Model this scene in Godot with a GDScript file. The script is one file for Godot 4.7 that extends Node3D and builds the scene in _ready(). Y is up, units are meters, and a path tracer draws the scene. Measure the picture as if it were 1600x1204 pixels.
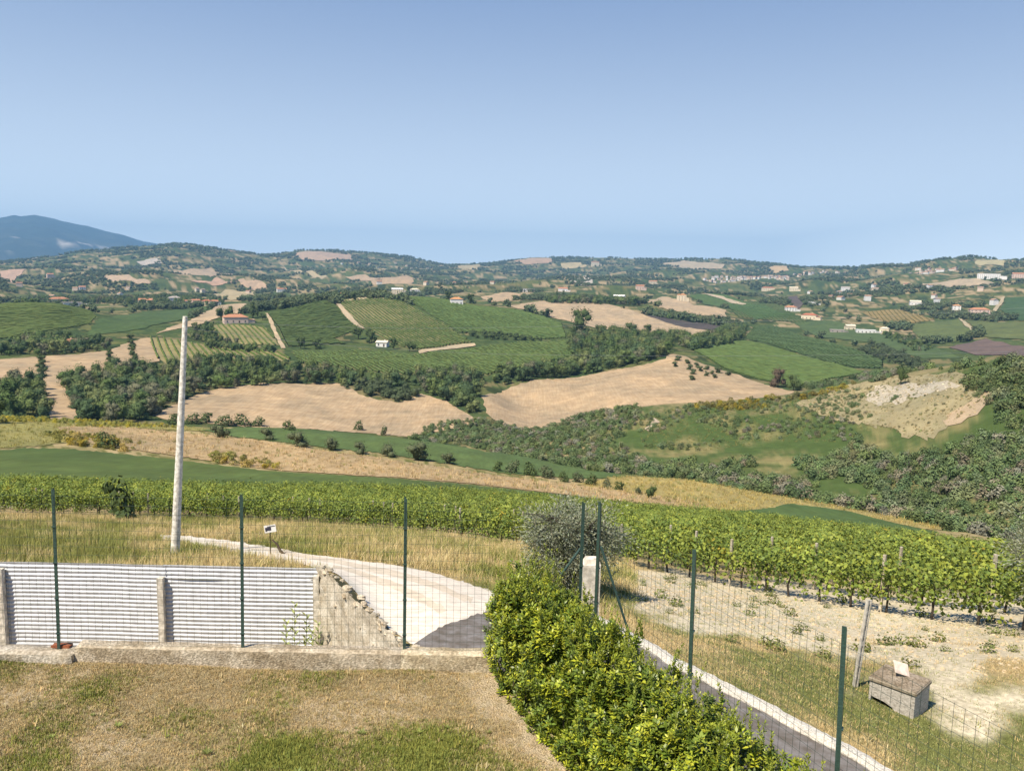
extends Node3D
# A view over rolling farmland: a garden edge with fence and hedge, a vineyard on the slope below, fields, woods, farmhouses and far hills.

const NA := 81            # columns of the terrain tables, -50 to +50 degrees round the house
const NL := 21            # lines of the terrain tables, from the garden edge to the skyline
const AZ_STEP := 0.15
const AZ_FROM := -42.0
const NC := 561
const SUB := [8, 10, 18, 24, 20, 16, 12, 14, 14, 14, 14, 16, 18, 24, 16, 20, 24, 28, 30, 10]
# distance and height of the terrain lines, in metres
static var TD: Array = [
	PackedFloat32Array([18.6,18.6,18.6,18.6,18.6,18.6,18.54,18.22,17.9,17.6,17.33,17.12,16.94,16.78,16.6,16.41,16.22,16.03,15.83,15.64,15.47,15.3,15.14,15,14.89,14.79,14.69,14.61,14.53,14.38,14.05,13.4,12.55,11.69,11,10.55,10.14,9.78,9.48,9.25,9.1,9,8.92,8.84,8.75,8.63,8.45,8.17,7.83,7.46,7.1,6.77,6.51,6.28,6.05,5.83,5.62,5.43,5.25,5.08,4.93,4.79,4.67,4.55,4.44,4.33,4.23,4.13,4.04,3.96,3.88,3.8,3.73,3.66,3.59,3.54,3.48,3.43,3.39,3.34,3.3]),
	PackedFloat32Array([20.5,20.5,20.5,20.5,20.5,20.5,20.44,20.14,19.83,19.52,19.21,18.92,18.64,18.39,18.18,17.98,17.8,17.63,17.47,17.31,17.17,17.02,16.89,16.76,16.63,16.51,16.39,16.29,16.21,16.11,15.93,15.5,14.87,14.18,13.59,13.14,12.7,12.3,11.94,11.65,11.41,11.17,10.95,10.77,10.65,10.6,10.6,10.6,10.6,10.6,10.6,10.6,10.6,10.6,10.6,10.6,10.6,10.6,10.6,10.6,10.76,11.08,11.24,11.32,11.39,11.45,11.48,11.5,11.5,11.5,11.5,11.5,11.5,11.5,11.5,11.5,11.5,11.5,11.5,11.5,11.5]),
	PackedFloat32Array([27,27,27,27,27,27,26.97,26.71,26.44,26.17,25.89,25.63,25.39,25.17,24.99,24.84,24.72,24.61,24.52,24.41,24.29,24.14,23.95,23.67,23.29,22.88,22.48,22.07,21.65,21.21,20.77,20.33,19.89,19.46,19.03,18.58,18.12,17.68,17.27,16.89,16.57,16.3,16.06,15.83,15.61,15.42,15.25,15.09,14.96,14.84,14.74,14.64,14.55,14.47,14.37,14.27,14.16,14.05,13.93,13.82,13.71,13.62,13.53,13.45,13.37,13.3,13.24,13.2,13.17,13.14,13.11,13.09,13.07,13.06,13.04,13.02,13,13,13,13,13]),
	PackedFloat32Array([60,60,60,60,60,60,60,59.12,58.19,57.24,56.31,55.4,54.53,53.74,53.03,52.41,51.86,51.34,50.85,50.34,49.81,49.28,48.76,48.23,47.68,47.11,46.48,45.8,45.08,44.31,43.51,42.67,41.8,40.92,39.97,38.96,37.9,36.83,35.75,34.7,33.7,32.75,31.79,30.85,29.93,29.04,28.2,27.4,26.67,25.98,25.31,24.67,24.07,23.5,22.98,22.5,22.05,21.64,21.25,20.88,20.53,20.2,19.87,19.54,19.24,18.96,18.72,18.54,18.38,18.24,18.12,18,17.9,17.79,17.69,17.57,17.5,17.5,17.5,17.5,17.5]),
	PackedFloat32Array([88,88,88,88,88,88,88,88,88,88,88,88,88,88,88,88.2,88.8,89.7,90.7,91.5,92.2,92.7,93.2,93.6,94,94.5,95,95.6,96.2,96.9,97.6,98.2,98.7,99,99.2,99.4,99.6,99.8,99.9,100,100,99.9,99.7,99.3,98.9,98.5,98.2,98,98,98,98,98,98,98,98,98,97.7,97.3,96.8,96.2,95.5,94.7,93.3,91.3,89.2,87.1,85.4,84.3,83.3,82.5,81.7,81,80.3,79.7,79,78.3,78,78,78,78,78]),
	PackedFloat32Array([138,138,138,138,138,138,138,138,138,138,138,138,138,138,138,138,138,138,138,138,138,137.8,137.4,136.9,136.5,136.1,136,136.1,136.3,136.6,137,137.3,137.7,138,138.3,138.7,139.1,139.4,139.7,139.9,140,139.9,139.7,139.3,138.9,138.5,138.2,138,138,138,138,138,138,138,138,137.9,137.4,136.6,135.6,134.3,132.9,131.3,128.3,124.3,119.9,115.8,112.6,110.6,109,107.5,106.2,105,103.9,102.8,101.6,100.4,100,100,100,100,100]),
	PackedFloat32Array([208,208,208,208,208,208,208,207.7,207.4,207.1,206.8,206.4,206.1,205.6,205.2,204.6,203.8,202.8,201.8,200.8,199.8,198.6,197.3,196.3,196.1,198.2,200,199.9,199.8,199.5,199.2,198.8,198.4,198,197.5,196.8,196.1,195.3,194.3,193.3,192.1,190.5,188.3,185.8,183.2,180.9,179.3,178,176.8,175.6,174.2,172.9,171.6,170.1,168.4,166.4,163.9,161.2,158.3,155.6,152.8,149.8,146.3,141.4,135.2,129.1,124.7,122.4,120.6,119.1,117.8,116.7,115.6,114.6,113.6,112.4,112,112,112,112,112]),
	PackedFloat32Array([275,275,275,275,275,275,275,274.6,273.9,273.3,272.7,272.1,271.5,270.9,270.2,269.5,268.8,268,267.3,266.5,265.7,264.9,264,263.1,262.1,261.1,260.1,258.9,257.8,256.5,255.1,253.6,251.8,249.8,247.1,243.7,239.8,235.5,231,226.6,222.4,218.3,213.9,209.6,205.5,201.8,198.6,195.8,193.2,190.9,188.9,187.3,185.8,184.2,182.5,180.3,177.8,175.1,172.3,169.6,166.9,163.8,160.3,155.2,148.6,141.9,136.9,134,131.6,129.7,127.9,126.4,125,123.6,122.1,120.5,120,120,120,120,120]),
	PackedFloat32Array([330,330,330,330,330,330,330,330,330,330,330,330,330,330,330,330,330,330,330,330,330,330,330,330,330,329.2,327.6,326,324.7,323.4,322.2,321,320.3,320,320,320,320,319.9,319,317.4,315.1,306.6,289.4,271.1,258.8,249,240.8,235.7,233.7,232.5,231.6,230.9,230.2,229.3,228.1,226.5,224.5,222.2,219.5,216.5,213.2,209.1,203.2,196.5,189.7,183.7,179.5,176.5,173.8,171.5,169.4,167.5,165.6,163.7,161.7,160,160,160,160,160,160]),
	PackedFloat32Array([385,385,385,385,385,385,385,385,385,385,385,385,385,385,385,384.9,384.3,383.4,382.2,381,379.8,378.5,376.9,375.1,373.3,371.6,370.1,368.7,367.3,365.9,364.6,363.5,362.6,361.9,361.6,361.3,361.1,360.9,360.4,358.7,349.1,336.5,323.9,310.6,302.9,297.7,293.8,292,292.4,293.7,295.2,296.5,298.1,299.5,300,300,300,300,299.5,298,296.1,293.1,288.9,284.1,278.3,272.3,267.6,263.6,260,256.6,253.4,250.3,247.3,244.2,241,240,240,240,240,240,240]),
	PackedFloat32Array([440,440,440,440,440,440,440,439.6,439.1,438.6,438,437.5,436.9,436.2,435.3,434.2,432.5,430.4,428.2,426.3,424.9,423.7,422.6,421.6,420.8,420.2,420,420.2,420.9,421.9,423.1,424.1,424.8,425,424.6,423.6,421.9,419.7,416.9,412.3,399.2,386,379,373.5,367.8,361.1,354.8,350.4,348.2,346.3,345.2,345.1,346.1,347.9,350.2,353.9,359.2,364.6,370.5,376.8,380,380,380,380,377.1,372.2,368.2,364.7,361.3,357.9,354.5,351.2,347.9,344.6,341.2,340,340,340,340,340,340]),
	PackedFloat32Array([510,510,510,510,510,510,510,509.7,509.1,508.6,508.1,507.5,506.9,506.2,505.4,504.3,502.6,500.5,498.3,496.4,494.9,493.8,492.7,491.6,490.8,490.2,490,490.2,490.9,491.9,493,494.1,494.8,495,494.4,492.8,490.4,487.3,483.6,479.4,474.9,466.7,454.7,443.8,438.3,435.4,433.1,430.3,426,420.7,416.4,414.4,413.1,412.3,412.1,418.4,431.2,449.1,469.1,489.9,500,500,500,499.9,496.8,491.9,488.5,485.8,483.4,481.2,479,477,475,472.9,470.8,470,470,470,470,470,470]),
	PackedFloat32Array([590,590,590,590,590,590,590,589.7,589.1,588.5,587.9,587.3,586.7,586,585.3,584.5,583.4,582.2,581.1,580.3,580,580.8,582.6,584.9,587.2,589.1,590,590,590,590,590,590,590,590,589.9,589.5,589,588.3,587.4,586.3,584.9,580.6,572.8,564.1,556.5,548.4,540.8,535.2,531.3,530.4,536.7,543,548.6,554.5,561.4,569.5,579,590.1,608.5,629.8,640,640,640,640,640,640,640,640,640,640,640,640,640,640,640,640,640,640,640,640,640]),
	PackedFloat32Array([680,680,680,680,680,680,680,680,680,680,680,680,680,680,680,680,680,680,680,680,680,682.2,687.5,694.5,701.6,707.2,709.9,710,710,710,710,710,710,710,709.6,708.7,707.4,705.7,703.8,701.9,699.9,696.8,693.1,690.4,690,690,690,690,691.1,694.1,698.1,703.3,711.8,722.2,732.7,745.4,760.2,775,787.9,796.9,800,800,800,800,800,800,800,800,800,800,800,800,800,800,800,800,800,800,800,800,800]),
	PackedFloat32Array([830,830,830,830,830,830,830,829.5,828,826.4,824.7,823.1,821.7,820.7,820.1,820.6,823.9,824.7,821.9,818.5,814,810.5,811,817.8,828.3,839.6,848.8,854.8,859.7,864.4,869.2,875,881,885.4,888.6,890,890,890,890,890,890,887.7,883.6,880.4,881.3,888.3,896.3,900,900,900,900,903.4,919.5,939.4,953.2,964.5,975.4,985.3,993.3,998.4,1000,1000,1000,1000,1000,1000,1000,1000,1000,1000,1000,1000,1000,1000,1000,1000,1000,1000,1000,1000,1000]),
	PackedFloat32Array([1080,1080,1080,1080,1080,1080,1080,1080,1080,1080,1080,1080,1080,1080,1080,1079.3,1074.1,1066.8,1061.1,1060,1060,1060,1060,1060,1063,1070.2,1078.6,1087,1096.9,1107.6,1118.4,1131.2,1144.7,1149.9,1144.7,1134.8,1124.9,1120,1120,1120,1120,1120,1120,1120,1121.5,1129.5,1140.6,1150.8,1159.9,1169.1,1177.5,1184.3,1189.7,1195.4,1203.3,1216.5,1233.3,1250.9,1266.4,1277,1280,1280,1280,1280,1280,1280,1280,1280,1280,1280,1280,1280,1280,1280,1280,1280,1280,1280,1280,1280,1280]),
	PackedFloat32Array([1600,1600,1600,1600,1600,1600,1600,1600,1600,1600,1600,1600,1600,1600,1600,1600,1600,1600,1600,1600,1600,1602.3,1608.7,1617.8,1628.4,1639.1,1648.5,1656.9,1666.5,1676.4,1685.7,1693.3,1698.4,1700,1696.6,1689,1679.1,1668.5,1658.9,1652.2,1650,1653.4,1660.9,1670.9,1681.5,1691,1697.8,1700,1700,1700,1700,1700,1700,1700,1700.6,1706.7,1717,1729.1,1740.3,1748,1750,1750,1750,1750,1750,1750,1750,1750,1750,1750,1750,1750,1750,1750,1750,1750,1750,1750,1750,1750,1750]),
	PackedFloat32Array([2300,2300,2300,2300,2300,2300,2300,2300,2300,2300,2300,2300,2300,2300,2300,2300.5,2305.8,2315.3,2327.1,2339.1,2349.4,2358,2366.3,2374.6,2382.6,2390.6,2398.4,2406.2,2413.8,2421.4,2428.8,2436.2,2443.6,2450.9,2459.2,2468.5,2478,2486.7,2493.8,2498.6,2500,2500,2500,2500,2500,2500,2500,2500,2497.8,2492.8,2485.4,2476.4,2466.3,2455.8,2444.9,2430.2,2412.7,2393.8,2375.4,2359.1,2346.2,2333.8,2321.6,2311.1,2303.4,2300.1,2300,2300,2300,2300,2300,2300,2300,2300,2300,2300,2300,2300,2300,2300,2300]),
	PackedFloat32Array([3300,3300,3300,3300,3300,3300,3300,3296.5,3281.8,3265.4,3248.6,3232.5,3218.5,3207.6,3201.2,3200.9,3211.3,3230.1,3253.5,3277.5,3298.4,3314.9,3330.1,3344.8,3360.1,3376.7,3395.6,3419.1,3448.8,3482.4,3517.1,3550.5,3579.7,3602.3,3622.2,3642,3660.6,3676.8,3689.5,3697.6,3700,3700,3700,3700,3700,3700,3700,3699.7,3684.9,3651.5,3604.2,3548.1,3488,3428.9,3372.4,3303.7,3226.8,3149.4,3079.2,3024.1,2990.2,2963,2938.7,2918.9,2905.5,2900,2900,2900,2900,2900,2900,2900,2900,2900,2900,2900,2900,2900,2900,2900,2900]),
	PackedFloat32Array([4200,4200,4200,4200,4200,4200,4200,4200,4200,4200,4200,4200,4200,4200,4200,4209.6,4286.2,4335.5,4392.4,4439.4,4482.6,4500,4500,4529.3,4574,4613.5,4648.5,4690,4756.7,4852,4929.6,4973.9,5031.3,5107.3,5183,5254.8,5300,5300,5300,5300,5300,5299.5,5257.3,5205.4,5200,5200,5194,5162.3,5119.8,5083.8,5051,5009.8,4941.7,4845.9,4753.4,4663.4,4567.4,4458,4332.5,4192.3,4034.4,3849.1,3701.5,3596.1,3537.1,3501.1,3482.1,3466.7,3454.2,3443.8,3434.9,3426.7,3418.5,3409.5,3400,3400,3400,3400,3400,3400,3400]),
	PackedFloat32Array([5700,5700,5700,5700,5700,5700,5700,5700,5700,5700,5700,5700,5700,5700,5700,5710.6,5787.6,5836.3,5893.5,5940.1,5983.2,6000,6000,6029.9,6074.4,6113.8,6148.8,6190.4,6257.1,6352.5,6429.7,6473.9,6531.4,6607.2,6682.8,6754.5,6800,6800,6800,6800,6800,6799.6,6758.2,6705.9,6700,6700,6694.4,6663.1,6620.7,6584.6,6551.8,6511,6444.1,6348.6,6255.9,6166.2,6070.5,5961.7,5836.8,5697.2,5540.5,5355,5206.3,5098.6,5038.8,5002,4982.7,4967.2,4954.6,4944.2,4935.2,4927,4918.8,4909.9,4900,4900,4900,4900,4900,4900,4900])]
static var TY: Array = [
	PackedFloat32Array([-1.15,-1.15,-1.15,-1.15,-1.15,-1.15,-1.15,-1.15,-1.15,-1.15,-1.15,-1.15,-1.15,-1.15,-1.15,-1.15,-1.15,-1.15,-1.15,-1.15,-1.15,-1.15,-1.15,-1.15,-1.15,-1.15,-1.15,-1.16,-1.17,-1.09,-0.91,-0.9,-0.93,-0.95,-0.95,-0.94,-0.93,-0.92,-0.91,-0.9,-0.9,-0.9,-0.9,-0.9,-0.9,-0.9,-0.9,-0.91,-0.92,-0.92,-0.91,-0.9,-0.9,-0.91,-0.91,-0.91,-0.91,-0.91,-0.9,-0.9,-0.9,-0.9,-0.9,-0.91,-0.91,-0.91,-0.91,-0.91,-0.91,-0.91,-0.91,-0.91,-0.9,-0.9,-0.9,-0.9,-0.9,-0.9,-0.9,-0.91,-0.91]),
	PackedFloat32Array([-1.9,-1.9,-1.9,-1.9,-1.9,-1.9,-1.9,-1.88,-1.87,-1.84,-1.82,-1.8,-1.78,-1.76,-1.75,-1.75,-1.75,-1.76,-1.76,-1.77,-1.78,-1.79,-1.79,-1.78,-1.76,-1.73,-1.7,-1.65,-1.6,-1.54,-1.48,-1.41,-1.32,-1.23,-1.16,-1.12,-1.08,-1.06,-1.04,-1.02,-1.01,-1.01,-1,-1,-1,-1,-1,-1.01,-1.01,-1.01,-1.02,-1.02,-1.03,-1.05,-1.08,-1.11,-1.15,-1.17,-1.19,-1.2,-1.25,-1.34,-1.39,-1.43,-1.46,-1.48,-1.49,-1.5,-1.5,-1.52,-1.54,-1.58,-1.61,-1.66,-1.7,-1.74,-1.78,-1.8,-1.8,-1.8,-1.8]),
	PackedFloat32Array([-3.03,-3.03,-3.03,-3.03,-3.03,-3.03,-3.04,-3.08,-3.12,-3.16,-3.19,-3.23,-3.26,-3.3,-3.34,-3.39,-3.44,-3.49,-3.55,-3.59,-3.63,-3.65,-3.64,-3.59,-3.51,-3.4,-3.31,-3.21,-3.1,-2.99,-2.87,-2.76,-2.65,-2.55,-2.46,-2.38,-2.3,-2.23,-2.17,-2.12,-2.08,-2.05,-2.02,-2.01,-1.99,-1.98,-1.97,-1.96,-1.94,-1.93,-1.92,-1.9,-1.89,-1.88,-1.86,-1.84,-1.82,-1.79,-1.77,-1.74,-1.71,-1.67,-1.64,-1.6,-1.56,-1.52,-1.49,-1.46,-1.42,-1.35,-1.26,-1.16,-1.04,-0.92,-0.81,-0.69,-0.6,-0.6,-0.6,-0.6,-0.6]),
	PackedFloat32Array([-9.42,-9.42,-9.42,-9.42,-9.42,-9.42,-9.42,-9.46,-9.49,-9.51,-9.53,-9.54,-9.54,-9.55,-9.57,-9.6,-9.63,-9.67,-9.7,-9.72,-9.72,-9.72,-9.71,-9.69,-9.66,-9.62,-9.56,-9.48,-9.37,-9.25,-9.11,-8.96,-8.8,-8.63,-8.44,-8.22,-7.98,-7.74,-7.48,-7.23,-6.99,-6.76,-6.53,-6.3,-6.07,-5.85,-5.63,-5.42,-5.23,-5.05,-4.89,-4.72,-4.56,-4.4,-4.24,-4.08,-3.92,-3.77,-3.63,-3.5,-3.37,-3.25,-3.11,-2.97,-2.82,-2.67,-2.54,-2.42,-2.3,-2.17,-2.03,-1.9,-1.76,-1.62,-1.48,-1.34,-1.26,-1.26,-1.26,-1.26,-1.26]),
	PackedFloat32Array([-13.88,-13.88,-13.88,-13.88,-13.88,-13.88,-13.88,-14.13,-14.41,-14.69,-14.97,-15.24,-15.52,-15.78,-16.04,-16.34,-16.73,-17.18,-17.65,-18.09,-18.49,-18.86,-19.22,-19.58,-19.91,-20.23,-20.52,-20.8,-21.09,-21.37,-21.64,-21.89,-22.12,-22.31,-22.49,-22.67,-22.85,-23.03,-23.2,-23.35,-23.48,-23.59,-23.65,-23.69,-23.71,-23.71,-23.71,-23.73,-23.75,-23.77,-23.79,-23.81,-23.82,-23.83,-23.84,-23.82,-23.75,-23.63,-23.48,-23.29,-23.09,-22.86,-22.48,-21.96,-21.38,-20.82,-20.36,-20.01,-19.63,-19.22,-18.78,-18.33,-17.87,-17.41,-16.95,-16.52,-16.37,-16.37,-16.37,-16.37,-16.37]),
	PackedFloat32Array([-19.86,-19.86,-19.86,-19.86,-19.86,-19.86,-19.86,-20.13,-20.46,-20.79,-21.12,-21.46,-21.79,-22.14,-22.49,-22.85,-23.22,-23.6,-23.99,-24.37,-24.75,-25.11,-25.43,-25.74,-26.02,-26.31,-26.59,-26.88,-27.17,-27.47,-27.77,-28.07,-28.38,-28.7,-29.03,-29.39,-29.75,-30.11,-30.46,-30.77,-31.05,-31.28,-31.47,-31.63,-31.78,-31.9,-32.01,-32.13,-32.25,-32.35,-32.44,-32.53,-32.6,-32.67,-32.73,-32.76,-32.68,-32.5,-32.26,-31.96,-31.63,-31.25,-30.56,-29.59,-28.52,-27.48,-26.66,-26.09,-25.51,-24.93,-24.33,-23.73,-23.13,-22.54,-21.96,-21.39,-21.21,-21.21,-21.21,-21.21,-21.21]),
	PackedFloat32Array([-25.61,-25.61,-25.61,-25.61,-25.61,-25.61,-25.61,-25.88,-26.27,-26.67,-27.06,-27.44,-27.83,-28.2,-28.56,-28.91,-29.22,-29.5,-29.77,-30.04,-30.33,-30.64,-30.95,-31.23,-31.5,-32.03,-32.53,-32.77,-33.07,-33.41,-33.79,-34.18,-34.59,-34.99,-35.43,-35.9,-36.39,-36.88,-37.34,-37.76,-38.13,-38.41,-38.6,-38.69,-38.67,-38.57,-38.39,-38.19,-38,-37.82,-37.69,-37.66,-37.68,-37.68,-37.59,-37.33,-36.93,-36.44,-35.96,-35.52,-35.11,-34.62,-33.98,-32.97,-31.6,-30.2,-29.12,-28.49,-27.88,-27.29,-26.71,-26.14,-25.58,-25.02,-24.46,-23.91,-23.75,-23.75,-23.75,-23.75,-23.75]),
	PackedFloat32Array([-37.18,-37.18,-37.18,-37.18,-37.18,-37.18,-37.18,-37.58,-38.14,-38.69,-39.24,-39.79,-40.32,-40.85,-41.35,-41.85,-42.34,-42.82,-43.29,-43.75,-44.2,-44.64,-45.06,-45.47,-45.85,-46.22,-46.56,-46.87,-47.15,-47.39,-47.6,-47.78,-47.93,-48.05,-48.05,-47.89,-47.61,-47.26,-46.85,-46.45,-46.08,-45.77,-45.49,-45.18,-44.81,-44.34,-43.76,-43.16,-42.6,-42.13,-41.8,-41.66,-41.64,-41.62,-41.51,-41.23,-40.83,-40.37,-39.91,-39.49,-39.1,-38.64,-38,-36.95,-35.47,-33.92,-32.67,-31.87,-31.12,-30.39,-29.68,-28.99,-28.31,-27.64,-26.97,-26.31,-26.11,-26.11,-26.11,-26.11,-26.11]),
	PackedFloat32Array([-43.92,-43.92,-43.92,-43.92,-43.92,-43.92,-43.92,-44.38,-45.05,-45.72,-46.4,-47.06,-47.7,-48.3,-48.84,-49.32,-49.74,-50.12,-50.5,-50.92,-51.41,-52,-52.67,-53.36,-54.01,-54.49,-54.84,-55.16,-55.54,-56.06,-56.62,-57.13,-57.5,-57.61,-57.38,-56.96,-56.63,-56.56,-56.41,-56.14,-55.76,-54.56,-52.18,-49.61,-47.93,-46.71,-45.69,-44.98,-44.54,-44.06,-43.54,-42.97,-42.35,-41.7,-41,-40.24,-39.38,-38.42,-37.4,-36.33,-35.23,-34.03,-32.55,-30.92,-29.31,-27.87,-26.73,-25.77,-24.88,-24.03,-23.22,-22.44,-21.68,-20.93,-20.17,-19.57,-19.57,-19.57,-19.57,-19.57,-19.57]),
	PackedFloat32Array([-44.27,-44.27,-44.27,-44.27,-44.27,-44.27,-44.27,-44.66,-45.27,-45.87,-46.48,-47.08,-47.68,-48.28,-48.87,-49.44,-49.93,-50.36,-50.77,-51.17,-51.61,-52.09,-52.57,-53.04,-53.49,-53.9,-54.26,-54.6,-54.93,-55.25,-55.54,-55.77,-55.95,-56.04,-56.08,-56.11,-56.13,-56.15,-56.19,-56.47,-57.89,-57.98,-55.03,-50.99,-48.08,-45.54,-43.24,-41.55,-40.59,-39.94,-39.37,-38.68,-38.04,-37.3,-36.26,-34.78,-33.04,-31.25,-29.43,-27.47,-25.51,-23.51,-21.47,-19.59,-17.78,-16.14,-14.8,-13.61,-12.54,-11.55,-10.63,-9.74,-8.88,-8.03,-7.16,-6.91,-6.91,-6.91,-6.91,-6.91,-6.91]),
	PackedFloat32Array([-44.26,-44.26,-44.26,-44.26,-44.26,-44.26,-44.26,-44.58,-45.11,-45.65,-46.18,-46.71,-47.24,-47.75,-48.26,-48.74,-49.18,-49.59,-49.95,-50.29,-50.59,-50.89,-51.18,-51.45,-51.69,-51.89,-52.04,-52.18,-52.35,-52.53,-52.73,-52.92,-53.09,-53.24,-53.45,-53.76,-54.2,-54.76,-55.46,-56.68,-59.89,-61.5,-60.8,-60,-58.99,-57.09,-54.81,-52.87,-51.48,-50.13,-48.91,-47.9,-47.16,-46.51,-45.72,-44.72,-43.6,-42.41,-41.3,-40.14,-38.6,-36.76,-34.97,-33.22,-31.22,-29.14,-27.4,-25.84,-24.39,-23.03,-21.74,-20.49,-19.27,-18.05,-16.83,-16.39,-16.39,-16.39,-16.39,-16.39,-16.39]),
	PackedFloat32Array([-42.18,-42.18,-42.18,-42.18,-42.18,-42.18,-42.18,-42.41,-42.83,-43.25,-43.68,-44.1,-44.51,-44.92,-45.33,-45.72,-46.04,-46.32,-46.6,-46.92,-47.3,-47.83,-48.46,-49.12,-49.71,-50.17,-50.4,-50.48,-50.59,-50.72,-50.86,-50.99,-51.1,-51.17,-51.26,-51.41,-51.61,-51.85,-52.12,-52.42,-52.73,-53.4,-54.25,-54.64,-54.14,-52.8,-51.27,-50.25,-49.71,-49.06,-48.55,-48.36,-48.36,-48.42,-48.45,-48.4,-48.2,-47.9,-48.26,-48.72,-47.82,-45.53,-43.12,-40.92,-38.66,-36.45,-34.61,-32.97,-31.44,-30.02,-28.66,-27.35,-26.06,-24.76,-23.44,-22.97,-22.97,-22.97,-22.97,-22.97,-22.97]),
	PackedFloat32Array([-42.62,-42.62,-42.62,-42.62,-42.62,-42.62,-42.62,-42.84,-43.34,-43.86,-44.38,-44.88,-45.33,-45.7,-45.95,-46.08,-46.11,-46.1,-46.09,-46.14,-46.29,-46.82,-47.78,-48.95,-50.1,-51.01,-51.43,-51.41,-51.33,-51.22,-51.09,-50.98,-50.9,-50.87,-50.87,-50.86,-50.86,-50.85,-50.84,-50.83,-50.82,-51.16,-51.71,-51.9,-51.29,-50.24,-49.01,-47.81,-45.13,-43.72,-45.03,-46.52,-48.21,-49.78,-50.79,-51.55,-52.41,-53.39,-54.35,-54.65,-53.69,-51.83,-49.76,-47.6,-45.46,-43.46,-41.69,-40.04,-38.47,-36.96,-35.49,-34.05,-32.62,-31.17,-29.69,-29.22,-29.22,-29.22,-29.22,-29.22,-29.22]),
	PackedFloat32Array([-41.12,-41.12,-41.12,-41.12,-41.12,-41.12,-41.12,-41.34,-41.87,-42.46,-43.05,-43.61,-44.1,-44.48,-44.72,-44.79,-44.84,-44.88,-44.91,-44.93,-44.93,-44.94,-44.95,-44.92,-44.83,-44.65,-44.37,-44.02,-43.64,-43.28,-42.95,-42.68,-42.51,-42.46,-42.6,-42.91,-43.36,-43.87,-44.41,-44.92,-45.35,-45.72,-46.06,-46.35,-46.56,-46.68,-46.79,-46.94,-47.37,-48.07,-48.72,-49.15,-49.77,-50.51,-51.23,-51.99,-52.73,-53.32,-53.63,-53.53,-52.92,-51.69,-49.93,-47.85,-45.66,-43.55,-41.66,-39.8,-37.94,-36.07,-34.21,-32.35,-30.49,-28.63,-26.76,-26.31,-26.31,-26.31,-26.31,-26.31,-26.31]),
	PackedFloat32Array([-27.22,-27.22,-27.22,-27.22,-27.22,-27.22,-27.22,-27.38,-27.9,-28.46,-29.04,-29.58,-30.05,-30.4,-30.6,-30.59,-30.34,-30.87,-36.44,-39.91,-41.78,-42.87,-42.86,-41.84,-40.07,-37.84,-35.49,-32.93,-29.79,-26.7,-24.31,-22.69,-21.39,-20.99,-21.51,-22.41,-24.42,-26.87,-28.47,-29.85,-31.49,-33.76,-36.31,-38.6,-40.27,-41.8,-43.29,-44.69,-46.37,-48.23,-49.59,-50.29,-51.58,-52.98,-53.86,-54.32,-54.52,-54.43,-54.06,-53.39,-52.43,-50.77,-48.4,-45.64,-42.81,-40.23,-38.08,-36.05,-34.11,-32.22,-30.38,-28.56,-26.74,-24.91,-23.05,-22.69,-22.69,-22.69,-22.69,-22.69,-22.69]),
	PackedFloat32Array([-41.68,-41.68,-41.68,-41.68,-41.68,-41.68,-41.68,-41.85,-42.31,-42.77,-43.24,-43.71,-44.16,-44.6,-45.03,-45.41,-45.64,-45.75,-45.77,-45.77,-45.73,-45.65,-45.54,-45.39,-45.03,-44.37,-43.53,-42.39,-40.75,-38.97,-37.43,-36.18,-35.06,-34.64,-34.88,-35.33,-35.75,-35.96,-35.05,-33.1,-31.84,-31.42,-31.13,-30.85,-30.51,-30.24,-30.13,-30.26,-31.25,-33.06,-35.08,-37.13,-39.69,-41.79,-42.52,-42.88,-43.2,-43.39,-43.37,-43.06,-42.37,-40.94,-38.83,-36.34,-33.76,-31.38,-29.33,-27.34,-25.39,-23.46,-21.56,-19.66,-17.76,-15.86,-13.94,-13.7,-13.7,-13.7,-13.7,-13.7,-13.7]),
	PackedFloat32Array([-47.27,-47.27,-47.27,-47.27,-47.27,-47.27,-47.27,-47.41,-47.85,-48.35,-48.85,-49.32,-49.74,-50.06,-50.24,-50.26,-50.14,-49.92,-49.62,-49.26,-48.86,-48.37,-47.72,-46.96,-46.12,-45.27,-44.45,-43.7,-42.95,-42.21,-41.45,-40.66,-39.84,-38.99,-38.06,-37.08,-36.07,-35.08,-34.14,-33.27,-32.51,-31.77,-31.03,-30.32,-29.68,-29.17,-28.84,-28.73,-28.79,-28.91,-29.06,-29.22,-29.36,-29.45,-29.45,-29.25,-28.83,-28.21,-27.41,-26.44,-25.33,-23.86,-22.04,-19.98,-17.8,-15.62,-13.46,-11.19,-8.82,-6.39,-3.9,-1.39,1.13,3.62,6.07,6.19,6.19,6.19,6.19,6.19,6.19]),
	PackedFloat32Array([-40.85,-40.85,-40.85,-40.85,-40.85,-40.85,-40.85,-40.75,-40.4,-40.04,-39.67,-39.32,-38.97,-38.64,-38.34,-38.07,-37.87,-37.74,-37.69,-37.72,-37.83,-38.06,-38.44,-38.9,-39.36,-39.76,-40.04,-39.92,-39.09,-37.77,-36.19,-34.58,-33.18,-32.23,-31.6,-31.11,-30.68,-30.27,-29.82,-29.27,-28.57,-27.76,-26.88,-25.93,-24.92,-23.83,-22.68,-21.46,-20.06,-18.46,-16.73,-14.93,-13.11,-11.33,-9.63,-8.04,-6.49,-4.93,-3.27,-1.44,0.63,3.24,6.25,9.46,12.66,15.65,18.39,21.07,23.68,26.26,28.81,31.35,33.89,36.44,38.96,38.96,38.96,38.96,38.96,38.96,38.96]),
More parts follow.
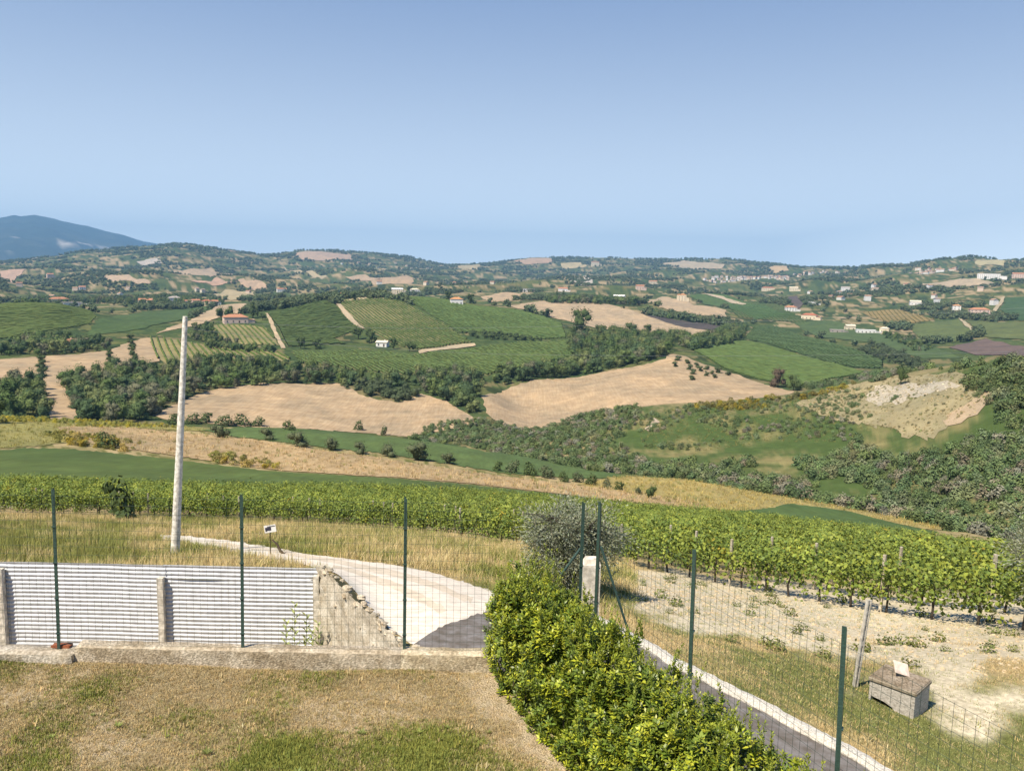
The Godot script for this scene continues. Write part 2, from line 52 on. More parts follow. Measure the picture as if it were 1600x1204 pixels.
	PackedFloat32Array([-26.55,-26.55,-26.55,-26.55,-26.55,-26.55,-26.55,-26.37,-25.78,-25.24,-24.71,-24.16,-23.57,-22.89,-22.1,-20.94,-17.47,-12.28,-6.72,-2.16,-0.08,-0.31,-0.98,-1.88,-2.82,-3.6,-4.02,-3.66,-2.13,0.13,2.71,5.11,6.86,7.43,6.81,5.37,3.46,1.4,-0.46,-1.76,-2.15,-0.53,3.04,7.74,12.76,17.3,20.53,21.69,21.81,21.78,21.63,21.44,21.24,21.1,21.08,21.31,21.8,22.54,23.51,24.74,26.37,29.65,34.27,39.47,44.55,48.81,52.2,55.31,58.2,60.9,63.6,66.2,68.7,71.4,73.9,73.9,73.9,73.9,73.9,73.9,73.9]),
	PackedFloat32Array([-11.01,-11.01,-11.01,-11.01,-11.01,-11.01,-11.01,-10.11,-5.96,-1.42,2.82,6.06,7.6,7.17,6.1,7.19,20.58,37.68,67.9,81.6,93.5,107,122.5,121.3,109.9,94.5,85.3,80.8,101.9,117.7,119.1,112.9,107.4,103.1,96.9,79.3,61.3,64.8,72.5,87.7,104.8,114.4,112.7,110.6,112.5,118.2,119,117.8,116.5,115.8,115.8,115.6,111.2,101.7,93.8,86.1,80,77.4,78,80.1,83.1,89.2,96.2,100,94.7,90.1,90,90.6,91.8,93.5,95.5,97.6,99.6,101.5,103,103,103,103,103,103,103]),
	PackedFloat32Array([-62,-62,-62,-62,-62,-62,-62,-60.9,-56.21,-51.12,-46.38,-42.79,-41.11,-42.23,-44.71,-43.47,-26.69,-4.7,34.73,51.34,66.1,83.3,103.2,100.5,83.7,62.3,48.99,42.07,69,87.3,87.6,78.4,69.9,62.9,53.43,29.43,5.35,9.7,19.44,38.85,60.9,73.4,72,70.3,72.8,80.4,81.7,81.1,80.3,80.1,81.2,81.9,77.7,67.4,59.02,50.87,44.62,42.92,45.94,51.65,58.8,71,84.1,92.6,87.1,81.7,81.9,83.5,86,89.4,93.2,97.3,101.3,105.1,108.3,108.3,108.3,108.3,108.3,108.3,108.3])]
# outlines on the plan: x, z ...
const POLYS := {
	"f_green_left": [-77,-106,-74,-124,-69,-127,-59,-126,-49,-124,-36,-120,-23,-121,-6,-123,10,-120,19.7,-115.7,25.9,-110.4,16,-98.1,4.9,-96.1,-17.2,-91.3,-36,-91.2,-54.4,-74.6],
	"f_brown": [-88,-158,-78,-166,-61,-166,-47,-160,-36,-154,-18,-149,-4,-146,12,-144,23,-142,32,-130,31,-116,21,-119,10,-121,-6,-125,-23,-122,-35,-122,-51,-129,-65,-134,-74,-137],
	"f_alfalfa": [-67,-175,-62,-190,-55,-191,-43,-198,-30,-195,-26,-283,-6,-188,10,-228,21,-174,25,-167,13,-156,0,-151,-12,-155,-25,-158,-40,-160,-55,-165],
	"f_gold": [22,-166,35,-170,51,-160,61,-145,67,-128,66,-118,61,-118,58,-136,50,-143,35,-122,27,-118,22,-134,12,-146],
	"f_small_green": [27.6,-110,35,-122,50,-143,58,-136,60,-121,61,-114,52.5,-101.8,33.6,-83.3,28.4,-87.8],
	"f_bank": [-196,-272,-101,-173,-84,-178,-71,-182,-64,-174,-78,-166,-88,-158,-74,-137,-75,-126,-79,-109],
	"f_scarp": [107,-248,114,-256,120,-243,122,-230,119,-218,115,-226,108,-231,105,-235],
	"f_scarp2": [91,-265,115,-278,124,-266,128,-235,122,-209,113,-193,106,-193,97,-191,98,-214,93,-236],
	"f_scarp3": [42,-257,47,-268,48,-264,43,-255],
	"f_scarp4": [104,-198,110,-200,118,-203,115,-196,107,-190,103,-189],
	"f_w1": [-292,-407,-259,-448,-248,-468,-246,-498,-252,-530,-257,-564,-259,-585,-218,-505,-197,-458,-197,-432,-209,-417,-212,-397,-195,-358,-153,-289,-142,-269,-149,-263,-175,-308,-199,-347,-217,-365,-243,-337],
	"f_w2": [-139,-313,-140,-337,-143,-364,-140,-392,-126,-404,-109,-411,-92,-421,-81,-407,-73,-391,-62,-380,-51,-376,-45,-400,-30,-386,-20,-360,-13,-337,-25,-318,-38,-306,-59,-313,-85,-308,-113,-305,-129,-305],
	"f_w3": [-15,-410,0,-444,26,-470,61,-491,93,-501,102,-532,109,-501,127,-466,135,-392,89,-297,67,-303,48,-307,25,-310,13,-312,-2,-327,-11,-361],
	"f_w4": [-6,-954,44,-1209,86,-1153,117,-1104,152,-997,194,-938,211,-855,152,-762,116,-757,83,-779,51,-842,18,-869],
	"f_w5": [231,-1460,280,-1566,306,-1488,301,-1175,264,-1039,223,-1039,190,-1085],
	"f_plough1": [155,-989,194,-976,243,-950,218,-884,182,-912],
	"f_w6": [-270,-619,-288,-741,-394,-1103,-364,-1157,-261,-809,-266,-729,-266,-670],
	"f_t1": [-230,-767,-226,-765,-160,-581,-163,-580],
	"f_t2": [-191,-852,-184,-843,-151,-758,-124,-689,-126,-685,-154,-751],
	"f_t3": [-67,-581,-49,-622,-29,-631,-28,-620,-47,-601,-64,-564],
	"f_t4": [-194,-864,-158,-843,-136,-890,-128,-843,-155,-825,-183,-824],
	"f_t5": [582,-1085,588,-1091,477,-840,468,-831],
	"f_t6": [678,-1175,799,-1364,814,-1377,704,-1206,664,-1142],
	"f_t7": [362,-1614,395,-1569,408,-1450,392,-1425,380,-1534],
	"f_gl": [-455,-637,-439,-708,-613,-1113,-354,-701,-337,-656,-337,-618,-345,-553,-364,-507],
	"f_gl2": [-344,-682,-393,-873,-404,-1106,-303,-780,-294,-657,-301,-577,-329,-645],
	"f_gr": [126,-572,181,-709,214,-765,219,-643,228,-586,229,-536,181,-465,141,-409,139,-444,125,-487],
	"f_gr2": [228,-814,290,-994,322,-1010,301,-733,279,-621,258,-573,237,-575,224,-642],
	"f_gr3": [358,-1058,432,-1125,418,-902,367,-708,324,-581,313,-630,353,-815,328,-868],
	"f_plough2": [382,-720,447,-781,411,-681,381,-585,345,-530,345,-610],
	"f_gr4": [499,-1044,576,-1074,475,-843,415,-778,428,-866],
	"f_gr5": [570,-1046,577,-892,444,-684,456,-793],
	"f_gr6": [692,-1185,807,-1359,885,-1375,588,-909,599,-986],
	"f_gr7": [330,-1576,409,-1628,424,-1385,394,-1195,312,-1069,338,-1340],
	"f_plough3": [560,-1736,611,-1785,476,-1371,443,-1314],
	"f_far0": [-1085,-4135,-1033,-4430,-882,-4490,-796,-4082,-911,-3906,-1003,-3914],
	"f_far1": [-1066,-3774,-821,-3201,-628,-2781,-631,-2748,-847,-3162],
	"f_far2": [-311,-4547,-235,-5181,-196,-4903,-196,-3693],
	"f_far3": [-16,-4819,101,-5193,221,-5014,198,-4472,54,-4479],
	"f_far4": [239,-4422,349,-4527,360,-4237,242,-4164],
	"f_far5": [755,-4366,962,-4731,1019,-4024,966,-3868,825,-3832],
	"f_far6": [-1563,-4303,-1517,-4311,-1374,-4177,-1400,-4111],
	"f_far7": [1610,-2927,1582,-2757,1588,-2713,1538,-2631,1491,-2699],
	"f_far8": [-563,-2776,-503,-2802,-395,-2652,-438,-2608],
	"f_far9": [-790,-2038,-812,-2278,-709,-2127,-731,-2049],
	"f_far10": [-775,-2271,-746,-2290,-623,-2101,-637,-2051,-689,-2089],
	"f_far11": [-1247,-3040,-1147,-3152,-1014,-3006,-820,-2252],
	"f_far12": [-453,-2633,-384,-2962,-346,-2927,-280,-1878],
	"f_far13": [-58,-1423,-16,-1558,32,-1543,-3,-1203,-29,-1132],
	"f_far14": [1174,-3825,1362,-4229,1231,-3754,1146,-3680],
	"f_far15": [-1031,-2083,-977,-2105,-850,-1943,-865,-1909],
	"f_far16": [-1547,-2504,-1515,-2582,-1487,-2499,-1099,-1734],
	"f_far17": [969,-2049,1052,-1970,1087,-1872,995,-1861,803,-1642],
	"f_far18": [-666,-1825,-708,-2028,-642,-2040,-406,-1307,-411,-1203],
	"f_clay0": [146,-1877,307,-3604,233,-2503,157,-1783],
	"f_clay1": [127,-1919,195,-2584,204,-2451,138,-1867],
	"f_clay2": [-2186,-3728,-2131,-3810,-1984,-3648,-2104,-3787,-2052,-3546],
	"f_clay3": [-1447,-3201,-1395,-3252,-1357,-3190,-1397,-3141],
	"f_clay4": [-2231,-3660,-2213,-3676,-2230,-3730],
	"v1": [-226,-761,-207,-795,-187,-831,-155,-751,-127,-685,-135,-666,-139,-636,-124,-612,-162,-594,-192,-679],
	"v2": [-180,-831,-128,-843,-103,-818,-57,-726,-32,-638,-49,-625,-69,-592,-87,-618,-108,-659,-122,-689,-148,-752],
	"v3": [-129,-866,-165,-1396,-56,-879,-2,-866,31,-848,46,-782,44,-684,15,-673,-17,-704,-44,-699,-92,-808],
	"v4": [-151,-562,-108,-578,-65,-553,-29,-607,-1,-636,49,-672,48,-614,29,-544,12,-519,-15,-464,-38,-489,-54,-458,-87,-466,-126,-488],
	"v5": [-261,-590,-225,-577,-192,-587,-154,-549,-138,-510,-143,-481,-173,-481,-189,-448,-203,-469],
	"v6": [-256,-699,-229,-701,-207,-689,-169,-598,-197,-601,-227,-623],
	"v7": [357,-1415,430,-1522,448,-1378,377,-1061,330,-1075,292,-1086],
	"v8": [539,-1276,599,-1313,576,-1153,561,-1099,511,-1071,497,-1096,507,-1169],
	"near_vineyard": [-40.8,-44.5,-31.99,-44.69,-28.16,-44.3,-21.22,-44.58,-13.94,-44.11,-6.22,-39.9,0.15,-32.81,4.39,-26.42,7.07,-21.48,8.91,-18.09,10.21,-15.54,11.69,-12.96,62.7,-64.5,49.3,-76.2,47.8,-87,44.8,-92.6,31.9,-98.8,16.2,-99.5,0.3,-101.2,-15.5,-99.1,-29.2,-92.6,-40,-84.4,-47.8,-75.4,-60.3,-66],
	"gravel_road": [-13.73,-31.45,-12.09,-30.49,-9.55,-27.39,-6.84,-23.37,-4.69,-19.86,-3.2,-17.76,-2.08,-16.86,-0.93,-15.81,0.09,-14.28,0.9,-14.23,1.15,-13,-0.2,-11.52,-0.83,-11.23,-1.37,-11.18,-1.86,-11.93,-2.41,-12.79,-3.42,-14.96,-4.21,-16.69,-6.4,-20.21,-9.12,-24.46,-11.06,-27.05,-12.28,-28.11],
	"rut0": [-10.21,-27.41,-6.4,-22.5,-3.19,-16.96,-1.63,-15.15,-0.59,-13.88,-0.62,-13.45,-1.61,-14.49,-3.05,-15.9,-6.15,-21.31,-9.86,-26.45],
	"rut1": [-3.63,-16.46,-2.3,-14.74,-1.46,-13.59,-0.95,-12.72,-1.03,-12.5,-1.55,-13.28,-2.37,-14.32,-3.48,-15.68],
	"asphalt_lane": [-1.29,-11.36,-1.11,-11.74,-0.85,-12.15,-0.53,-12.62,-0.18,-13.1,0.89,-14.1,1.76,-12.81,2.33,-10.96,2.86,-10.2,3.32,-9.77,3.87,-9.11,4.24,-8.72,4.84,-8.05,5.06,-6.92,3.45,-6.55,2.58,-7.36,1.47,-8.29,-0.16,-9.86,-1.36,-11.06],
	"kerb_line": [1.24,-14.19,1.76,-12.81,2.34,-11.02,2.87,-10.24,3.33,-9.81,3.88,-9.14,4.25,-8.75,4.85,-8.07,5.08,-7.34],
	"wd1": [-199,-365,-206,-392,-203,-418,-186,-424,-170,-463,-141,-474,-97,-445,-80,-429,-55,-438,-52,-418,-83,-408,-91,-417,-125,-399,-139,-390,-141,-361,-138,-314,-134,-295,-142,-282,-153,-289,-187,-344],
	"wd2": [-246,-341,-218,-361,-209,-360,-184,-322,-157,-277,-188,-260],
	"wd3": [-56,-449,-36,-463,-14,-454,-16,-418,-18,-388,-13,-352,-22,-362,-30,-386,-45,-407,-52,-418],
	"wd4": [-14,-454,15,-498,38,-545,45,-662,74,-741,112,-732,138,-715,107,-558,95,-509,62,-499,26,-472,0,-445],
	"wd5": [138,-715,171,-742,243,-929,267,-949,216,-773,170,-665,126,-580],
	"wd6": [-82,-405,-78,-421,-50,-404,-44,-391,-51,-375,-68,-384],
	"wd7": [297,-712,346,-797,332,-714,291,-574,264,-527,272,-583],
	"wd8": [-44,-699,-1,-691,24,-678,20,-656,-29,-660],
	"wd9": [-298,-478,-328,-554,-300,-551,-266,-534,-244,-506,-249,-476,-262,-454,-284,-455],
	"wd10": [44,-1209,97,-1297,141,-1169,172,-1130,163,-1074,106,-1081,48,-1087],
	"wd11": [154,-1012,198,-997,237,-995,222,-964,179,-977],
	"wd12": [-420,-694,-612,-1161,-473,-1069,-384,-1099,-422,-1206,-668,-1511,-779,-1358],
	"wd13": [-262,-674,-257,-709,-232,-634,-168,-566,-154,-549,-203,-555,-233,-597],
	"wd14": [430,-962,418,-873,363,-711,337,-680,389,-861],
	"s1": [-198,-274,-103,-177,-85,-180,-73,-179,-70,-172,-83,-162,-94,-162,-111,-153],
	"s2": [-85,-147,-77,-149,-68,-144,-55,-139,-40,-134,-35,-123,-46,-124,-61,-128,-75,-134],
	"s3": [-24,-189,-35,-325,-26,-332,-11,-345,0,-329,25,-315,47,-370,45,-273,32,-249,35,-218,42,-201,56,-176,40,-190,21,-172,8,-184,-8,-261,-22,-288],
	"s4": [33,-204,44,-211,55,-209,66,-198,81,-210,89,-209,87,-190,94,-182,99,-171,113,-172,76,-113,61,-109,66,-126,60,-144,51,-160,40,-190],
	"s5": [43,-275,58,-282,88,-281,106,-271,118,-252,103,-219,87,-212,73,-229,54,-226,38,-236],
	"s6": [59,-277,67,-284,90,-286,105,-274,117,-277,111,-269,90,-267,74,-269],
	"s7": [121,-222,134,-228,145,-223,111,-168,97,-158,110,-185],
	"s10": [91,-265,113,-274,123,-263,127,-234,121,-209,113,-195,107,-194,98,-193,98,-215,93,-236],
	"s8": [204,-485,241,-516,133,-252,137,-232,129,-225,124,-249,117,-268],
	"s9": [135,-392,157,-402,215,-476,234,-527,180,-445,145,-413],
	"t1": [510,-2594,694,-3054,818,-3081,1002,-3297,1079,-3284,972,-2956,701,-2426,586,-2576,501,-2545],
	"t2": [960,-2135,1331,-2820,1408,-2761,1238,-2323,1064,-1994,995,-2038,943,-2060],
	"t3": [1215,-3635,1368,-3601,1295,-2882,935,-2077,850,-2231,996,-2974],
	"t4": [-1036,-3512,-563,-4470,-289,-3625,-521,-2782,-857,-3065],
	"t5": [755,-2251,947,-2069,903,-1477,739,-1203,685,-1275,681,-1481,533,-1451],
	"t6": [-491,-2618,-68,-2027,213,-1769,202,-1674,-53,-1590,-283,-1806],
	"t7": [-1075,-1738,-884,-1903,-650,-2092,-441,-1419,-790,-1697,-857,-1383]}
const FIELDS := [
	["green_field","f_green_left","crop",1,[0.095,0.14,0.038],"dark green mown field beyond the near vineyard"],
	["dry_field","f_brown","stubble",1.6,[0.42,0.315,0.175],"strip of brown dry grass crossing the near hillside"],
	["green_field","f_alfalfa","crop",1.4,[0.105,0.16,0.05],"bright green field beyond the line of small olive trees"],
	["golden_field","f_gold","stubble",1.3,[0.36,0.3,0.12],"golden dry grass field at the foot of the scrubby slope"],
	["green_field","f_small_green","crop",2,[0.085,0.14,0.042],"small smooth green field beside the golden grass"],
	["grass_bank","f_bank","stubble",1.1,[0.3,0.28,0.1],"pale yellow-green bank along the crest of the near hillside"],
	["bare_scarp","f_scarp","soil",1.6,[0.56,0.49,0.37],"pale bare earth scarp near the top of the scrubby ridge"],
	["bare_scarp","f_scarp2","soil",1.2,[0.37,0.32,0.18],"brown worn earth slope around the pale scarp"],
	["bare_scarp","f_scarp3","soil",1.6,[0.58,0.47,0.35],"small whitish slip of bare earth on the scrubby slope"],
	["bare_scarp","f_scarp4","soil",1.7,[0.52,0.4,0.26],"worn pale path crossing the top of the scrubby slope"],
	["wheat_field","f_w1","stubble",1.2,[0.425,0.325,0.205],"tan harvested field on the far slope beside the dark wood"],
	["wheat_field","f_w2","stubble",1.2,[0.425,0.325,0.205],"tan harvested field bulging below the wood and small olive grove"],
	["wheat_field","f_w3","stubble",1.2,[0.425,0.325,0.205],"large tan harvested field sloping to the scrubby ridge"],
	["wheat_field","f_w4","stubble",1.2,[0.44,0.345,0.225],"long tan field on the hilltop above the dark trees"],
	["wheat_field","f_w5","stubble",1.2,[0.44,0.345,0.225],"small tan field below the tall cream house"],
	["ploughed_field","f_plough1","soil",1.4,[0.1,0.085,0.075],"dark ploughed strip below the small tan field"],
	["wheat_field","f_w6","stubble",1.2,[0.44,0.345,0.225],"narrow tan field curving up beside the villa"],
	["dirt_track","f_t1","soil",2,[0.56,0.44,0.28],"pale dirt track climbing beside the lower vineyard"],
	["dirt_track","f_t2","soil",2,[0.52,0.42,0.28],"pale track climbing straight between two hillside vineyards"],
	["dirt_track","f_t3","soil",2,[0.56,0.45,0.29],"pale track running along the foot of the striped vineyard"],
	["dirt_track","f_t4","soil",2,[0.56,0.45,0.28],"pale headland along the crest above the striped vineyard"],
	["dirt_track","f_t5","soil",2,[0.5,0.42,0.27],"straight pale track down the hillside below the big farmhouse"],
	["dirt_track","f_t6","soil",2,[0.5,0.42,0.27],"pale lane curving up to the hill crest past the big farmhouse"],
	["dirt_track","f_t7","soil",2,[0.54,0.45,0.31],"pale diagonal track across the green hill"],
	["green_field","f_gl2","crop",1.3,[0.07,0.115,0.035],"darker green field beyond the rounded hill"],
	["green_field","f_gr3","crop",1.2,[0.085,0.13,0.045],"green field around the row of white sheds"],
	["ploughed_field","f_plough2","soil",1.5,[0.17,0.125,0.105],"brownish ploughed field at the far slope near the picture's edge"],
	["green_field","f_gr4","crop",1.5,[0.115,0.15,0.05],"light green field beside the straight pale track"],
	["green_field","f_gr5","crop",1.5,[0.115,0.145,0.05],"light green field below the big farmhouse"],
	["green_field","f_gr6","crop",1.5,[0.06,0.11,0.04],"dark green field high beside the curving lane"],
	["green_field","f_gr7","crop",1.2,[0.08,0.135,0.04],"green field crossed by the diagonal pale track"],
	["ploughed_field","f_plough3","soil",1.6,[0.13,0.105,0.09],"dark brown plot among the far green fields"],
	["far_field","f_far0","stubble",1,[0.4245,0.3209,0.2318],"broad tan patch just under the skyline left of the far ridge"],
	["far_field","f_far1","stubble",1,[0.4024,0.3475,0.219],"tan strip running down the far ridge"],
	["far_field","f_far2","stubble",1,[0.4011,0.3455,0.2042],"tan wedge at the low saddle of the skyline"],
	["far_field","f_far3","stubble",1,[0.4342,0.3153,0.2066],"tan cap on a far rounded hilltop"],
	["far_field","f_far4","stubble",1,[0.4334,0.3676,0.2081],"small tan plot below the far rounded hilltop"],
	["far_field","f_far5","stubble",1,[0.4156,0.3538,0.2451],"widest tan field along the far skyline above the town"],
	["far_field","f_far6","stubble",1,[0.4468,0.3379,0.2464],"thin tan sliver at the edge of the far wooded hill"],
	["far_field","f_far7","stubble",1,[0.4001,0.3697,0.2155],"tan block crowning the hill town"],
	["far_field","f_far8","stubble",1,[0.4087,0.3186,0.2164],"tan slope above the orange-roofed crest house"],
	["far_field","f_far9","stubble",1,[0.4678,0.323,0.2287],"tan plot under the long wooded hill"],
	["far_field","f_far10","stubble",1,[0.4522,0.3362,0.2271],"tan plot with dark trees behind the villa"],
	["far_field","f_far11","stubble",1,[0.4015,0.3146,0.2118],"pale plot below the dark wooded hill"],
	["far_field","f_far12","stubble",1,[0.4559,0.34,0.2166],"tan triangle behind the tall cream crest house"],
	["far_field","f_far13","stubble",1,[0.4475,0.3418,0.216],"brown plot at the shoulder of the hill vineyard"],
	["far_field","f_far14","stubble",1,[0.4659,0.3587,0.2135],"round tan knoll behind the valley town"],
	["far_field","f_far15","stubble",1,[0.4465,0.3467,0.2419],"tan wedge above the hamlet roofs"],
	["far_field","f_far16","stubble",1,[0.4602,0.3304,0.2466],"tan strip at the foot of the mountain"],
	["far_field","f_far17","stubble",1,[0.4064,0.3394,0.2366],"long pale field below the hill town"],
	["far_field","f_far18","stubble",1,[0.4094,0.3442,0.2043],"tan plot behind the cream farmhouse roofs"],
	["clay_scar","f_clay0","soil",1.5,[0.52,0.47,0.4],"pale eroded clay scar on the distant hills, the larger"],
	["clay_scar","f_clay1","soil",1.5,[0.52,0.47,0.4],"pale eroded clay scar on the distant hills, the smaller"],
	["clay_scar","f_clay2","soil",1.5,[0.52,0.47,0.4],"pale eroded clay scar on the distant hills, the widest"],
	["clay_scar","f_clay3","soil",1.5,[0.52,0.47,0.4],"pale eroded clay scar on the distant hills, the roundest"],
	["clay_scar","f_clay4","soil",1.5,[0.52,0.47,0.4],"pale eroded clay scar on the distant hills, the farthest"],
	["vineyard_ground","v1","soil",0.8,[0.15,0.16,0.065],"green ground of the dark hillside vineyard"],
	["vineyard_ground","v2","soil",0.8,[0.27,0.24,0.115],"straw ground of the striped vineyard"],
	["vineyard_ground","v3","soil",0.8,[0.1,0.135,0.05],"green ground of the vineyard on the hill's shoulder"],
	["vineyard_ground","v4","soil",0.8,[0.16,0.17,0.07],"green ground of the long lower vineyard"],
	["vineyard_ground","v5","soil",0.8,[0.33,0.29,0.13],"yellow ground of the wide-rowed vineyard"],
	["vineyard_ground","v6","soil",0.8,[0.3,0.27,0.12],"yellow ground of the small vineyard below the villa"],
	["vineyard_ground","v7","soil",0.8,[0.12,0.14,0.05],"green ground of the vineyard below two red-roofed houses"],
	["vineyard_ground","v8","soil",0.8,[0.3,0.23,0.09],"ochre ground of the fine-striped vineyard"],
	["vineyard_ground","f_gr","soil",0.8,[0.1148,0.1688,0.0567],"green ground of the smooth valley-head slope"],
	["vineyard_ground","f_gr2","soil",0.8,[0.1013,0.1553,0.0621],"green ground of the dark valley-head slope"],
	["vineyard_ground","f_gl","soil",0.8,[0.1485,0.1958,0.0607],"green ground of the rounded hill"]]
const VINEYARDS := [
	["v1",-0.6826,0.7308,3.2,[0.085,0.118,0.04],"dark green hillside vineyard beside the straight climbing track",1.7],
	["v2",0.452,0.892,3.3,[0.085,0.118,0.04],"striped vineyard on the sunny face of the main hill",1.7],
	["v3",0.6232,0.782,3.4,[0.082,0.122,0.042],"smooth dark green vineyard rounding the shoulder of the main hill",1.7],
	["v4",0.4345,0.9007,3,[0.088,0.125,0.042],"long lower vineyard above the valley trees",1.7],
	["v5",0.4272,0.9041,4.2,[0.1,0.14,0.035],"yellowish vineyard with wide rows just above the dark wood",1.6],
	["v6",0.4167,0.9091,4.2,[0.1,0.14,0.04],"small vineyard with wide rows below the villa",1.6],
	["v7",-0.1489,0.9888,5,[0.07,0.12,0.04],"vineyard on the far slope below two red-roofed houses",1.8],
	["v8",-0.3464,0.9381,6,[0.14,0.13,0.045],"ochre vineyard plot with fine stripes on the far slope",1.6],
	["f_gr",0.8257,0.5641,3.2,[0.085,0.125,0.042],"fresh green vineyard on the smooth slope below the wood at the valley head",1.6],
	["f_gr2",-0.0613,0.9981,3.4,[0.075,0.115,0.046],"dark green vineyard above the fresh green one at the valley head",1.6],
	["f_gl",0.6981,-0.716,3.4,[0.11,0.145,0.045],"olive-green vineyard covering the rounded hill by the hamlet",1.6]]
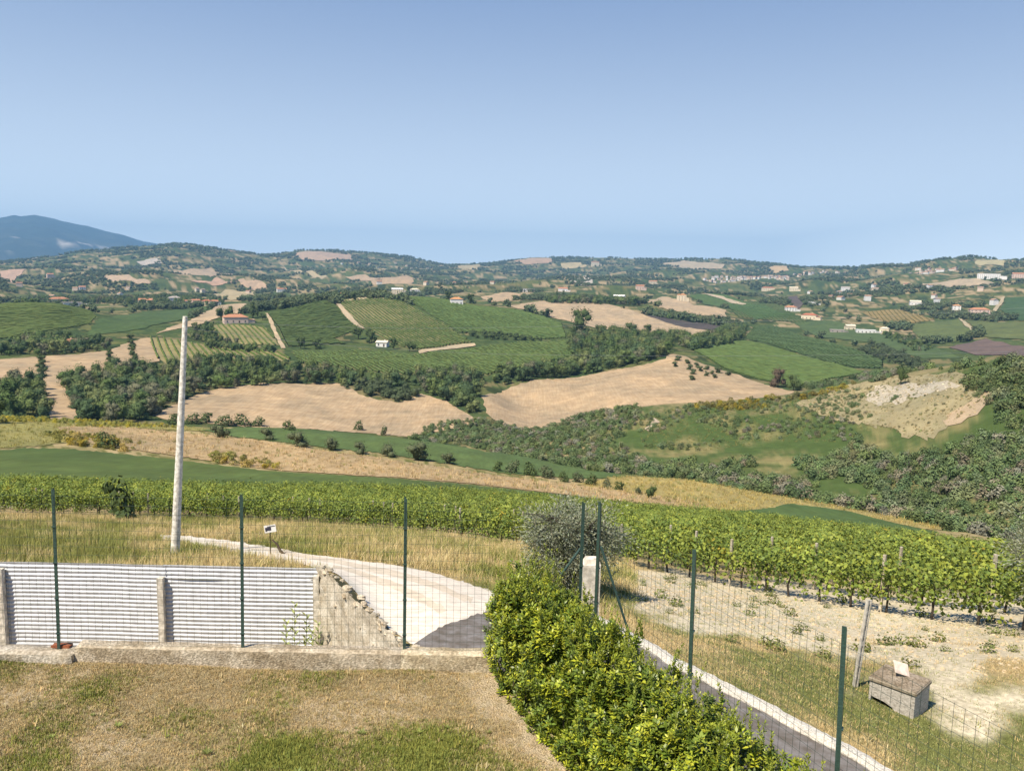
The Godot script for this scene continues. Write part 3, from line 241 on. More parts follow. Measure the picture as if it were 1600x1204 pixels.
const TREES := [
	["olive","olive_tree",-58.2,-162.4,3.63,"small round olive tree, first along the edge of the bright green field",1.12,0.11,0.13,0.07,"tree","olives along the green field"],
	["olive","olive_tree",-49.1,-164.7,2.94,"small round olive tree, second along the edge of the bright green field",1.12,0.11,0.13,0.07,"tree","olives along the green field"],
	["olive","olive_tree",-41.1,-157.5,3.64,"small round olive tree, third along the edge of the bright green field",1.12,0.11,0.13,0.07,"tree","olives along the green field"],
	["olive","olive_tree",-34.8,-156.7,3.17,"small round olive tree, fourth along the edge of the bright green field",1.12,0.11,0.13,0.07,"tree","olives along the green field"],
	["olive","olive_tree",-28.5,-155,2.7,"small round olive tree, fifth along the edge of the bright green field",1.12,0.11,0.13,0.07,"tree","olives along the green field"],
	["olive","olive_tree",-23.3,-155.5,3.11,"small round olive tree, sixth along the edge of the bright green field",1.12,0.11,0.13,0.07,"tree","olives along the green field"],
	["olive","olive_tree",-18.1,-155.6,4.13,"small round olive tree, seventh along the edge of the bright green field",1.12,0.11,0.13,0.07,"tree","olives along the green field"],
	["olive","olive_tree",-12,-156.2,2.58,"small round olive tree, last along the edge of the bright green field",1.12,0.11,0.13,0.07,"tree","olives along the green field"],
	["shrub","field_shrub",-2.3,-153.9,2.03,"grey-green shrub in the line along the brown strip above the grey olive",0.9,0.08,0.11,0.04,"shrub","shrubs along the brown strip"],
	["shrub","field_shrub",0.4,-153.4,2.42,"grey-green shrub in the line along the brown strip above the grey olive",0.9,0.11,0.13,0.07,"shrub","shrubs along the brown strip"],
	["shrub","field_shrub",3.8,-153.5,2.43,"grey-green shrub in the line along the brown strip above the grey olive",0.9,0.08,0.11,0.04,"shrub","shrubs along the brown strip"],
	["shrub","field_shrub",7,-151.4,2.4,"grey-green shrub in the line along the brown strip above the grey olive",0.9,0.11,0.13,0.07,"shrub","shrubs along the brown strip"],
	["shrub","field_shrub",9.9,-149.1,1.97,"grey-green shrub in the line along the brown strip above the grey olive",0.9,0.08,0.11,0.04,"shrub","shrubs along the brown strip"],
	["shrub","field_shrub",12.7,-150.6,2.19,"grey-green shrub in the line along the brown strip above the grey olive",0.9,0.11,0.13,0.07,"shrub","shrubs along the brown strip"],
	["shrub","field_shrub",15,-147.5,2.34,"grey-green shrub in the line along the brown strip above the grey olive",0.9,0.08,0.11,0.04,"shrub","shrubs along the brown strip"],
	["shrub","field_shrub",17.3,-144,1.91,"grey-green shrub in the line along the brown strip above the grey olive",0.9,0.11,0.13,0.07,"shrub","shrubs along the brown strip"],
	["shrub","field_shrub",19.4,-142.5,1.7,"grey-green shrub in the line along the brown strip above the grey olive",0.9,0.08,0.11,0.04,"shrub","shrubs along the brown strip"],
	["shrub","field_shrub",21.9,-137.4,1.47,"grey-green shrub in the line along the brown strip above the grey olive",0.9,0.11,0.13,0.07,"shrub","shrubs along the brown strip"],
	["broadleaf","bushy_tree",23.2,-131.3,2.69,"dark round bush standing alone at the edge of the golden field",0.81,0.08,0.112,0.042,"tree",""],
	["shrub","round_bush",-66.5,-133.6,2.54,"dark round bush alone among yellow broom on the near hillside",1.05,0.08,0.112,0.042,"shrub",""],
	["shrub","round_bush",-20.5,-42.3,2.26,"dark leafy bush rising out of the near vineyard front",0.69,0.08,0.112,0.042,"shrub",""],
	["broadleaf","edge_tree",-100.9,-157.6,6.38,"dark tree cut by the picture's edge on the crest",1.05,0.08,0.112,0.042,"tree",""],
	["broadleaf","tall_tree",117.7,-248.2,6.38,"lone dark tree on the scrubby ridge beside the pale scarp",0.84,0.08,0.112,0.042,"tree",""],
	["olive","olive_tree",98.6,-489.5,3.94,"small olive tree in the group at the top of the large tan field",1.12,0.08,0.105,0.05,"tree","olives on the large tan field"],
	["olive","olive_tree",93.8,-473.8,3.5,"small olive tree in the group at the top of the large tan field",1.12,0.08,0.105,0.05,"tree","olives on the large tan field"],
	["olive","olive_tree",103.1,-485,3.59,"small olive tree in the group at the top of the large tan field",1.12,0.08,0.105,0.05,"tree","olives on the large tan field"],
	["olive","olive_tree",100.6,-465.8,3.76,"small olive tree in the group at the top of the large tan field",1.12,0.08,0.105,0.05,"tree","olives on the large tan field"],
	["olive","olive_tree",99.7,-451.2,3.65,"small olive tree in the group at the top of the large tan field",1.12,0.08,0.105,0.05,"tree","olives on the large tan field"],
	["olive","olive_tree",93.7,-427.5,3.75,"small olive tree in the group at the top of the large tan field",1.12,0.08,0.105,0.05,"tree","olives on the large tan field"],
	["olive","olive_tree",107.2,-476,3.53,"small olive tree in the group at the top of the large tan field",1.12,0.08,0.105,0.05,"tree","olives on the large tan field"],
	["olive","olive_tree",106.1,-464.2,3.45,"small olive tree in the group at the top of the large tan field",1.12,0.08,0.105,0.05,"tree","olives on the large tan field"],
	["olive","olive_tree",111.1,-470.1,3.5,"small olive tree in the group at the top of the large tan field",1.12,0.08,0.105,0.05,"tree","olives on the large tan field"],
	["olive","olive_tree",106.8,-449.7,3.35,"small olive tree in the group at the top of the large tan field",1.12,0.08,0.105,0.05,"tree","olives on the large tan field"],
	["olive","olive_tree",111.1,-457.7,2.79,"small olive tree in the group at the top of the large tan field",1.12,0.08,0.105,0.05,"tree","olives on the large tan field"],
	["olive","olive_tree",116.2,-463.9,4.09,"small olive tree in the group at the top of the large tan field",1.12,0.08,0.105,0.05,"tree","olives on the large tan field"],
	["olive","olive_tree",109.3,-442.7,2.7,"small olive tree in the group at the top of the large tan field",1.12,0.08,0.105,0.05,"tree","olives on the large tan field"],
	["olive","olive_tree",120.2,-456.7,3.42,"small olive tree in the group at the top of the large tan field",1.12,0.08,0.105,0.05,"tree","olives on the large tan field"],
	["olive","olive_tree",-244.7,-425.9,4.2,"round tree in the short first row standing on the tan field",1.12,0.07,0.098,0.04,"tree","tree rows on the tan field"],
	["olive","olive_tree",-236.6,-411.6,4.38,"round tree in the short first row standing on the tan field",1.12,0.07,0.098,0.04,"tree","tree rows on the tan field"],
	["olive","olive_tree",-230.8,-401.9,4.27,"round tree in the short first row standing on the tan field",1.12,0.07,0.098,0.04,"tree","tree rows on the tan field"],
	["olive","olive_tree",-222.7,-388.2,4.42,"round tree in the short first row standing on the tan field",1.12,0.07,0.098,0.04,"tree","tree rows on the tan field"],
	["olive","olive_tree",-233.8,-475.9,3.84,"round tree in the short second row standing on the tan field",1.12,0.07,0.098,0.04,"tree","tree rows on the tan field"],
	["olive","olive_tree",-223.5,-455.4,4.01,"round tree in the short second row standing on the tan field",1.12,0.07,0.098,0.04,"tree","tree rows on the tan field"],
	["olive","olive_tree",-215.7,-440,3.87,"round tree in the short second row standing on the tan field",1.12,0.07,0.098,0.04,"tree","tree rows on the tan field"],
	["olive","olive_tree",-258.8,-557.5,4.86,"round tree in the short longest row standing on the tan field",1.12,0.07,0.098,0.04,"tree","tree rows on the tan field"],
	["olive","olive_tree",-246.7,-533,4.64,"round tree in the short longest row standing on the tan field",1.12,0.07,0.098,0.04,"tree","tree rows on the tan field"],
	["olive","olive_tree",-230.6,-498.8,4.7,"round tree in the short longest row standing on the tan field",1.12,0.07,0.098,0.04,"tree","tree rows on the tan field"],
	["olive","olive_tree",-216.3,-468.3,4.42,"round tree in the short longest row standing on the tan field",1.12,0.07,0.098,0.04,"tree","tree rows on the tan field"],
	["olive","olive_tree",-207.1,-449,4.56,"round tree in the short longest row standing on the tan field",1.12,0.07,0.098,0.04,"tree","tree rows on the tan field"],
	["olive","olive_tree",-200.6,-435.5,4.42,"round tree in the short longest row standing on the tan field",1.12,0.07,0.098,0.04,"tree","tree rows on the tan field"],
	["broadleaf","valley_tree",134.2,-414,11.46,"tall tree with brownish crown below the smooth green slope",0.93,0.11,0.085,0.06,"tree",""],
	["broadleaf","valley_tree",136.8,-397.8,8.47,"dark tree beside the brownish one below the smooth green slope",1.05,0.08,0.112,0.042,"tree",""],
	["shrub","hedge_bush",-115.1,-306.8,4.06,"dark bush in the hedge along the crest before the tan field",1.25,0.08,0.112,0.042,"shrub","bushes of the crest hedge"],
	["shrub","hedge_bush",-107.9,-305.6,4.02,"dark bush in the hedge along the crest before the tan field",1.44,0.08,0.112,0.042,"shrub","bushes of the crest hedge"],
	["shrub","hedge_bush",-102.5,-309.5,4.04,"dark bush in the hedge along the crest before the tan field",1.44,0.08,0.112,0.042,"shrub","bushes of the crest hedge"],
	["shrub","hedge_bush",-96.3,-310.1,4.02,"dark bush in the hedge along the crest before the tan field",1.15,0.08,0.112,0.042,"shrub","bushes of the crest hedge"],
	["shrub","hedge_bush",-118.1,-300.8,4,"dark bush in the hedge along the crest before the tan field",1.15,0.08,0.112,0.042,"shrub","bushes of the crest hedge"],
	["shrub","hedge_bush",-123.2,-297.2,3.99,"dark bush in the hedge along the crest before the tan field",1.25,0.08,0.112,0.042,"shrub","bushes of the crest hedge"],
	["shrub","hedge_bush",-51.5,-187.8,2.41,"dark bush in the hedge along the crest before the tan field",1.15,0.08,0.112,0.042,"shrub","bushes of the crest hedge"],
	["shrub","hedge_bush",-59.8,-318.7,4.02,"dark bush in the hedge along the crest before the tan field",0.77,0.08,0.112,0.042,"shrub","bushes of the crest hedge"],
	["shrub","hedge_bush",-48.4,-309.8,3.89,"dark bush in the hedge along the crest before the tan field",0.67,0.08,0.112,0.042,"shrub","bushes of the crest hedge"],
	["broadleaf","farm_tree",-100.8,-447.7,7.82,"dark broadleaf tree near the farmhouses across the valley",1.05,0.08,0.112,0.042,"tree","trees by the farmhouses"],
	["broadleaf","farm_tree",-159.3,-826.2,9.12,"dark broadleaf tree near the farmhouses across the valley",1.05,0.08,0.112,0.042,"tree","trees by the farmhouses"],
	["broadleaf","farm_tree",-271.5,-1578.8,12.41,"dark broadleaf tree near the farmhouses across the valley",1.05,0.08,0.112,0.042,"tree","trees by the farmhouses"],
	["broadleaf","farm_tree",-71.7,-902.9,11.23,"dark broadleaf tree near the farmhouses across the valley",1.05,0.08,0.112,0.042,"tree","trees by the farmhouses"],
	["broadleaf","farm_tree",-47.9,-915,11.36,"dark broadleaf tree near the farmhouses across the valley",1.05,0.08,0.112,0.042,"tree","trees by the farmhouses"],
	["broadleaf","farm_tree",-202.8,-1613,15.11,"dark broadleaf tree near the farmhouses across the valley",1.05,0.08,0.112,0.042,"tree","trees by the farmhouses"],
	["broadleaf","farm_tree",-120.6,-643.3,12.17,"dark broadleaf tree near the farmhouses across the valley",1.05,0.08,0.112,0.042,"tree","trees by the farmhouses"],
	["broadleaf","farm_tree",-108.4,-630.4,10.9,"dark broadleaf tree near the farmhouses across the valley",1.05,0.08,0.112,0.042,"tree","trees by the farmhouses"],
	["broadleaf","farm_tree",-86.5,-597.3,8.42,"dark broadleaf tree near the farmhouses across the valley",1.05,0.08,0.112,0.042,"tree","trees by the farmhouses"],
	["broadleaf","farm_tree",-72.4,-577.7,9.02,"dark broadleaf tree near the farmhouses across the valley",1.05,0.08,0.112,0.042,"tree","trees by the farmhouses"],
	["broadleaf","farm_tree",-253.1,-739.6,12.11,"dark broadleaf tree near the farmhouses across the valley",1.05,0.08,0.112,0.042,"tree","trees by the farmhouses"],
	["broadleaf","farm_tree",-256.8,-725.5,13.12,"dark broadleaf tree near the farmhouses across the valley",1.05,0.08,0.112,0.042,"tree","trees by the farmhouses"],
	["pointed","pointed_tree",-233.6,-741.4,16.86,"narrow dark cypress-like tree beside the farmhouses",1.19,0.08,0.112,0.042,"tree","cypresses"],
	["pointed","pointed_tree",-232.9,-752,10.98,"narrow dark cypress-like tree beside the farmhouses",1.19,0.08,0.112,0.042,"tree","cypresses"],
	["broadleaf","farm_tree",-221.2,-728.8,7.08,"dark broadleaf tree near the farmhouses across the valley",1.05,0.08,0.112,0.042,"tree","trees by the farmhouses"],
	["broadleaf","farm_tree",56.3,-703.2,24.04,"dark broadleaf tree near the farmhouses across the valley",1.05,0.08,0.112,0.042,"tree","trees by the farmhouses"],
	["pointed","pointed_tree",62.5,-1211.3,16.91,"narrow dark cypress-like tree beside the farmhouses",1.19,0.08,0.112,0.042,"tree","cypresses"],
	["pointed","pointed_tree",75.5,-1273.9,15.82,"narrow dark cypress-like tree beside the farmhouses",1.19,0.08,0.112,0.042,"tree","cypresses"],
	["pointed","pointed_tree",295.4,-1480.5,18.71,"narrow dark cypress-like tree beside the farmhouses",1.19,0.08,0.112,0.042,"tree","cypresses"],
	["broadleaf","farm_tree",107.5,-757.7,11.86,"dark broadleaf tree near the farmhouses across the valley",1.05,0.08,0.112,0.042,"tree","trees by the farmhouses"],
	["broadleaf","farm_tree",119.7,-735,11.54,"dark broadleaf tree near the farmhouses across the valley",1.05,0.08,0.112,0.042,"tree","trees by the farmhouses"],
	["broadleaf","farm_tree",128.9,-709.6,10.06,"dark broadleaf tree near the farmhouses across the valley",1.05,0.08,0.112,0.042,"tree","trees by the farmhouses"],
	["broadleaf","farm_tree",-115.9,-659.2,7.26,"dark broadleaf tree near the farmhouses across the valley",1.05,0.08,0.112,0.042,"tree","trees by the farmhouses"],
	["broadleaf","farm_tree",-150.7,-585.2,9.36,"dark broadleaf tree near the farmhouses across the valley",1.05,0.08,0.112,0.042,"tree","trees by the farmhouses"],
	["broadleaf","farm_tree",-140,-588.3,8.43,"dark broadleaf tree near the farmhouses across the valley",1.05,0.08,0.112,0.042,"tree","trees by the farmhouses"],
	["broadleaf","farm_tree",-203.5,-555.3,7.33,"dark broadleaf tree near the farmhouses across the valley",1.05,0.08,0.112,0.042,"tree","trees by the farmhouses"]]
const WOODS := [
	["wood_tree","wd1",5.6,7.8,[[0.095,0.138,0.055],[0.078,0.12,0.055],[0.12,0.16,0.065],[0.1,0.15,0.048],[0.17,0.2,0.08],[0.15,0.155,0.095],[0.085,0.13,0.06],[0.13,0.175,0.06]],"dark broadleaf tree in the wood between the tan fields","the wood between the tan fields",150,"broadleaf"],
	["copse_tree","wd2",6,8.5,[[0.095,0.138,0.055],[0.078,0.12,0.055],[0.12,0.16,0.065],[0.1,0.15,0.048],[0.17,0.2,0.08],[0.15,0.155,0.095],[0.085,0.13,0.06],[0.13,0.175,0.06]],"dark broadleaf tree in the copse at the picture's edge below the tan field","the copse at the edge",40,"broadleaf"],
	["valley_wood_tree","wd3",5.6,7.5,[[0.095,0.138,0.055],[0.078,0.12,0.055],[0.12,0.16,0.065],[0.1,0.15,0.048],[0.17,0.2,0.08],[0.15,0.155,0.095],[0.085,0.13,0.06],[0.13,0.175,0.06]],"broadleaf tree in the valley wood between two tan fields","the valley wood",50,"broadleaf"],
	["hillside_wood_tree","wd4",6,8.6,[[0.095,0.138,0.055],[0.078,0.12,0.055],[0.12,0.16,0.065],[0.1,0.15,0.048],[0.17,0.2,0.08],[0.15,0.155,0.095],[0.085,0.13,0.06],[0.13,0.175,0.06]],"tall dark tree in the hillside wood above the large tan field","the hillside wood",110,"broadleaf"],
	["valley_head_tree","wd5",6.5,9,[[0.095,0.138,0.055],[0.078,0.12,0.055],[0.12,0.16,0.065],[0.1,0.15,0.048],[0.17,0.2,0.08],[0.15,0.155,0.095],[0.085,0.13,0.06],[0.13,0.175,0.06]],"dark tree in the belt at the head of the valley","the belt at the valley head",45,"broadleaf"],
	["grove_olive","wd6",5.4,4.6,[[0.075,0.1,0.05],[0.09,0.115,0.06]],"olive tree in the small grove set into the tan field","the small olive grove",36,"olive"],
	["terrace_olive","wd7",7,4.2,[[0.07,0.095,0.05],[0.085,0.11,0.06]],"small olive tree in the regular grove on the far slope","the regular olive grove",70,"olive"],
	["orchard_tree","wd8",6.5,4,[[0.07,0.1,0.045],[0.085,0.115,0.05]],"small tree in the orchard strip between the hillside vineyards","the orchard strip",50,"olive"],
	["farm_belt_tree","wd9",7,7.5,[[0.095,0.138,0.055],[0.078,0.12,0.055],[0.12,0.16,0.065],[0.1,0.15,0.048],[0.17,0.2,0.08],[0.15,0.155,0.095],[0.085,0.13,0.06],[0.13,0.175,0.06]],"dark tree in the belt around the pink farmhouse","the belt round the pink farmhouse",55,"broadleaf"],
	["ridge_tree","wd10",8,10,[[0.095,0.138,0.055],[0.078,0.12,0.055],[0.12,0.16,0.065],[0.1,0.15,0.048],[0.17,0.2,0.08],[0.15,0.155,0.095],[0.085,0.13,0.06],[0.13,0.175,0.06]],"dark tree in the belt on the hilltop beyond the long tan field","the hilltop belt",34,"broadleaf"],
	["lane_tree","wd11",8,7,[[0.095,0.138,0.055],[0.078,0.12,0.055],[0.12,0.16,0.065],[0.1,0.15,0.048],[0.17,0.2,0.08],[0.15,0.155,0.095],[0.085,0.13,0.06],[0.13,0.175,0.06]],"dark tree in the hedge beside the ploughed strip","the hedge by the ploughed strip",20,"broadleaf"],
	["village_tree","wd12",12,8,[[0.095,0.138,0.055],[0.078,0.12,0.055],[0.12,0.16,0.065],[0.1,0.15,0.048],[0.17,0.2,0.08],[0.15,0.155,0.095],[0.085,0.13,0.06],[0.13,0.175,0.06]],"dark tree among the scattered hamlet houses","trees of the hamlet",45,"broadleaf"],
	["villa_tree","wd13",7,5.5,[[0.095,0.138,0.055],[0.078,0.12,0.055],[0.12,0.16,0.065],[0.1,0.15,0.048],[0.17,0.2,0.08],[0.15,0.155,0.095],[0.085,0.13,0.06],[0.13,0.175,0.06]],"tree between the two wide-rowed vineyards","trees between the vineyards",24,"broadleaf"],
	["slope_tree","wd14",9,6,[[0.095,0.138,0.055],[0.078,0.12,0.055],[0.12,0.16,0.065],[0.1,0.15,0.048],[0.17,0.2,0.08],[0.15,0.155,0.095],[0.085,0.13,0.06],[0.13,0.175,0.06]],"dark tree in the belt behind the white sheds","the belt behind the sheds",22,"broadleaf"]]
const SCRUB := [
	["broom","s1",1.4,0.8,[[0.34,0.29,0.04],[0.28,0.26,0.06],[0.18,0.19,0.055]],"yellow flowering broom along the crest of the near hillside","broom",1.4,-0.1],
	["broom","s2",1.7,1,[[0.26,0.21,0.03],[0.22,0.2,0.05],[0.16,0.16,0.045],[0.3,0.24,0.08]],"patchy yellow broom between the brown strip and green field","broom",1.2,-0.12],
	["scrub","s3",2.6,1.9,[[0.09,0.13,0.055],[0.11,0.15,0.065],[0.13,0.16,0.08],[0.12,0.165,0.065],[0.15,0.165,0.09],[0.1,0.14,0.06],[0.13,0.17,0.07],[0.19,0.18,0.13]],"dense scrub filling the gully below the large tan field","scrub",0.9,-0.5],
	["scrub","s4",2.1,2.3,[[0.09,0.13,0.055],[0.11,0.15,0.065],[0.13,0.16,0.08],[0.12,0.165,0.065],[0.15,0.165,0.09],[0.1,0.14,0.06],[0.13,0.17,0.07],[0.19,0.18,0.13]],"tangled grey-green scrub covering the lower slope of the ridge","scrub",0.7,-0.33],
	["scrub","s5",2.6,1.3,[[0.09,0.13,0.055],[0.11,0.15,0.065],[0.13,0.16,0.08],[0.12,0.165,0.065],[0.15,0.165,0.09],[0.1,0.14,0.06],[0.13,0.17,0.07],[0.19,0.18,0.13]],"scattered low scrub over the open upper slope of the ridge","scrub",1.3,-0.05],
	["broom","s6",2.4,1.8,[[0.24,0.2,0.03],[0.17,0.15,0.045],[0.1,0.1,0.04]],"yellow broom along the top of the scrubby ridge","broom",1,-0.2],
	["scrub","s7",2.4,2.6,[[0.085,0.12,0.05],[0.11,0.14,0.06],[0.13,0.15,0.08]],"dark tall scrub at the end of the ridge by the picture's edge","scrub",0.9,-0.2],
	["scrub","s10",2.2,0.7,[[0.26,0.23,0.12],[0.32,0.27,0.15],[0.17,0.19,0.08],[0.22,0.2,0.11]],"low dry tussocks on the brown slope around the scarp","scrub",1.6,-0.05],
	["scrub","s8",3.2,2.6,[[0.09,0.13,0.055],[0.11,0.15,0.065],[0.13,0.16,0.08],[0.12,0.165,0.065],[0.15,0.165,0.09],[0.1,0.14,0.06],[0.13,0.17,0.07],[0.19,0.18,0.13]],"scrub along the ridge line above the pale scarp","scrub",1,0],
	["scrub","s9",4,3.2,[[0.09,0.13,0.055],[0.11,0.15,0.065],[0.13,0.16,0.08],[0.12,0.165,0.065],[0.15,0.165,0.09],[0.1,0.14,0.06],[0.13,0.17,0.07],[0.19,0.18,0.13]],"grey bushes in the dip behind the scrubby ridge","scrub",1,-0.2]]
const HOUSES := [
	[-619,-1127,21.9,7.2,11,0.3,[0.8,0.7,0.52],[0.5,0.24,0.14],"hip","long cream farmhouse on the rounded hill, main block"],
	[-556,-1042,22,4.6,11,0.2,[0.86,0.85,0.82],[0.42,0.38,0.34],"flat","low white building beside the long cream farmhouse"],
	[-509,-1146,17.5,4.9,11,-0.2,[0.8,0.7,0.52],[0.5,0.24,0.14],"gable","tan-roofed low house in the hamlet"],
	[-485,-1184,15.9,6.4,11,0.2,[0.86,0.85,0.82],[0.42,0.38,0.34],"hip","white house in the hamlet"],
	[-439,-1116,7.4,5.4,5.6,0,[0.86,0.85,0.82],[0.5,0.24,0.14],"gable","narrow white house in the hamlet"],
	[-433,-1127,10.3,5.4,7.7,0.4,[0.76,0.58,0.48],[0.5,0.24,0.14],"gable","pinkish house in the middle of the hamlet"],
	[-413,-1114,12,6,9,-0.3,[0.8,0.7,0.52],[0.44,0.17,0.1],"hip","cream house with red hipped roof in the hamlet"],
	[-404,-1126,12,4.7,9,0.1,[0.86,0.85,0.82],[0.5,0.24,0.14],"gable","last house of the hamlet towards the villa"],
	[-240,-713,19.8,5,11,0.15,[0.76,0.58,0.48],[0.5,0.24,0.14],"hip","large pinkish villa with terracotta roof above the small vineyard"],
	[-281,-521,9.2,3,6.9,0.5,[0.76,0.58,0.48],[0.5,0.24,0.14],"gable","pink farmhouse half hidden by dark trees"],
	[-175,-851,11.4,4.4,8.6,-0.2,[0.86,0.85,0.82],[0.44,0.17,0.1],"hip","red-roofed house at the end of the hill crest"],
	[-279,-1583,27.4,7.2,11,0.3,[0.8,0.7,0.52],[0.58,0.3,0.14],"hip","wide orange-roofed house on the hill crest"],
	[-225,-1600,21.3,9,11,0,[0.8,0.7,0.52],[0.86,0.85,0.82],"gable","tall cream house on the hill crest"],
	[-193,-1611,17.6,7.2,11,0.2,[0.86,0.85,0.82],[0.8,0.7,0.52],"hip","small white house on the hill crest"],
	[-60,-867,12.8,5.3,9.6,0.1,[0.86,0.85,0.82],[0.58,0.3,0.14],"hip","white house with pyramid orange roof beside the hill vineyards"],
	[-97,-613,8.2,3.1,6.1,-0.35,[0.86,0.85,0.82],[0.8,0.7,0.52],"gable","white farmhouse among trees below the striped vineyard"],
	[28,-1649,23,6.4,11,0.2,[0.86,0.85,0.82],[0.42,0.38,0.34],"flat","flat white building behind the hilltop"],
	[142,-1251,16.6,4.2,11,0.1,[0.8,0.7,0.52],[0.8,0.7,0.52],"hip","low cream-roofed house above the long tan field"],
	[167,-1316,17.5,7.4,11,-0.3,[0.86,0.85,0.82],[0.86,0.85,0.82],"gable","bright white house above the long tan field"],
	[299,-1482,15.2,11,11,0.2,[0.8,0.7,0.52],[0.58,0.3,0.14],"hip","tall cream house with orange roof above the small tan field"],
	[89,-701,6.6,3.2,4.9,0.1,[0.86,0.85,0.82],[0.44,0.17,0.1],"gable","white house between the crowns of the hillside wood"],
	[701,-2298,33.5,8,11,0.2,[0.8,0.7,0.52],[0.44,0.17,0.1],"hip","red-roofed house by the olive terraces"],
	[741,-2206,21.6,7.8,11,0,[0.8,0.7,0.52],[0.8,0.7,0.52],"gable","pale small house by the olive terraces"],
	[434,-1299,17,6.1,11,0.2,[0.86,0.85,0.82],[0.5,0.24,0.14],"hip","red-roofed house on the far slope, upper of two"],
	[401,-1123,19.4,5.3,11,-0.2,[0.8,0.7,0.52],[0.44,0.17,0.1],"hip","wide red-roofed house on the far slope, lower of two"],
	[501,-1389,13.7,4.9,10.3,0.3,[0.86,0.85,0.82],[0.86,0.85,0.82],"flat","white block above the two red-roofed houses"],
	[834,-2096,21,11.3,11,0.1,[0.86,0.85,0.82],[0.42,0.38,0.34],"gable","white house at the corner of the striped olive field"],
	[379,-968,15.3,2.9,11,0.1,[0.42,0.38,0.34],[0.42,0.38,0.34],"flat","grey shed at the end of the row of white sheds"],
	[406,-998,10.8,4.8,8.1,0.4,[0.8,0.7,0.52],[0.8,0.7,0.52],"gable","cream house behind the white sheds"],
	[412,-967,21.2,3.5,11,0.15,[0.86,0.85,0.82],[0.86,0.85,0.82],"flat","long bright white shed on the green slope"],
	[434,-967,9.9,4.7,7.4,-0.1,[0.8,0.7,0.52],[0.8,0.7,0.52],"hip","pale yellow house at the end of the sheds"],
	[650,-1219,10.7,6.2,8,0.2,[0.86,0.85,0.82],[0.58,0.3,0.14],"hip","small white house with orange roof near the big farmhouse"],
	[621,-1107,23.6,9.2,11,0.2,[0.76,0.58,0.48],[0.5,0.24,0.14],"hip","big farmhouse with stepped roofs at the top of the straight track"],
	[609,-1059,17,4.1,11,0,[0.86,0.85,0.82],[0.42,0.38,0.34],"flat","white annex beside the big farmhouse"],
	[1091,-1920,46.2,11.1,11,0.05,[0.86,0.85,0.82],[0.42,0.38,0.34],"flat","long white building under the hill town"],
	[1164,-1926,27.9,12.6,11,0.2,[0.76,0.58,0.48],[0.5,0.24,0.14],"gable","reddish house at the picture's edge under the hill town"],
	[670,-1387,16.7,5.2,11,0.2,[0.86,0.85,0.82],[0.8,0.7,0.52],"gable","white house among trees halfway up the far slope"],
	[-1330,-2382,16.9,10.6,11,0.2,[0.76,0.58,0.48],[0.5,0.24,0.14],"gable","single pale house high on the far hill below the mountain"],
	[98,-1668,18.1,5.6,11,0.1,[0.86,0.85,0.82],[0.5,0.24,0.14],"gable","white house behind the hilltop trees"],
	[261,-1728,16.2,7.8,11,0.2,[0.76,0.58,0.48],[0.5,0.24,0.14],"gable","pink house before the distant town"],
	[393,-2362,22.3,12,11,0.2,[0.8,0.7,0.52],[0.5,0.24,0.14],"gable","cream house before the distant town"],
	[409,-4244,39.6,21.4,11,0.2,[0.8,0.7,0.52],[0.5,0.24,0.14],"gable","isolated manor on a distant ridge"],
	[-548,-1957,22,5.7,11,0.2,[0.86,0.85,0.82],[0.5,0.24,0.14],"gable","white house in the dip behind the main hill"],
	[-954,-1833,12.8,5.8,9.6,0.2,[0.86,0.85,0.82],[0.5,0.24,0.14],"gable","small white house in the fields behind the hamlet"]]
const TOWNS := [
	["t1",24,110,"pale house in the distant valley town"],
	["t2",28,90,"pale house in the far hill town under the skyline"],
	["t3",48,40,"scattered pale house between the two distant towns"],
	["t4",130,12,"lone pale house dotted over the far ridge"],
	["t5",105,26,"small pale house scattered over the far slope below the hill town"],
	["t6",95,14,"small pale house half hidden behind the main hill"],
	["t7",120,14,"small pale house in the fields behind the hamlet"]]
const WIRES := [
	["upper of two thin overhead wires running from the pole across the valley view",[-8.86,2.9,-22.3,-8.33,2.78,-23.66,-7.68,2.66,-25.03,-6.91,2.55,-26.4,-6.02,2.44,-27.81,-4.99,2.34,-29.2,-3.84,2.26,-30.55,-2.58,2.2,-32.05,-1.18,2.16,-33.54,0.35,2.13,-34.96,2,2.12,-36.31,3.77,2.12,-37.57,5.63,2.13,-38.73,7.59,2.16,-39.81,9.61,2.2,-40.79,11.7,2.26,-41.68,13.84,2.33,-42.48,16.01,2.41,-43.2,18.35,2.49,-44.15,20.73,2.6,-45.01,23.13,2.73,-45.78,25.56,2.88,-46.47,28,3.04,-47.08,30.44,3.2,-47.62,32.89,3.37,-48.09,35.33,3.53,-48.5]],
	["lower of two thin overhead wires running from the pole across the valley view",[-8.88,2.69,-22.3,-8.36,2.48,-23.67,-7.71,2.25,-25.05,-6.93,2.03,-26.42,-6.04,1.83,-27.83,-5.03,1.63,-29.33,-3.89,1.44,-30.79,-2.6,1.26,-32.21,-1.18,1.1,-33.58,0.36,0.97,-34.87,2.02,0.86,-36.26,3.8,0.75,-37.59,5.69,0.66,-38.83,7.68,0.59,-39.98,9.74,0.53,-41.02,11.86,0.5,-41.92,14.03,0.48,-42.73,16.23,0.48,-43.44,18.46,0.5,-44.06,20.83,0.5,-44.87,23.25,0.52,-45.65,25.7,0.56,-46.33,28.16,0.61,-46.94,30.62,0.68,-47.47,33.08,0.75,-47.94,35.54,0.82,-48.34]]]
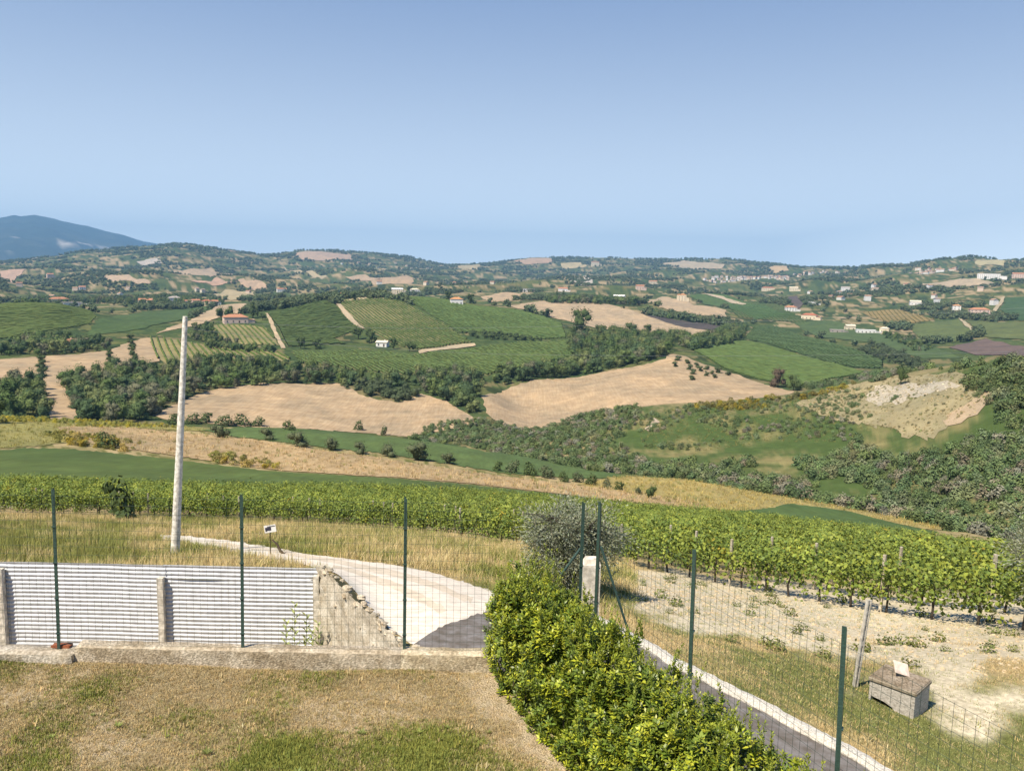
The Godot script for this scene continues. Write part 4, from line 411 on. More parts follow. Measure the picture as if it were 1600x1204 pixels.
const CLEAR := ["f_w1","f_w2","f_w3","f_w4","f_w5","f_plough1","f_w6","f_gl","f_gl2","f_gr","f_gr2","f_gr3","f_plough2","f_gr4","f_gr5","f_gr6","f_gr7","f_plough3","f_far0","f_far1","f_far2","f_far3","f_far4","f_far5","f_far6","f_far7","f_far8","f_far9","f_far10","f_far11","f_far12","f_far13","f_far14","f_far15","f_far16","f_far17","f_far18","v1","v2","v3","v4","v5","v6","v7","v8","t1","t2"]
const PEAK := [-49.13,-52,-45.03,28,-40.22,235,-36.1,441,-33.43,533,-31.56,571,-30.85,611,-30.53,599,-29.87,631,-29.11,607,-28.28,560,-27.27,521,-25.53,437,-23.74,333,-21.13,231,-18.02,91]
const VINE_DIR := [0.7344,0.6787]
const VINE_FRONT := [-70.79,-44.71,-40.79,-44.54,-38.95,-44.48,-37.21,-44.52,-35.49,-44.6,-33.81,-44.73,-31.99,-44.69,-30.04,-44.45,-28.16,-44.3,-26.39,-44.3,-24.7,-44.43,-22.99,-44.56,-21.22,-44.58,-19.44,-44.59,-17.61,-44.48,-15.78,-44.33,-13.94,-44.11,-12,-43.48,-10.02,-42.47,-8.07,-41.19,-6.22,-39.9,-4.44,-38.32,-2.76,-36.4,-1.23,-34.47,0.15,-32.81,1.4,-31.25,2.52,-29.59,3.51,-27.97,4.39,-26.42,5.18,-25.08,5.91,-23.87,6.54,-22.68,7.07,-21.48,7.52,-20.33,7.97,-19.39,8.44,-18.67,8.91,-18.09,9.29,-17.4,9.59,-16.69,9.86,-16.02,10.21,-15.54,10.56,-15.13,10.84,-14.68,11.08,-14.22,11.33,-13.81,11.52,-13.38,11.69,-12.96,23.39,14.66]

var rng := RandomNumberGenerator.new()
var M := {}
var T := {}
var taken := {}
var NR := 0
var ring_of := PackedInt32Array()
var ring_layer := PackedInt32Array()
var ring_part := PackedFloat32Array()
var col_d := PackedFloat32Array()
var grid := PackedVector3Array()
var nz := FastNoiseLite.new()
var nz2 := FastNoiseLite.new()
var cells := FastNoiseLite.new()
var cell_edge := FastNoiseLite.new()


func _ready() -> void:
	rng.seed = 4711
	# camera
	var cam := Camera3D.new()
	cam.name = "camera"
	cam.fov = 50.0
	cam.near = 0.1
	cam.far = 40000.0
	cam.position = Vector3(0, 4.3, 0)
	cam.rotation_degrees = Vector3(-7.6, 0, 1.3)
	cam.current = true
	add_child(cam)
	# sky, air and exposure
	var env := Environment.new()
	env.background_mode = Environment.BG_SKY
	var sm := ProceduralSkyMaterial.new()
	sm.sky_top_color = Color(0.12, 0.345, 0.60)
	sm.sky_horizon_color = Color(0.91, 0.965, 1.0)
	sm.sky_curve = 0.155
	sm.ground_bottom_color = Color(0.30, 0.29, 0.22)
	sm.ground_horizon_color = Color(0.55, 0.62, 0.66)
	sm.sun_angle_max = 8.0
	var sky := Sky.new()
	sky.sky_material = sm
	env.sky = sky
	env.background_energy_multiplier = 0.85
	env.tonemap_mode = Environment.TONE_MAPPER_LINEAR
	env.tonemap_exposure = 1.58
	env.fog_enabled = true
	env.fog_density = 0.00009
	env.fog_light_color = Color(0.60, 0.81, 1.0)
	env.sdfgi_enabled = true
	env.ssao_enabled = true
	env.ssil_enabled = true
	var we := WorldEnvironment.new()
	we.name = "environment"
	we.environment = env
	add_child(we)
	# sun: high, over the left shoulder
	var sun := DirectionalLight3D.new()
	sun.name = "sun"
	sun.light_energy = 1.6
	sun.light_color = Color(1.0, 0.95, 0.87)
	sun.light_angular_distance = 0.5
	sun.shadow_enabled = true
	sun.look_at_from_position(Vector3(-0.48, 1.0, 0.50), Vector3.ZERO)
	add_child(sun)

	nz.seed = 3; nz.frequency = 0.03; nz.fractal_octaves = 4
	nz2.seed = 9; nz2.frequency = 0.35; nz2.fractal_octaves = 3
	cells.seed = 21; cells.noise_type = FastNoiseLite.TYPE_CELLULAR; cells.frequency = 0.0042
	cells.cellular_return_type = FastNoiseLite.RETURN_CELL_VALUE; cells.cellular_jitter = 0.9
	cells.domain_warp_enabled = true; cells.domain_warp_amplitude = 60.0; cells.domain_warp_frequency = 0.003
	cell_edge = cells.duplicate(); cell_edge.cellular_return_type = FastNoiseLite.RETURN_DISTANCE2_SUB
	make_textures()
	make_terrain()
	make_fields()
	make_near_ground()
	make_mountain()
	make_garden()
	make_roadside()
	make_near_vineyard()
	make_plants()
	make_far_vineyards()
	make_woods()
	make_houses()
	make_far_trees()


# ---------------------------------------------------------------- mesh collecting
class MB:
	var v := PackedVector3Array()
	var n := PackedVector3Array()
	var c := PackedColorArray()
	var t := PackedVector2Array()
	var i := PackedInt32Array()

	func tri(a: Vector3, b: Vector3, d: Vector3, col := Color.WHITE) -> void:  # a, b, d run anticlockwise seen from outside
		var g := (b - a).cross(d - a).normalized()
		var k := v.size()
		v.append(a); v.append(b); v.append(d)
		for q in 3:
			n.append(g); c.append(col)
		i.append(k); i.append(k + 2); i.append(k + 1)

	func quad(a: Vector3, b: Vector3, d: Vector3, e: Vector3, col := Color.WHITE) -> void:
		var g := (d - a).cross(e - b).normalized()
		var k := v.size()
		v.append(a); v.append(b); v.append(d); v.append(e)
		for q in 4:
			n.append(g); c.append(col)
		i.append(k); i.append(k + 2); i.append(k + 1)
		i.append(k); i.append(k + 3); i.append(k + 2)

	func box(x: Transform3D, s: Vector3, col := Color.WHITE, cham := 0.0) -> void:
		var h := s * 0.5
		var b := minf(cham, minf(h.x, minf(h.y, h.z)) * 0.9)
		if b <= 0.0:
			var p := []
			for k in 8:
				p.append(x * Vector3(h.x * (1 if k & 1 else -1), h.y * (1 if k & 2 else -1), h.z * (1 if k & 4 else -1)))
			quad(p[4], p[5], p[7], p[6], col); quad(p[1], p[0], p[2], p[3], col)
			quad(p[5], p[1], p[3], p[7], col); quad(p[0], p[4], p[6], p[2], col)
			quad(p[6], p[7], p[3], p[2], col); quad(p[0], p[1], p[5], p[4], col)
			return
		# chamfered: six faces, twelve edge strips, eight corners
		for ax in 3:
			for sg in [-1.0, 1.0]:
				var u := (ax + 1) % 3
				var w := (ax + 2) % 3
				var q := []
				for m in [[-1, -1], [1, -1], [1, 1], [-1, 1]]:
					var o := Vector3.ZERO
					o[ax] = sg * h[ax]; o[u] = m[0] * (h[u] - b); o[w] = m[1] * (h[w] - b)
					q.append(x * o)
				if sg > 0: quad(q[0], q[1], q[2], q[3], col)
				else: quad(q[3], q[2], q[1], q[0], col)
		for ax in 3:
			var u := (ax + 1) % 3
			var w := (ax + 2) % 3
			for su in [-1.0, 1.0]:
				for sw in [-1.0, 1.0]:
					var q := []
					for m in [[-1, 0], [1, 0], [1, 1], [-1, 1]]:
						var o := Vector3.ZERO
						o[ax] = m[0] * (h[ax] - b)
						o[u] = su * (h[u] - (b if m[1] else 0.0)); o[w] = sw * (h[w] - (0.0 if m[1] else b))
						q.append(x * o)
					if su * sw < 0: quad(q[0], q[1], q[2], q[3], col)
					else: quad(q[3], q[2], q[1], q[0], col)
		for sx in [-1.0, 1.0]:
			for sy in [-1.0, 1.0]:
				for sz in [-1.0, 1.0]:
					var a := x * Vector3(sx * h.x, sy * (h.y - b), sz * (h.z - b))
					var d := x * Vector3(sx * (h.x - b), sy * h.y, sz * (h.z - b))
					var e := x * Vector3(sx * (h.x - b), sy * (h.y - b), sz * h.z)
					if sx * sy * sz > 0: tri(a, d, e, col)
					else: tri(a, e, d, col)

	func tube(p: PackedVector3Array, r: PackedFloat32Array, sides: int, col := Color.WHITE, cap := true) -> void:
		var base := v.size()
		var side := Vector3.RIGHT
		for k in p.size():
			var dir := (p[mini(k + 1, p.size() - 1)] - p[maxi(k - 1, 0)]).normalized()
			side = dir.cross(Vector3(0.31, 0.2, 0.93) if absf(dir.y) > 0.9 else Vector3.UP).normalized()
			var up := side.cross(dir)
			for s in sides:
				var a := TAU * s / sides
				var o := side * cos(a) + up * sin(a)
				v.append(p[k] + o * r[k]); n.append(o); c.append(col)
		for k in p.size() - 1:
			for s in sides:
				var a := base + k * sides + s
				var b := base + k * sides + (s + 1) % sides
				i.append(a); i.append(b); i.append(a + sides)
				i.append(b); i.append(b + sides); i.append(a + sides)
		if cap:
			for e in [0, p.size() - 1]:
				var o := base + int(e) * sides
				for s in range(1, sides - 1):
					if e: tri(v[o], v[o + s + 1], v[o + s], col)
					else: tri(v[o], v[o + s], v[o + s + 1], col)

	func leaf(at: Vector3, dir: Vector3, g: Vector3, long: float, wide: float, col: Color, soft := Vector3.ZERO, fold := 0.15) -> void:
		var w := dir.cross(g).normalized() * wide * 0.5
		var nn := soft if soft != Vector3.ZERO else g
		if g.dot(nn) < 0:
			g = -g; w = -w
		var k := v.size()
		var mid := at + dir * long * 0.5
		v.append(at); v.append(mid + w + g * fold * wide); v.append(at + dir * long); v.append(mid - w + g * fold * wide); v.append(mid)
		for q in 5:
			n.append(nn); c.append(col)
		for m in [[0, 1, 4], [1, 2, 4], [2, 3, 4], [3, 0, 4]]:
			var cr: Vector3 = (v[k + m[1]] - v[k + m[0]]).cross(v[k + m[2]] - v[k + m[0]])
			i.append(k + m[0])
			if cr.dot(nn) > 0:
				i.append(k + m[2]); i.append(k + m[1])
			else:
				i.append(k + m[1]); i.append(k + m[2])

	func card(at: Vector3, a: Vector3, b: Vector3, nn: Vector3, col: Color) -> void:  # a small diamond of foliage
		var k := v.size()
		v.append(at - a); v.append(at + b); v.append(at + a); v.append(at - b)
		for q in 4:
			n.append(nn); c.append(col)
		if (2.0 * b).cross(2.0 * a).dot(nn) > 0:
			for q in [0, 2, 1, 0, 3, 2]: i.append(k + q)
		else:
			for q in [0, 1, 2, 0, 2, 3]: i.append(k + q)

	func ball(at: Vector3, r: Vector3, rings: int, sides: int, col: Color, rough := 0.0, seed_ := 0) -> void:
		var fn := FastNoiseLite.new()
		fn.seed = seed_; fn.frequency = 0.9
		var base := v.size()
		for a in rings + 1:
			for s in sides:
				var th := PI * a / rings
				var ph := TAU * s / sides
				var o := Vector3(sin(th) * cos(ph), cos(th), sin(th) * sin(ph))
				var k := 1.0 + rough * fn.get_noise_3d(o.x * 1.7 + at.x * 3.0, o.y * 1.7, o.z * 1.7 + at.z * 3.0)
				v.append(at + o * r * k); n.append((o / r).normalized()); c.append(col)
		for a in rings:
			for s in sides:
				var p := base + a * sides + s
				var q := base + a * sides + (s + 1) % sides
				i.append(p); i.append(p + sides); i.append(q)
				i.append(q); i.append(p + sides); i.append(q + sides)

	func mesh() -> ArrayMesh:
		var a := []
		a.resize(Mesh.ARRAY_MAX)
		a[Mesh.ARRAY_VERTEX] = v; a[Mesh.ARRAY_NORMAL] = n; a[Mesh.ARRAY_COLOR] = c; a[Mesh.ARRAY_INDEX] = i
		if t.size() == v.size():
			a[Mesh.ARRAY_TEX_UV] = t
		var m := ArrayMesh.new()
		if i.size(): m.add_surface_from_arrays(Mesh.PRIMITIVE_TRIANGLES, a)
		return m


func numbered(called: String) -> String:
	var k: int = taken.get(called, 0)
	taken[called] = k + 1
	return called if k == 0 else "%s_%03d" % [called, k]


func tag(o: Node3D, label: String, category := "", group := "", kind := "") -> Node3D:
	if label: o.set_meta("label", label)
	if category: o.set_meta("category", category)
	if group: o.set_meta("group", group)
	if kind: o.set_meta("kind", kind)
	return o


func thing(called: String, at: Vector3, label: String, category: String, group := "") -> Node3D:
	var o := Node3D.new()
	o.name = numbered(called)
	add_child(o)
	o.position = at
	return tag(o, label, category, group)


func put(called: String, mesh: Mesh, mat: Material, parent: Node3D = null) -> MeshInstance3D:
	var o := MeshInstance3D.new()
	o.mesh = mesh
	o.material_override = mat
	if parent == null:
		o.name = numbered(called)
		add_child(o)
	else:
		o.name = called
		parent.add_child(o, true)
	return o


func struct(called: String, mesh: Mesh, mat: Material, label: String) -> MeshInstance3D:
	var o := put(called, mesh, mat)
	tag(o, label, "", "", "structure")
	return o


func scatter(called: String, mesh: Mesh, mat: Material, where: Array, cols: Array, parent: Node3D = null) -> MultiMeshInstance3D:
	var mm := MultiMesh.new()
	mm.transform_format = MultiMesh.TRANSFORM_3D
	mm.use_colors = true
	mm.mesh = mesh
	mm.instance_count = where.size()
	var buf := PackedFloat32Array()
	buf.resize(where.size() * 16)
	for k in where.size():
		var x: Transform3D = where[k]
		var cl: Color = cols[k]
		var o := k * 16
		buf[o] = x.basis.x.x; buf[o + 1] = x.basis.y.x; buf[o + 2] = x.basis.z.x; buf[o + 3] = x.origin.x
		buf[o + 4] = x.basis.x.y; buf[o + 5] = x.basis.y.y; buf[o + 6] = x.basis.z.y; buf[o + 7] = x.origin.y
		buf[o + 8] = x.basis.x.z; buf[o + 9] = x.basis.y.z; buf[o + 10] = x.basis.z.z; buf[o + 11] = x.origin.z
		buf[o + 12] = cl.r; buf[o + 13] = cl.g; buf[o + 14] = cl.b; buf[o + 15] = 1.0
	mm.buffer = buf
	var o := MultiMeshInstance3D.new()
	o.multimesh = mm
	o.material_override = mat
	o.set_meta("kind", "stuff")
	if parent == null:
		o.name = numbered(called)
		add_child(o)
	else:
		o.name = called
		parent.add_child(o, true)
	return o


func turned(at: Vector3, yaw: float, s := 1.0, tilt := 0.0) -> Transform3D:
	var b := Basis(Vector3.UP, yaw)
	if tilt != 0.0: b = Basis(Vector3(cos(yaw * 3.1), 0, sin(yaw * 3.1)).normalized(), tilt) * b
	return Transform3D(b.scaled(Vector3(s, s, s)), at)


func vary(c: Color, f: float) -> Color:
	var k := 1.0 + rng.randf_range(-f, f)
	var w := 1.0 + rng.randf_range(-f, f) * 0.3
	return Color(c.r * k * w, c.g * k, c.b * k / w)


func unit() -> Vector3:
	var z := rng.randf_range(-1, 1)
	var a := rng.randf() * TAU
	var r := sqrt(1 - z * z)
	return Vector3(r * cos(a), z, r * sin(a))


# ---------------------------------------------------------------- materials
func noise_tex(called: String, freq: float, oct: int, lo: Color, hi: Color, size := 512, seed_ := 1, mid = null, kind := FastNoiseLite.TYPE_SIMPLEX_SMOOTH) -> NoiseTexture2D:
	var f := FastNoiseLite.new()
	f.noise_type = kind
	f.seed = seed_; f.frequency = freq; f.fractal_octaves = oct; f.fractal_gain = 0.62
	var t := NoiseTexture2D.new()
	t.noise = f; t.width = size; t.height = size; t.seamless = true; t.normalize = true
	var g := Gradient.new()
	g.set_color(0, lo); g.set_color(1, hi)
	g.set_offset(0, 0.2); g.set_offset(1, 0.82)
	if mid != null: g.add_point(0.5, mid)
	t.color_ramp = g
	T[called] = t
	return t


func grey(x: float) -> Color:
	return Color(x, x, x)


func mat(called: String, lin: Color, rough := 0.9, tex: Texture2D = null, per := 1.0, vcol := true, relief: Texture2D = null, relief_cm := 0.0) -> StandardMaterial3D:
	var m := StandardMaterial3D.new()
	m.resource_name = called
	m.albedo_color = lin.linear_to_srgb()
	m.roughness = rough
	m.metallic_specular = 0.3
	m.vertex_color_use_as_albedo = vcol
	if tex:
		m.albedo_texture = tex
	if tex or relief:
		m.uv1_triplanar = true
		m.uv1_world_triplanar = true
		m.uv1_scale = Vector3.ONE / per
	if relief:
		m.heightmap_enabled = true
		m.heightmap_texture = relief
		m.heightmap_scale = relief_cm
	M[called] = m
	return m


func second(m: StandardMaterial3D, t: Texture2D, per_metre: Vector3) -> void:
	"""A coarser pattern multiplied over the first, so that repeats do not show."""
	m.detail_enabled = true
	m.detail_albedo = t
	m.detail_blend_mode = BaseMaterial3D.BLEND_MODE_MUL
	m.detail_uv_layer = BaseMaterial3D.DETAIL_UV_2
	m.uv2_triplanar = true
	m.uv2_world_triplanar = true
	m.uv2_scale = per_metre


func make_textures() -> void:
	noise_tex("grain", 0.045, 5, grey(0.78), grey(1.0), 512, 5)
	noise_tex("fine", 0.12, 4, grey(0.55), grey(1.0), 512, 6)
	noise_tex("blotch", 0.012, 5, grey(0.86), grey(1.0), 512, 7)
	noise_tex("stubble", 0.05, 5, Color(0.90, 0.88, 0.85), Color(1, 1, 1), 512, 8)
	noise_tex("concrete", 0.03, 6, Color(0.70, 0.69, 0.66), Color(1, 0.99, 0.97), 512, 11)
	noise_tex("stain", 0.008, 5, Color(0.78, 0.75, 0.70), Color(1, 1, 1), 512, 12)
	noise_tex("relief", 0.06, 6, grey(0.0), grey(1.0), 512, 13)
	noise_tex("gravel", 0.16, 3, Color(0.84, 0.81, 0.77), Color(1, 1, 1), 512, 14)
	mat("terrain", Color(1, 1, 1), 0.95, T.grain, 3.0)
	M.terrain.metallic_specular = 0.1
	mat("lawn", Color(1, 1, 1), 0.95, T.fine, 0.9, true, T.relief, 1.2)
	mat("gravel", Color(1.0, 0.95, 0.86), 0.95, T.gravel, 0.7, true, T.gravel, 0.8)
	mat("asphalt", Color(0.25, 0.245, 0.25), 0.9, T.gravel, 0.3, false, T.gravel, 0.25)
	mat("kerb", Color(0.80, 0.78, 0.73), 0.85, T.concrete, 0.5, true, T.relief, 0.6)
	mat("concrete", Color(1.0, 0.975, 0.93), 0.92, T.concrete, 0.8, true, T.relief, 0.5)
	second(M.concrete, T.stain, Vector3.ONE / 1.7)
	mat("grey_concrete", Color(0.60, 0.575, 0.54), 0.95, T.concrete, 0.7, false, T.relief, 0.5)
	mat("pale_concrete", Color(0.95, 0.93, 0.89), 0.9, T.concrete, 2.5, true, T.relief, 0.2)
	mat("metal_sheet", Color(0.70, 0.73, 0.77), 0.5, T.blotch, 1.1, true)
	M.metal_sheet.metallic = 0.35
	mat("green_steel", Color(0.055, 0.11, 0.095), 0.45, T.concrete, 0.3)
	M.green_steel.metallic_specular = 0.5
	mat("wire", Color(0.05, 0.075, 0.06), 0.5)
	mat("wire_bright", Color(0.30, 0.32, 0.32), 0.6)
	mat("wood", Color(0.16, 0.12, 0.085), 0.9, T.fine, 0.12)
	mat("bark", Color(0.10, 0.085, 0.068), 0.95, T.fine, 0.15)
	mat("leaf", Color(1, 1, 1), 0.55)
	M.leaf.backlight_enabled = true
	M.leaf.backlight = Color(0.42, 0.45, 0.20)
	mat("shiny_leaf", Color(1, 1, 1), 0.45)
	M.shiny_leaf.metallic_specular = 0.5
	M.shiny_leaf.backlight_enabled = true
	M.shiny_leaf.backlight = Color(0.40, 0.43, 0.16)
	mat("foliage", Color(1, 1, 1), 0.8)
	M.foliage.metallic_specular = 0.15
	M.foliage.backlight_enabled = true
	M.foliage.backlight = Color(0.40, 0.42, 0.24)
	mat("grass", Color(1, 1, 1), 0.8)
	M.grass.metallic_specular = 0.15
	M.grass.backlight_enabled = true
	M.grass.backlight = Color(0.35, 0.33, 0.22)
	mat("stubble", Color(1.1, 1.1, 1.1), 0.95, T.stubble, 9.0)
	M.stubble.uv1_scale = Vector3(0.028, 0.03, 0.0022)
	second(M.stubble, T.blotch, Vector3(0.011, 0.02, 0.016))
	mat("crop", Color(1.1, 1.1, 1.1), 0.95, T.stubble, 5.0)
	M.crop.uv1_scale = Vector3(0.03, 0.03, 0.005)
	second(M.crop, T.blotch, Vector3(0.014, 0.02, 0.009))
	mat("soil", Color(1.1, 1.1, 1.1), 0.95, T.grain, 7.0)
	second(M.soil, T.blotch, Vector3(0.02, 0.03, 0.02))
	second(M.asphalt, T.stain, Vector3(0.6, 0.5, 0.8))
	second(M.gravel, T.blotch, Vector3(0.4, 0.5, 0.8))
	second(M.terrain, T.blotch, Vector3(0.03, 0.03, 0.03))
	mat("plaster", Color(1, 1, 1), 0.9, T.blotch, 6.0)
	mat("tiles", Color(1, 1, 1), 0.9, T.blotch, 2.5)
	mat("window", Color(0.05, 0.055, 0.065), 0.25, null, 1.0, false)
	mat("white_board", Color(0.78, 0.77, 0.74), 0.6, null, 1.0, true)
	mat("print_ink", Color(0.05, 0.05, 0.07), 0.7, null, 1.0, true)
	mat("brick", Color(0.42, 0.15, 0.08), 0.9, T.concrete, 0.3, true)
	mat("mountain", Color(1, 1, 1), 0.95, T.blotch, 900.0)


# ---------------------------------------------------------------- terrain
func swell(x: float, z: float, d: float) -> float:
	var a := sin(.061 * x + .037 * z + 1.3) + sin(-.029 * x + .073 * z + 4.1) + sin(.113 * x - .067 * z + .6) + .5 * sin(.21 * x + .17 * z + 2.0)
	var f := 0.0
	if d > 1050.0:
		f = sin(.0061 * x + .0027 * z + .4) + sin(-.0033 * x + .0071 * z + 2.2) + .6 * sin(.0127 * x - .0091 * z + 1.1) + .5 * sin(.019 * x + .021 * z + 3.0)
	return a * (.03 * smoothstep(15.0, 40.0, d) + .25 * smoothstep(100.0, 500.0, d)) + f * (12.0 * smoothstep(1050.0, 2200.0, d) - 8.5 * smoothstep(3000.0, 4500.0, d))


func line_at(table: Array, az: float) -> PackedFloat32Array:
	var f := clampf((az + 50.0) / 100.0 * (NA - 1), 0.0, NA - 1.001)
	var k := int(f)
	var t := f - k
	var out := PackedFloat32Array()
	out.resize(NL)
	for l in NL:
		var row: PackedFloat32Array = table[l]
		out[l] = cubic_interpolate_cr(row[maxi(k - 1, 0)], row[k], row[k + 1], row[mini(k + 2, NA - 1)], t)
	return out


func cubic_interpolate_cr(p0: float, p1: float, p2: float, p3: float, t: float) -> float:
	return 0.5 * (2.0 * p1 + (p2 - p0) * t + (2.0 * p0 - 5.0 * p1 + 4.0 * p2 - p3) * t * t + (3.0 * p1 - p0 - 3.0 * p2 + p3) * t * t * t)


func make_terrain() -> void:
	for l in NL - 1:
		ring_of.append(NR)
		for s in SUB[l]:
			ring_layer.append(l); ring_part.append(float(s) / SUB[l])
		NR += SUB[l]
	ring_of.append(NR)
	ring_layer.append(NL - 2); ring_part.append(1.0)
	NR += 1
	grid.resize(NC * NR)
	col_d.resize(NC * NL)
	var cols := PackedColorArray()
	cols.resize(NC * NR)
	var m := PackedFloat32Array()
	m.resize(NL)
	for c in NC:
		var az := AZ_FROM + c * AZ_STEP
		var sa := sin(deg_to_rad(az))
		var ca := -cos(deg_to_rad(az))
		var d := line_at(TD, az)
		var y := line_at(TY, az)
		for l in NL:
			col_d[c * NL + l] = d[l]
		m[0] = (y[1] - y[0]) / (d[1] - d[0])
		m[NL - 1] = (y[NL - 1] - y[NL - 2]) / (d[NL - 1] - d[NL - 2])
		for l in range(1, NL - 1):
			var h0 := d[l] - d[l - 1]
			var h1 := d[l + 1] - d[l]
			var s0 := (y[l] - y[l - 1]) / h0
			var s1 := (y[l + 1] - y[l]) / h1
			m[l] = 0.0 if s0 * s1 <= 0.0 else (3.0 * (h0 + h1)) / ((2.0 * h1 + h0) / s0 + (h1 + 2.0 * h0) / s1)
		for r in NR:
			var l := ring_layer[r]
			var t := ring_part[r]
			var h := d[l + 1] - d[l]
			var q := d[l] + t * h
			var u := 1.0 - t
			var yy := (1.0 + 2.0 * t) * u * u * y[l] + t * u * u * h * m[l] + t * t * (3.0 - 2.0 * t) * y[l + 1] - t * t * u * h * m[l + 1]
			var x := q * sa
			var z := q * ca
			yy += swell(x, z, q)
			grid[c * NR + r] = Vector3(x, yy, z)
			cols[c * NR + r] = ground_color(x, z, q, az)
	var idx := PackedInt32Array()
	idx.resize((NC - 1) * (NR - 1) * 6)
	var k := 0
	for c in NC - 1:
		for r in NR - 1:
			var a := c * NR + r
			var b := a + NR
			idx[k] = a; idx[k + 1] = a + 1; idx[k + 2] = b
			idx[k + 3] = b; idx[k + 4] = a + 1; idx[k + 5] = b + 1
			k += 6
	var norm := PackedVector3Array()
	norm.resize(NC * NR)
	for c in NC:
		for r in NR:
			var a := grid[maxi(c - 1, 0) * NR + r]
			var b := grid[mini(c + 1, NC - 1) * NR + r]
			var e := grid[c * NR + maxi(r - 1, 0)]
			var f := grid[c * NR + mini(r + 1, NR - 1)]
			norm[c * NR + r] = (b - a).cross(f - e).normalized()
	var arr := []
	arr.resize(Mesh.ARRAY_MAX)
	arr[Mesh.ARRAY_VERTEX] = grid; arr[Mesh.ARRAY_NORMAL] = norm; arr[Mesh.ARRAY_COLOR] = cols; arr[Mesh.ARRAY_INDEX] = idx
	var me := ArrayMesh.new()
	me.add_surface_from_arrays(Mesh.PRIMITIVE_TRIANGLES, arr)
	struct("terrain", me, M.terrain, "rolling grassy hills falling from the garden and rising to the skyline")


func grid_col(x: float, z: float) -> float:
	return clampf((rad_to_deg(atan2(x, -z)) - AZ_FROM) / AZ_STEP, 0.0, NC - 1.001)


func ring_in(c: int, d: float) -> float:
	var b := c * NL
	if d <= col_d[b]: return 0.0
	for l in NL - 1:
		if d < col_d[b + l + 1]:
			return ring_of[l] + SUB[l] * (d - col_d[b + l]) / (col_d[b + l + 1] - col_d[b + l])
	return NR - 1.001


func grid_pos(c: float, r: float) -> Vector3:
	var c0 := mini(int(c), NC - 2)
	var r0 := mini(int(r), NR - 2)
	var k := c0 * NR + r0
	return grid[k].lerp(grid[k + 1], r - r0).lerp(grid[k + NR].lerp(grid[k + NR + 1], r - r0), c - c0)


func to_grid(x: float, z: float) -> Vector2:
	var f := grid_col(x, z)
	var c := int(f)
	var d := sqrt(x * x + z * z)
	return Vector2(f, lerpf(ring_in(c, d), ring_in(mini(c + 1, NC - 1), d), f - c))


func gy(x: float, z: float) -> float:
	var g := to_grid(x, z)
	return grid_pos(g.x, g.y).y


func on(x: float, z: float, lift := 0.0) -> Vector3:
	return Vector3(x, gy(x, z) + lift, z)


func in_poly(p: PackedVector2Array, x: float, z: float) -> bool:
	return Geometry2D.is_point_in_polygon(Vector2(x, z), p)


func poly(called: String) -> PackedVector2Array:
	var out := PackedVector2Array()
	var a: Array = POLYS[called]
	for k in range(0, a.size(), 2):
		out.append(Vector2(a[k], a[k + 1]))
	return out


const STRAW := Color(0.56, 0.44, 0.235)
const DRY := Color(0.33, 0.29, 0.13)
const GREEN := Color(0.17, 0.185, 0.06)
const DEEP := Color(0.10, 0.15, 0.05)
const CREAM := Color(0.90, 0.79, 0.58)

func ground_color(x: float, z: float, d: float, az: float) -> Color:
	var a := nz.get_noise_2d(x * 2.2, z * 2.2)
	var b := nz2.get_noise_2d(x, z)
	if d < 60.0:
		if az > 4.0 and d < 26.0:  # the verge beyond the lane: straw, green patches and bare cream soil
			var side := (x - 3.4) * 0.6 - (z + 11.0) * 0.8
			var soil := smoothstep(3.2, 4.6, side + a * 6.5 + b * 4.0) 
			var c := STRAW.lerp(GREEN, smoothstep(-0.15, 0.35, a + b * 0.6 + (0.25 if d < 13.0 else 0.0)))
			return c.lerp(CREAM, soil * 0.85)
		return STRAW.lerp(DRY, smoothstep(-0.2, 0.3, a)).lerp(GREEN, smoothstep(0.1, 0.5, b + a * 0.4))
	if d < 110.0:
		return DRY.lerp(CREAM, 0.35 + 0.4 * a)
	if d < 270.0:
		if az > 6.0 and d > 160.0:
			return DRY.lerp(DEEP, smoothstep(-0.6, 0.1, nz.get_noise_2d(x * 1.4, z * 1.4) + b * 0.3))
		return DRY.lerp(STRAW, 0.5 + a).lerp(GREEN, smoothstep(0.0, 0.4, b))
	if d < 420.0 and az > 3.0:
		return Color(0.34, 0.29, 0.15).lerp(DEEP, smoothstep(-0.35, 0.2, nz.get_noise_2d(x * 0.9, z * 0.9) + b * 0.35))
	var v := cells.get_noise_2d(x, z) * 0.5 + 0.5
	var w := fmod(v * 7.31, 1.0)
	var c := Color(0.105, 0.145, 0.055)
	if w < 0.16: c = Color(0.075, 0.115, 0.046)
	elif w < 0.30: c = Color(0.115, 0.155, 0.055)
	elif w < 0.44: c = Color(0.165, 0.18, 0.07)
	elif w < 0.54: c = Color(0.06, 0.085, 0.036)
	elif w < 0.70: c = Color(0.25, 0.22, 0.105)
	elif w < 0.86 and d > 900.0: c = Color(0.46, 0.36, 0.21)
	var e := smoothstep(0.05, 0.0, cell_edge.get_noise_2d(x, z) + 1.0)
	if d > 800.0: c = c.lerp(Color(0.05, 0.075, 0.03), e * 0.6)
	return Color(c.r * (1.0 + 0.25 * a), c.g * (1.0 + 0.2 * a), c.b * (1.0 + 0.2 * a))


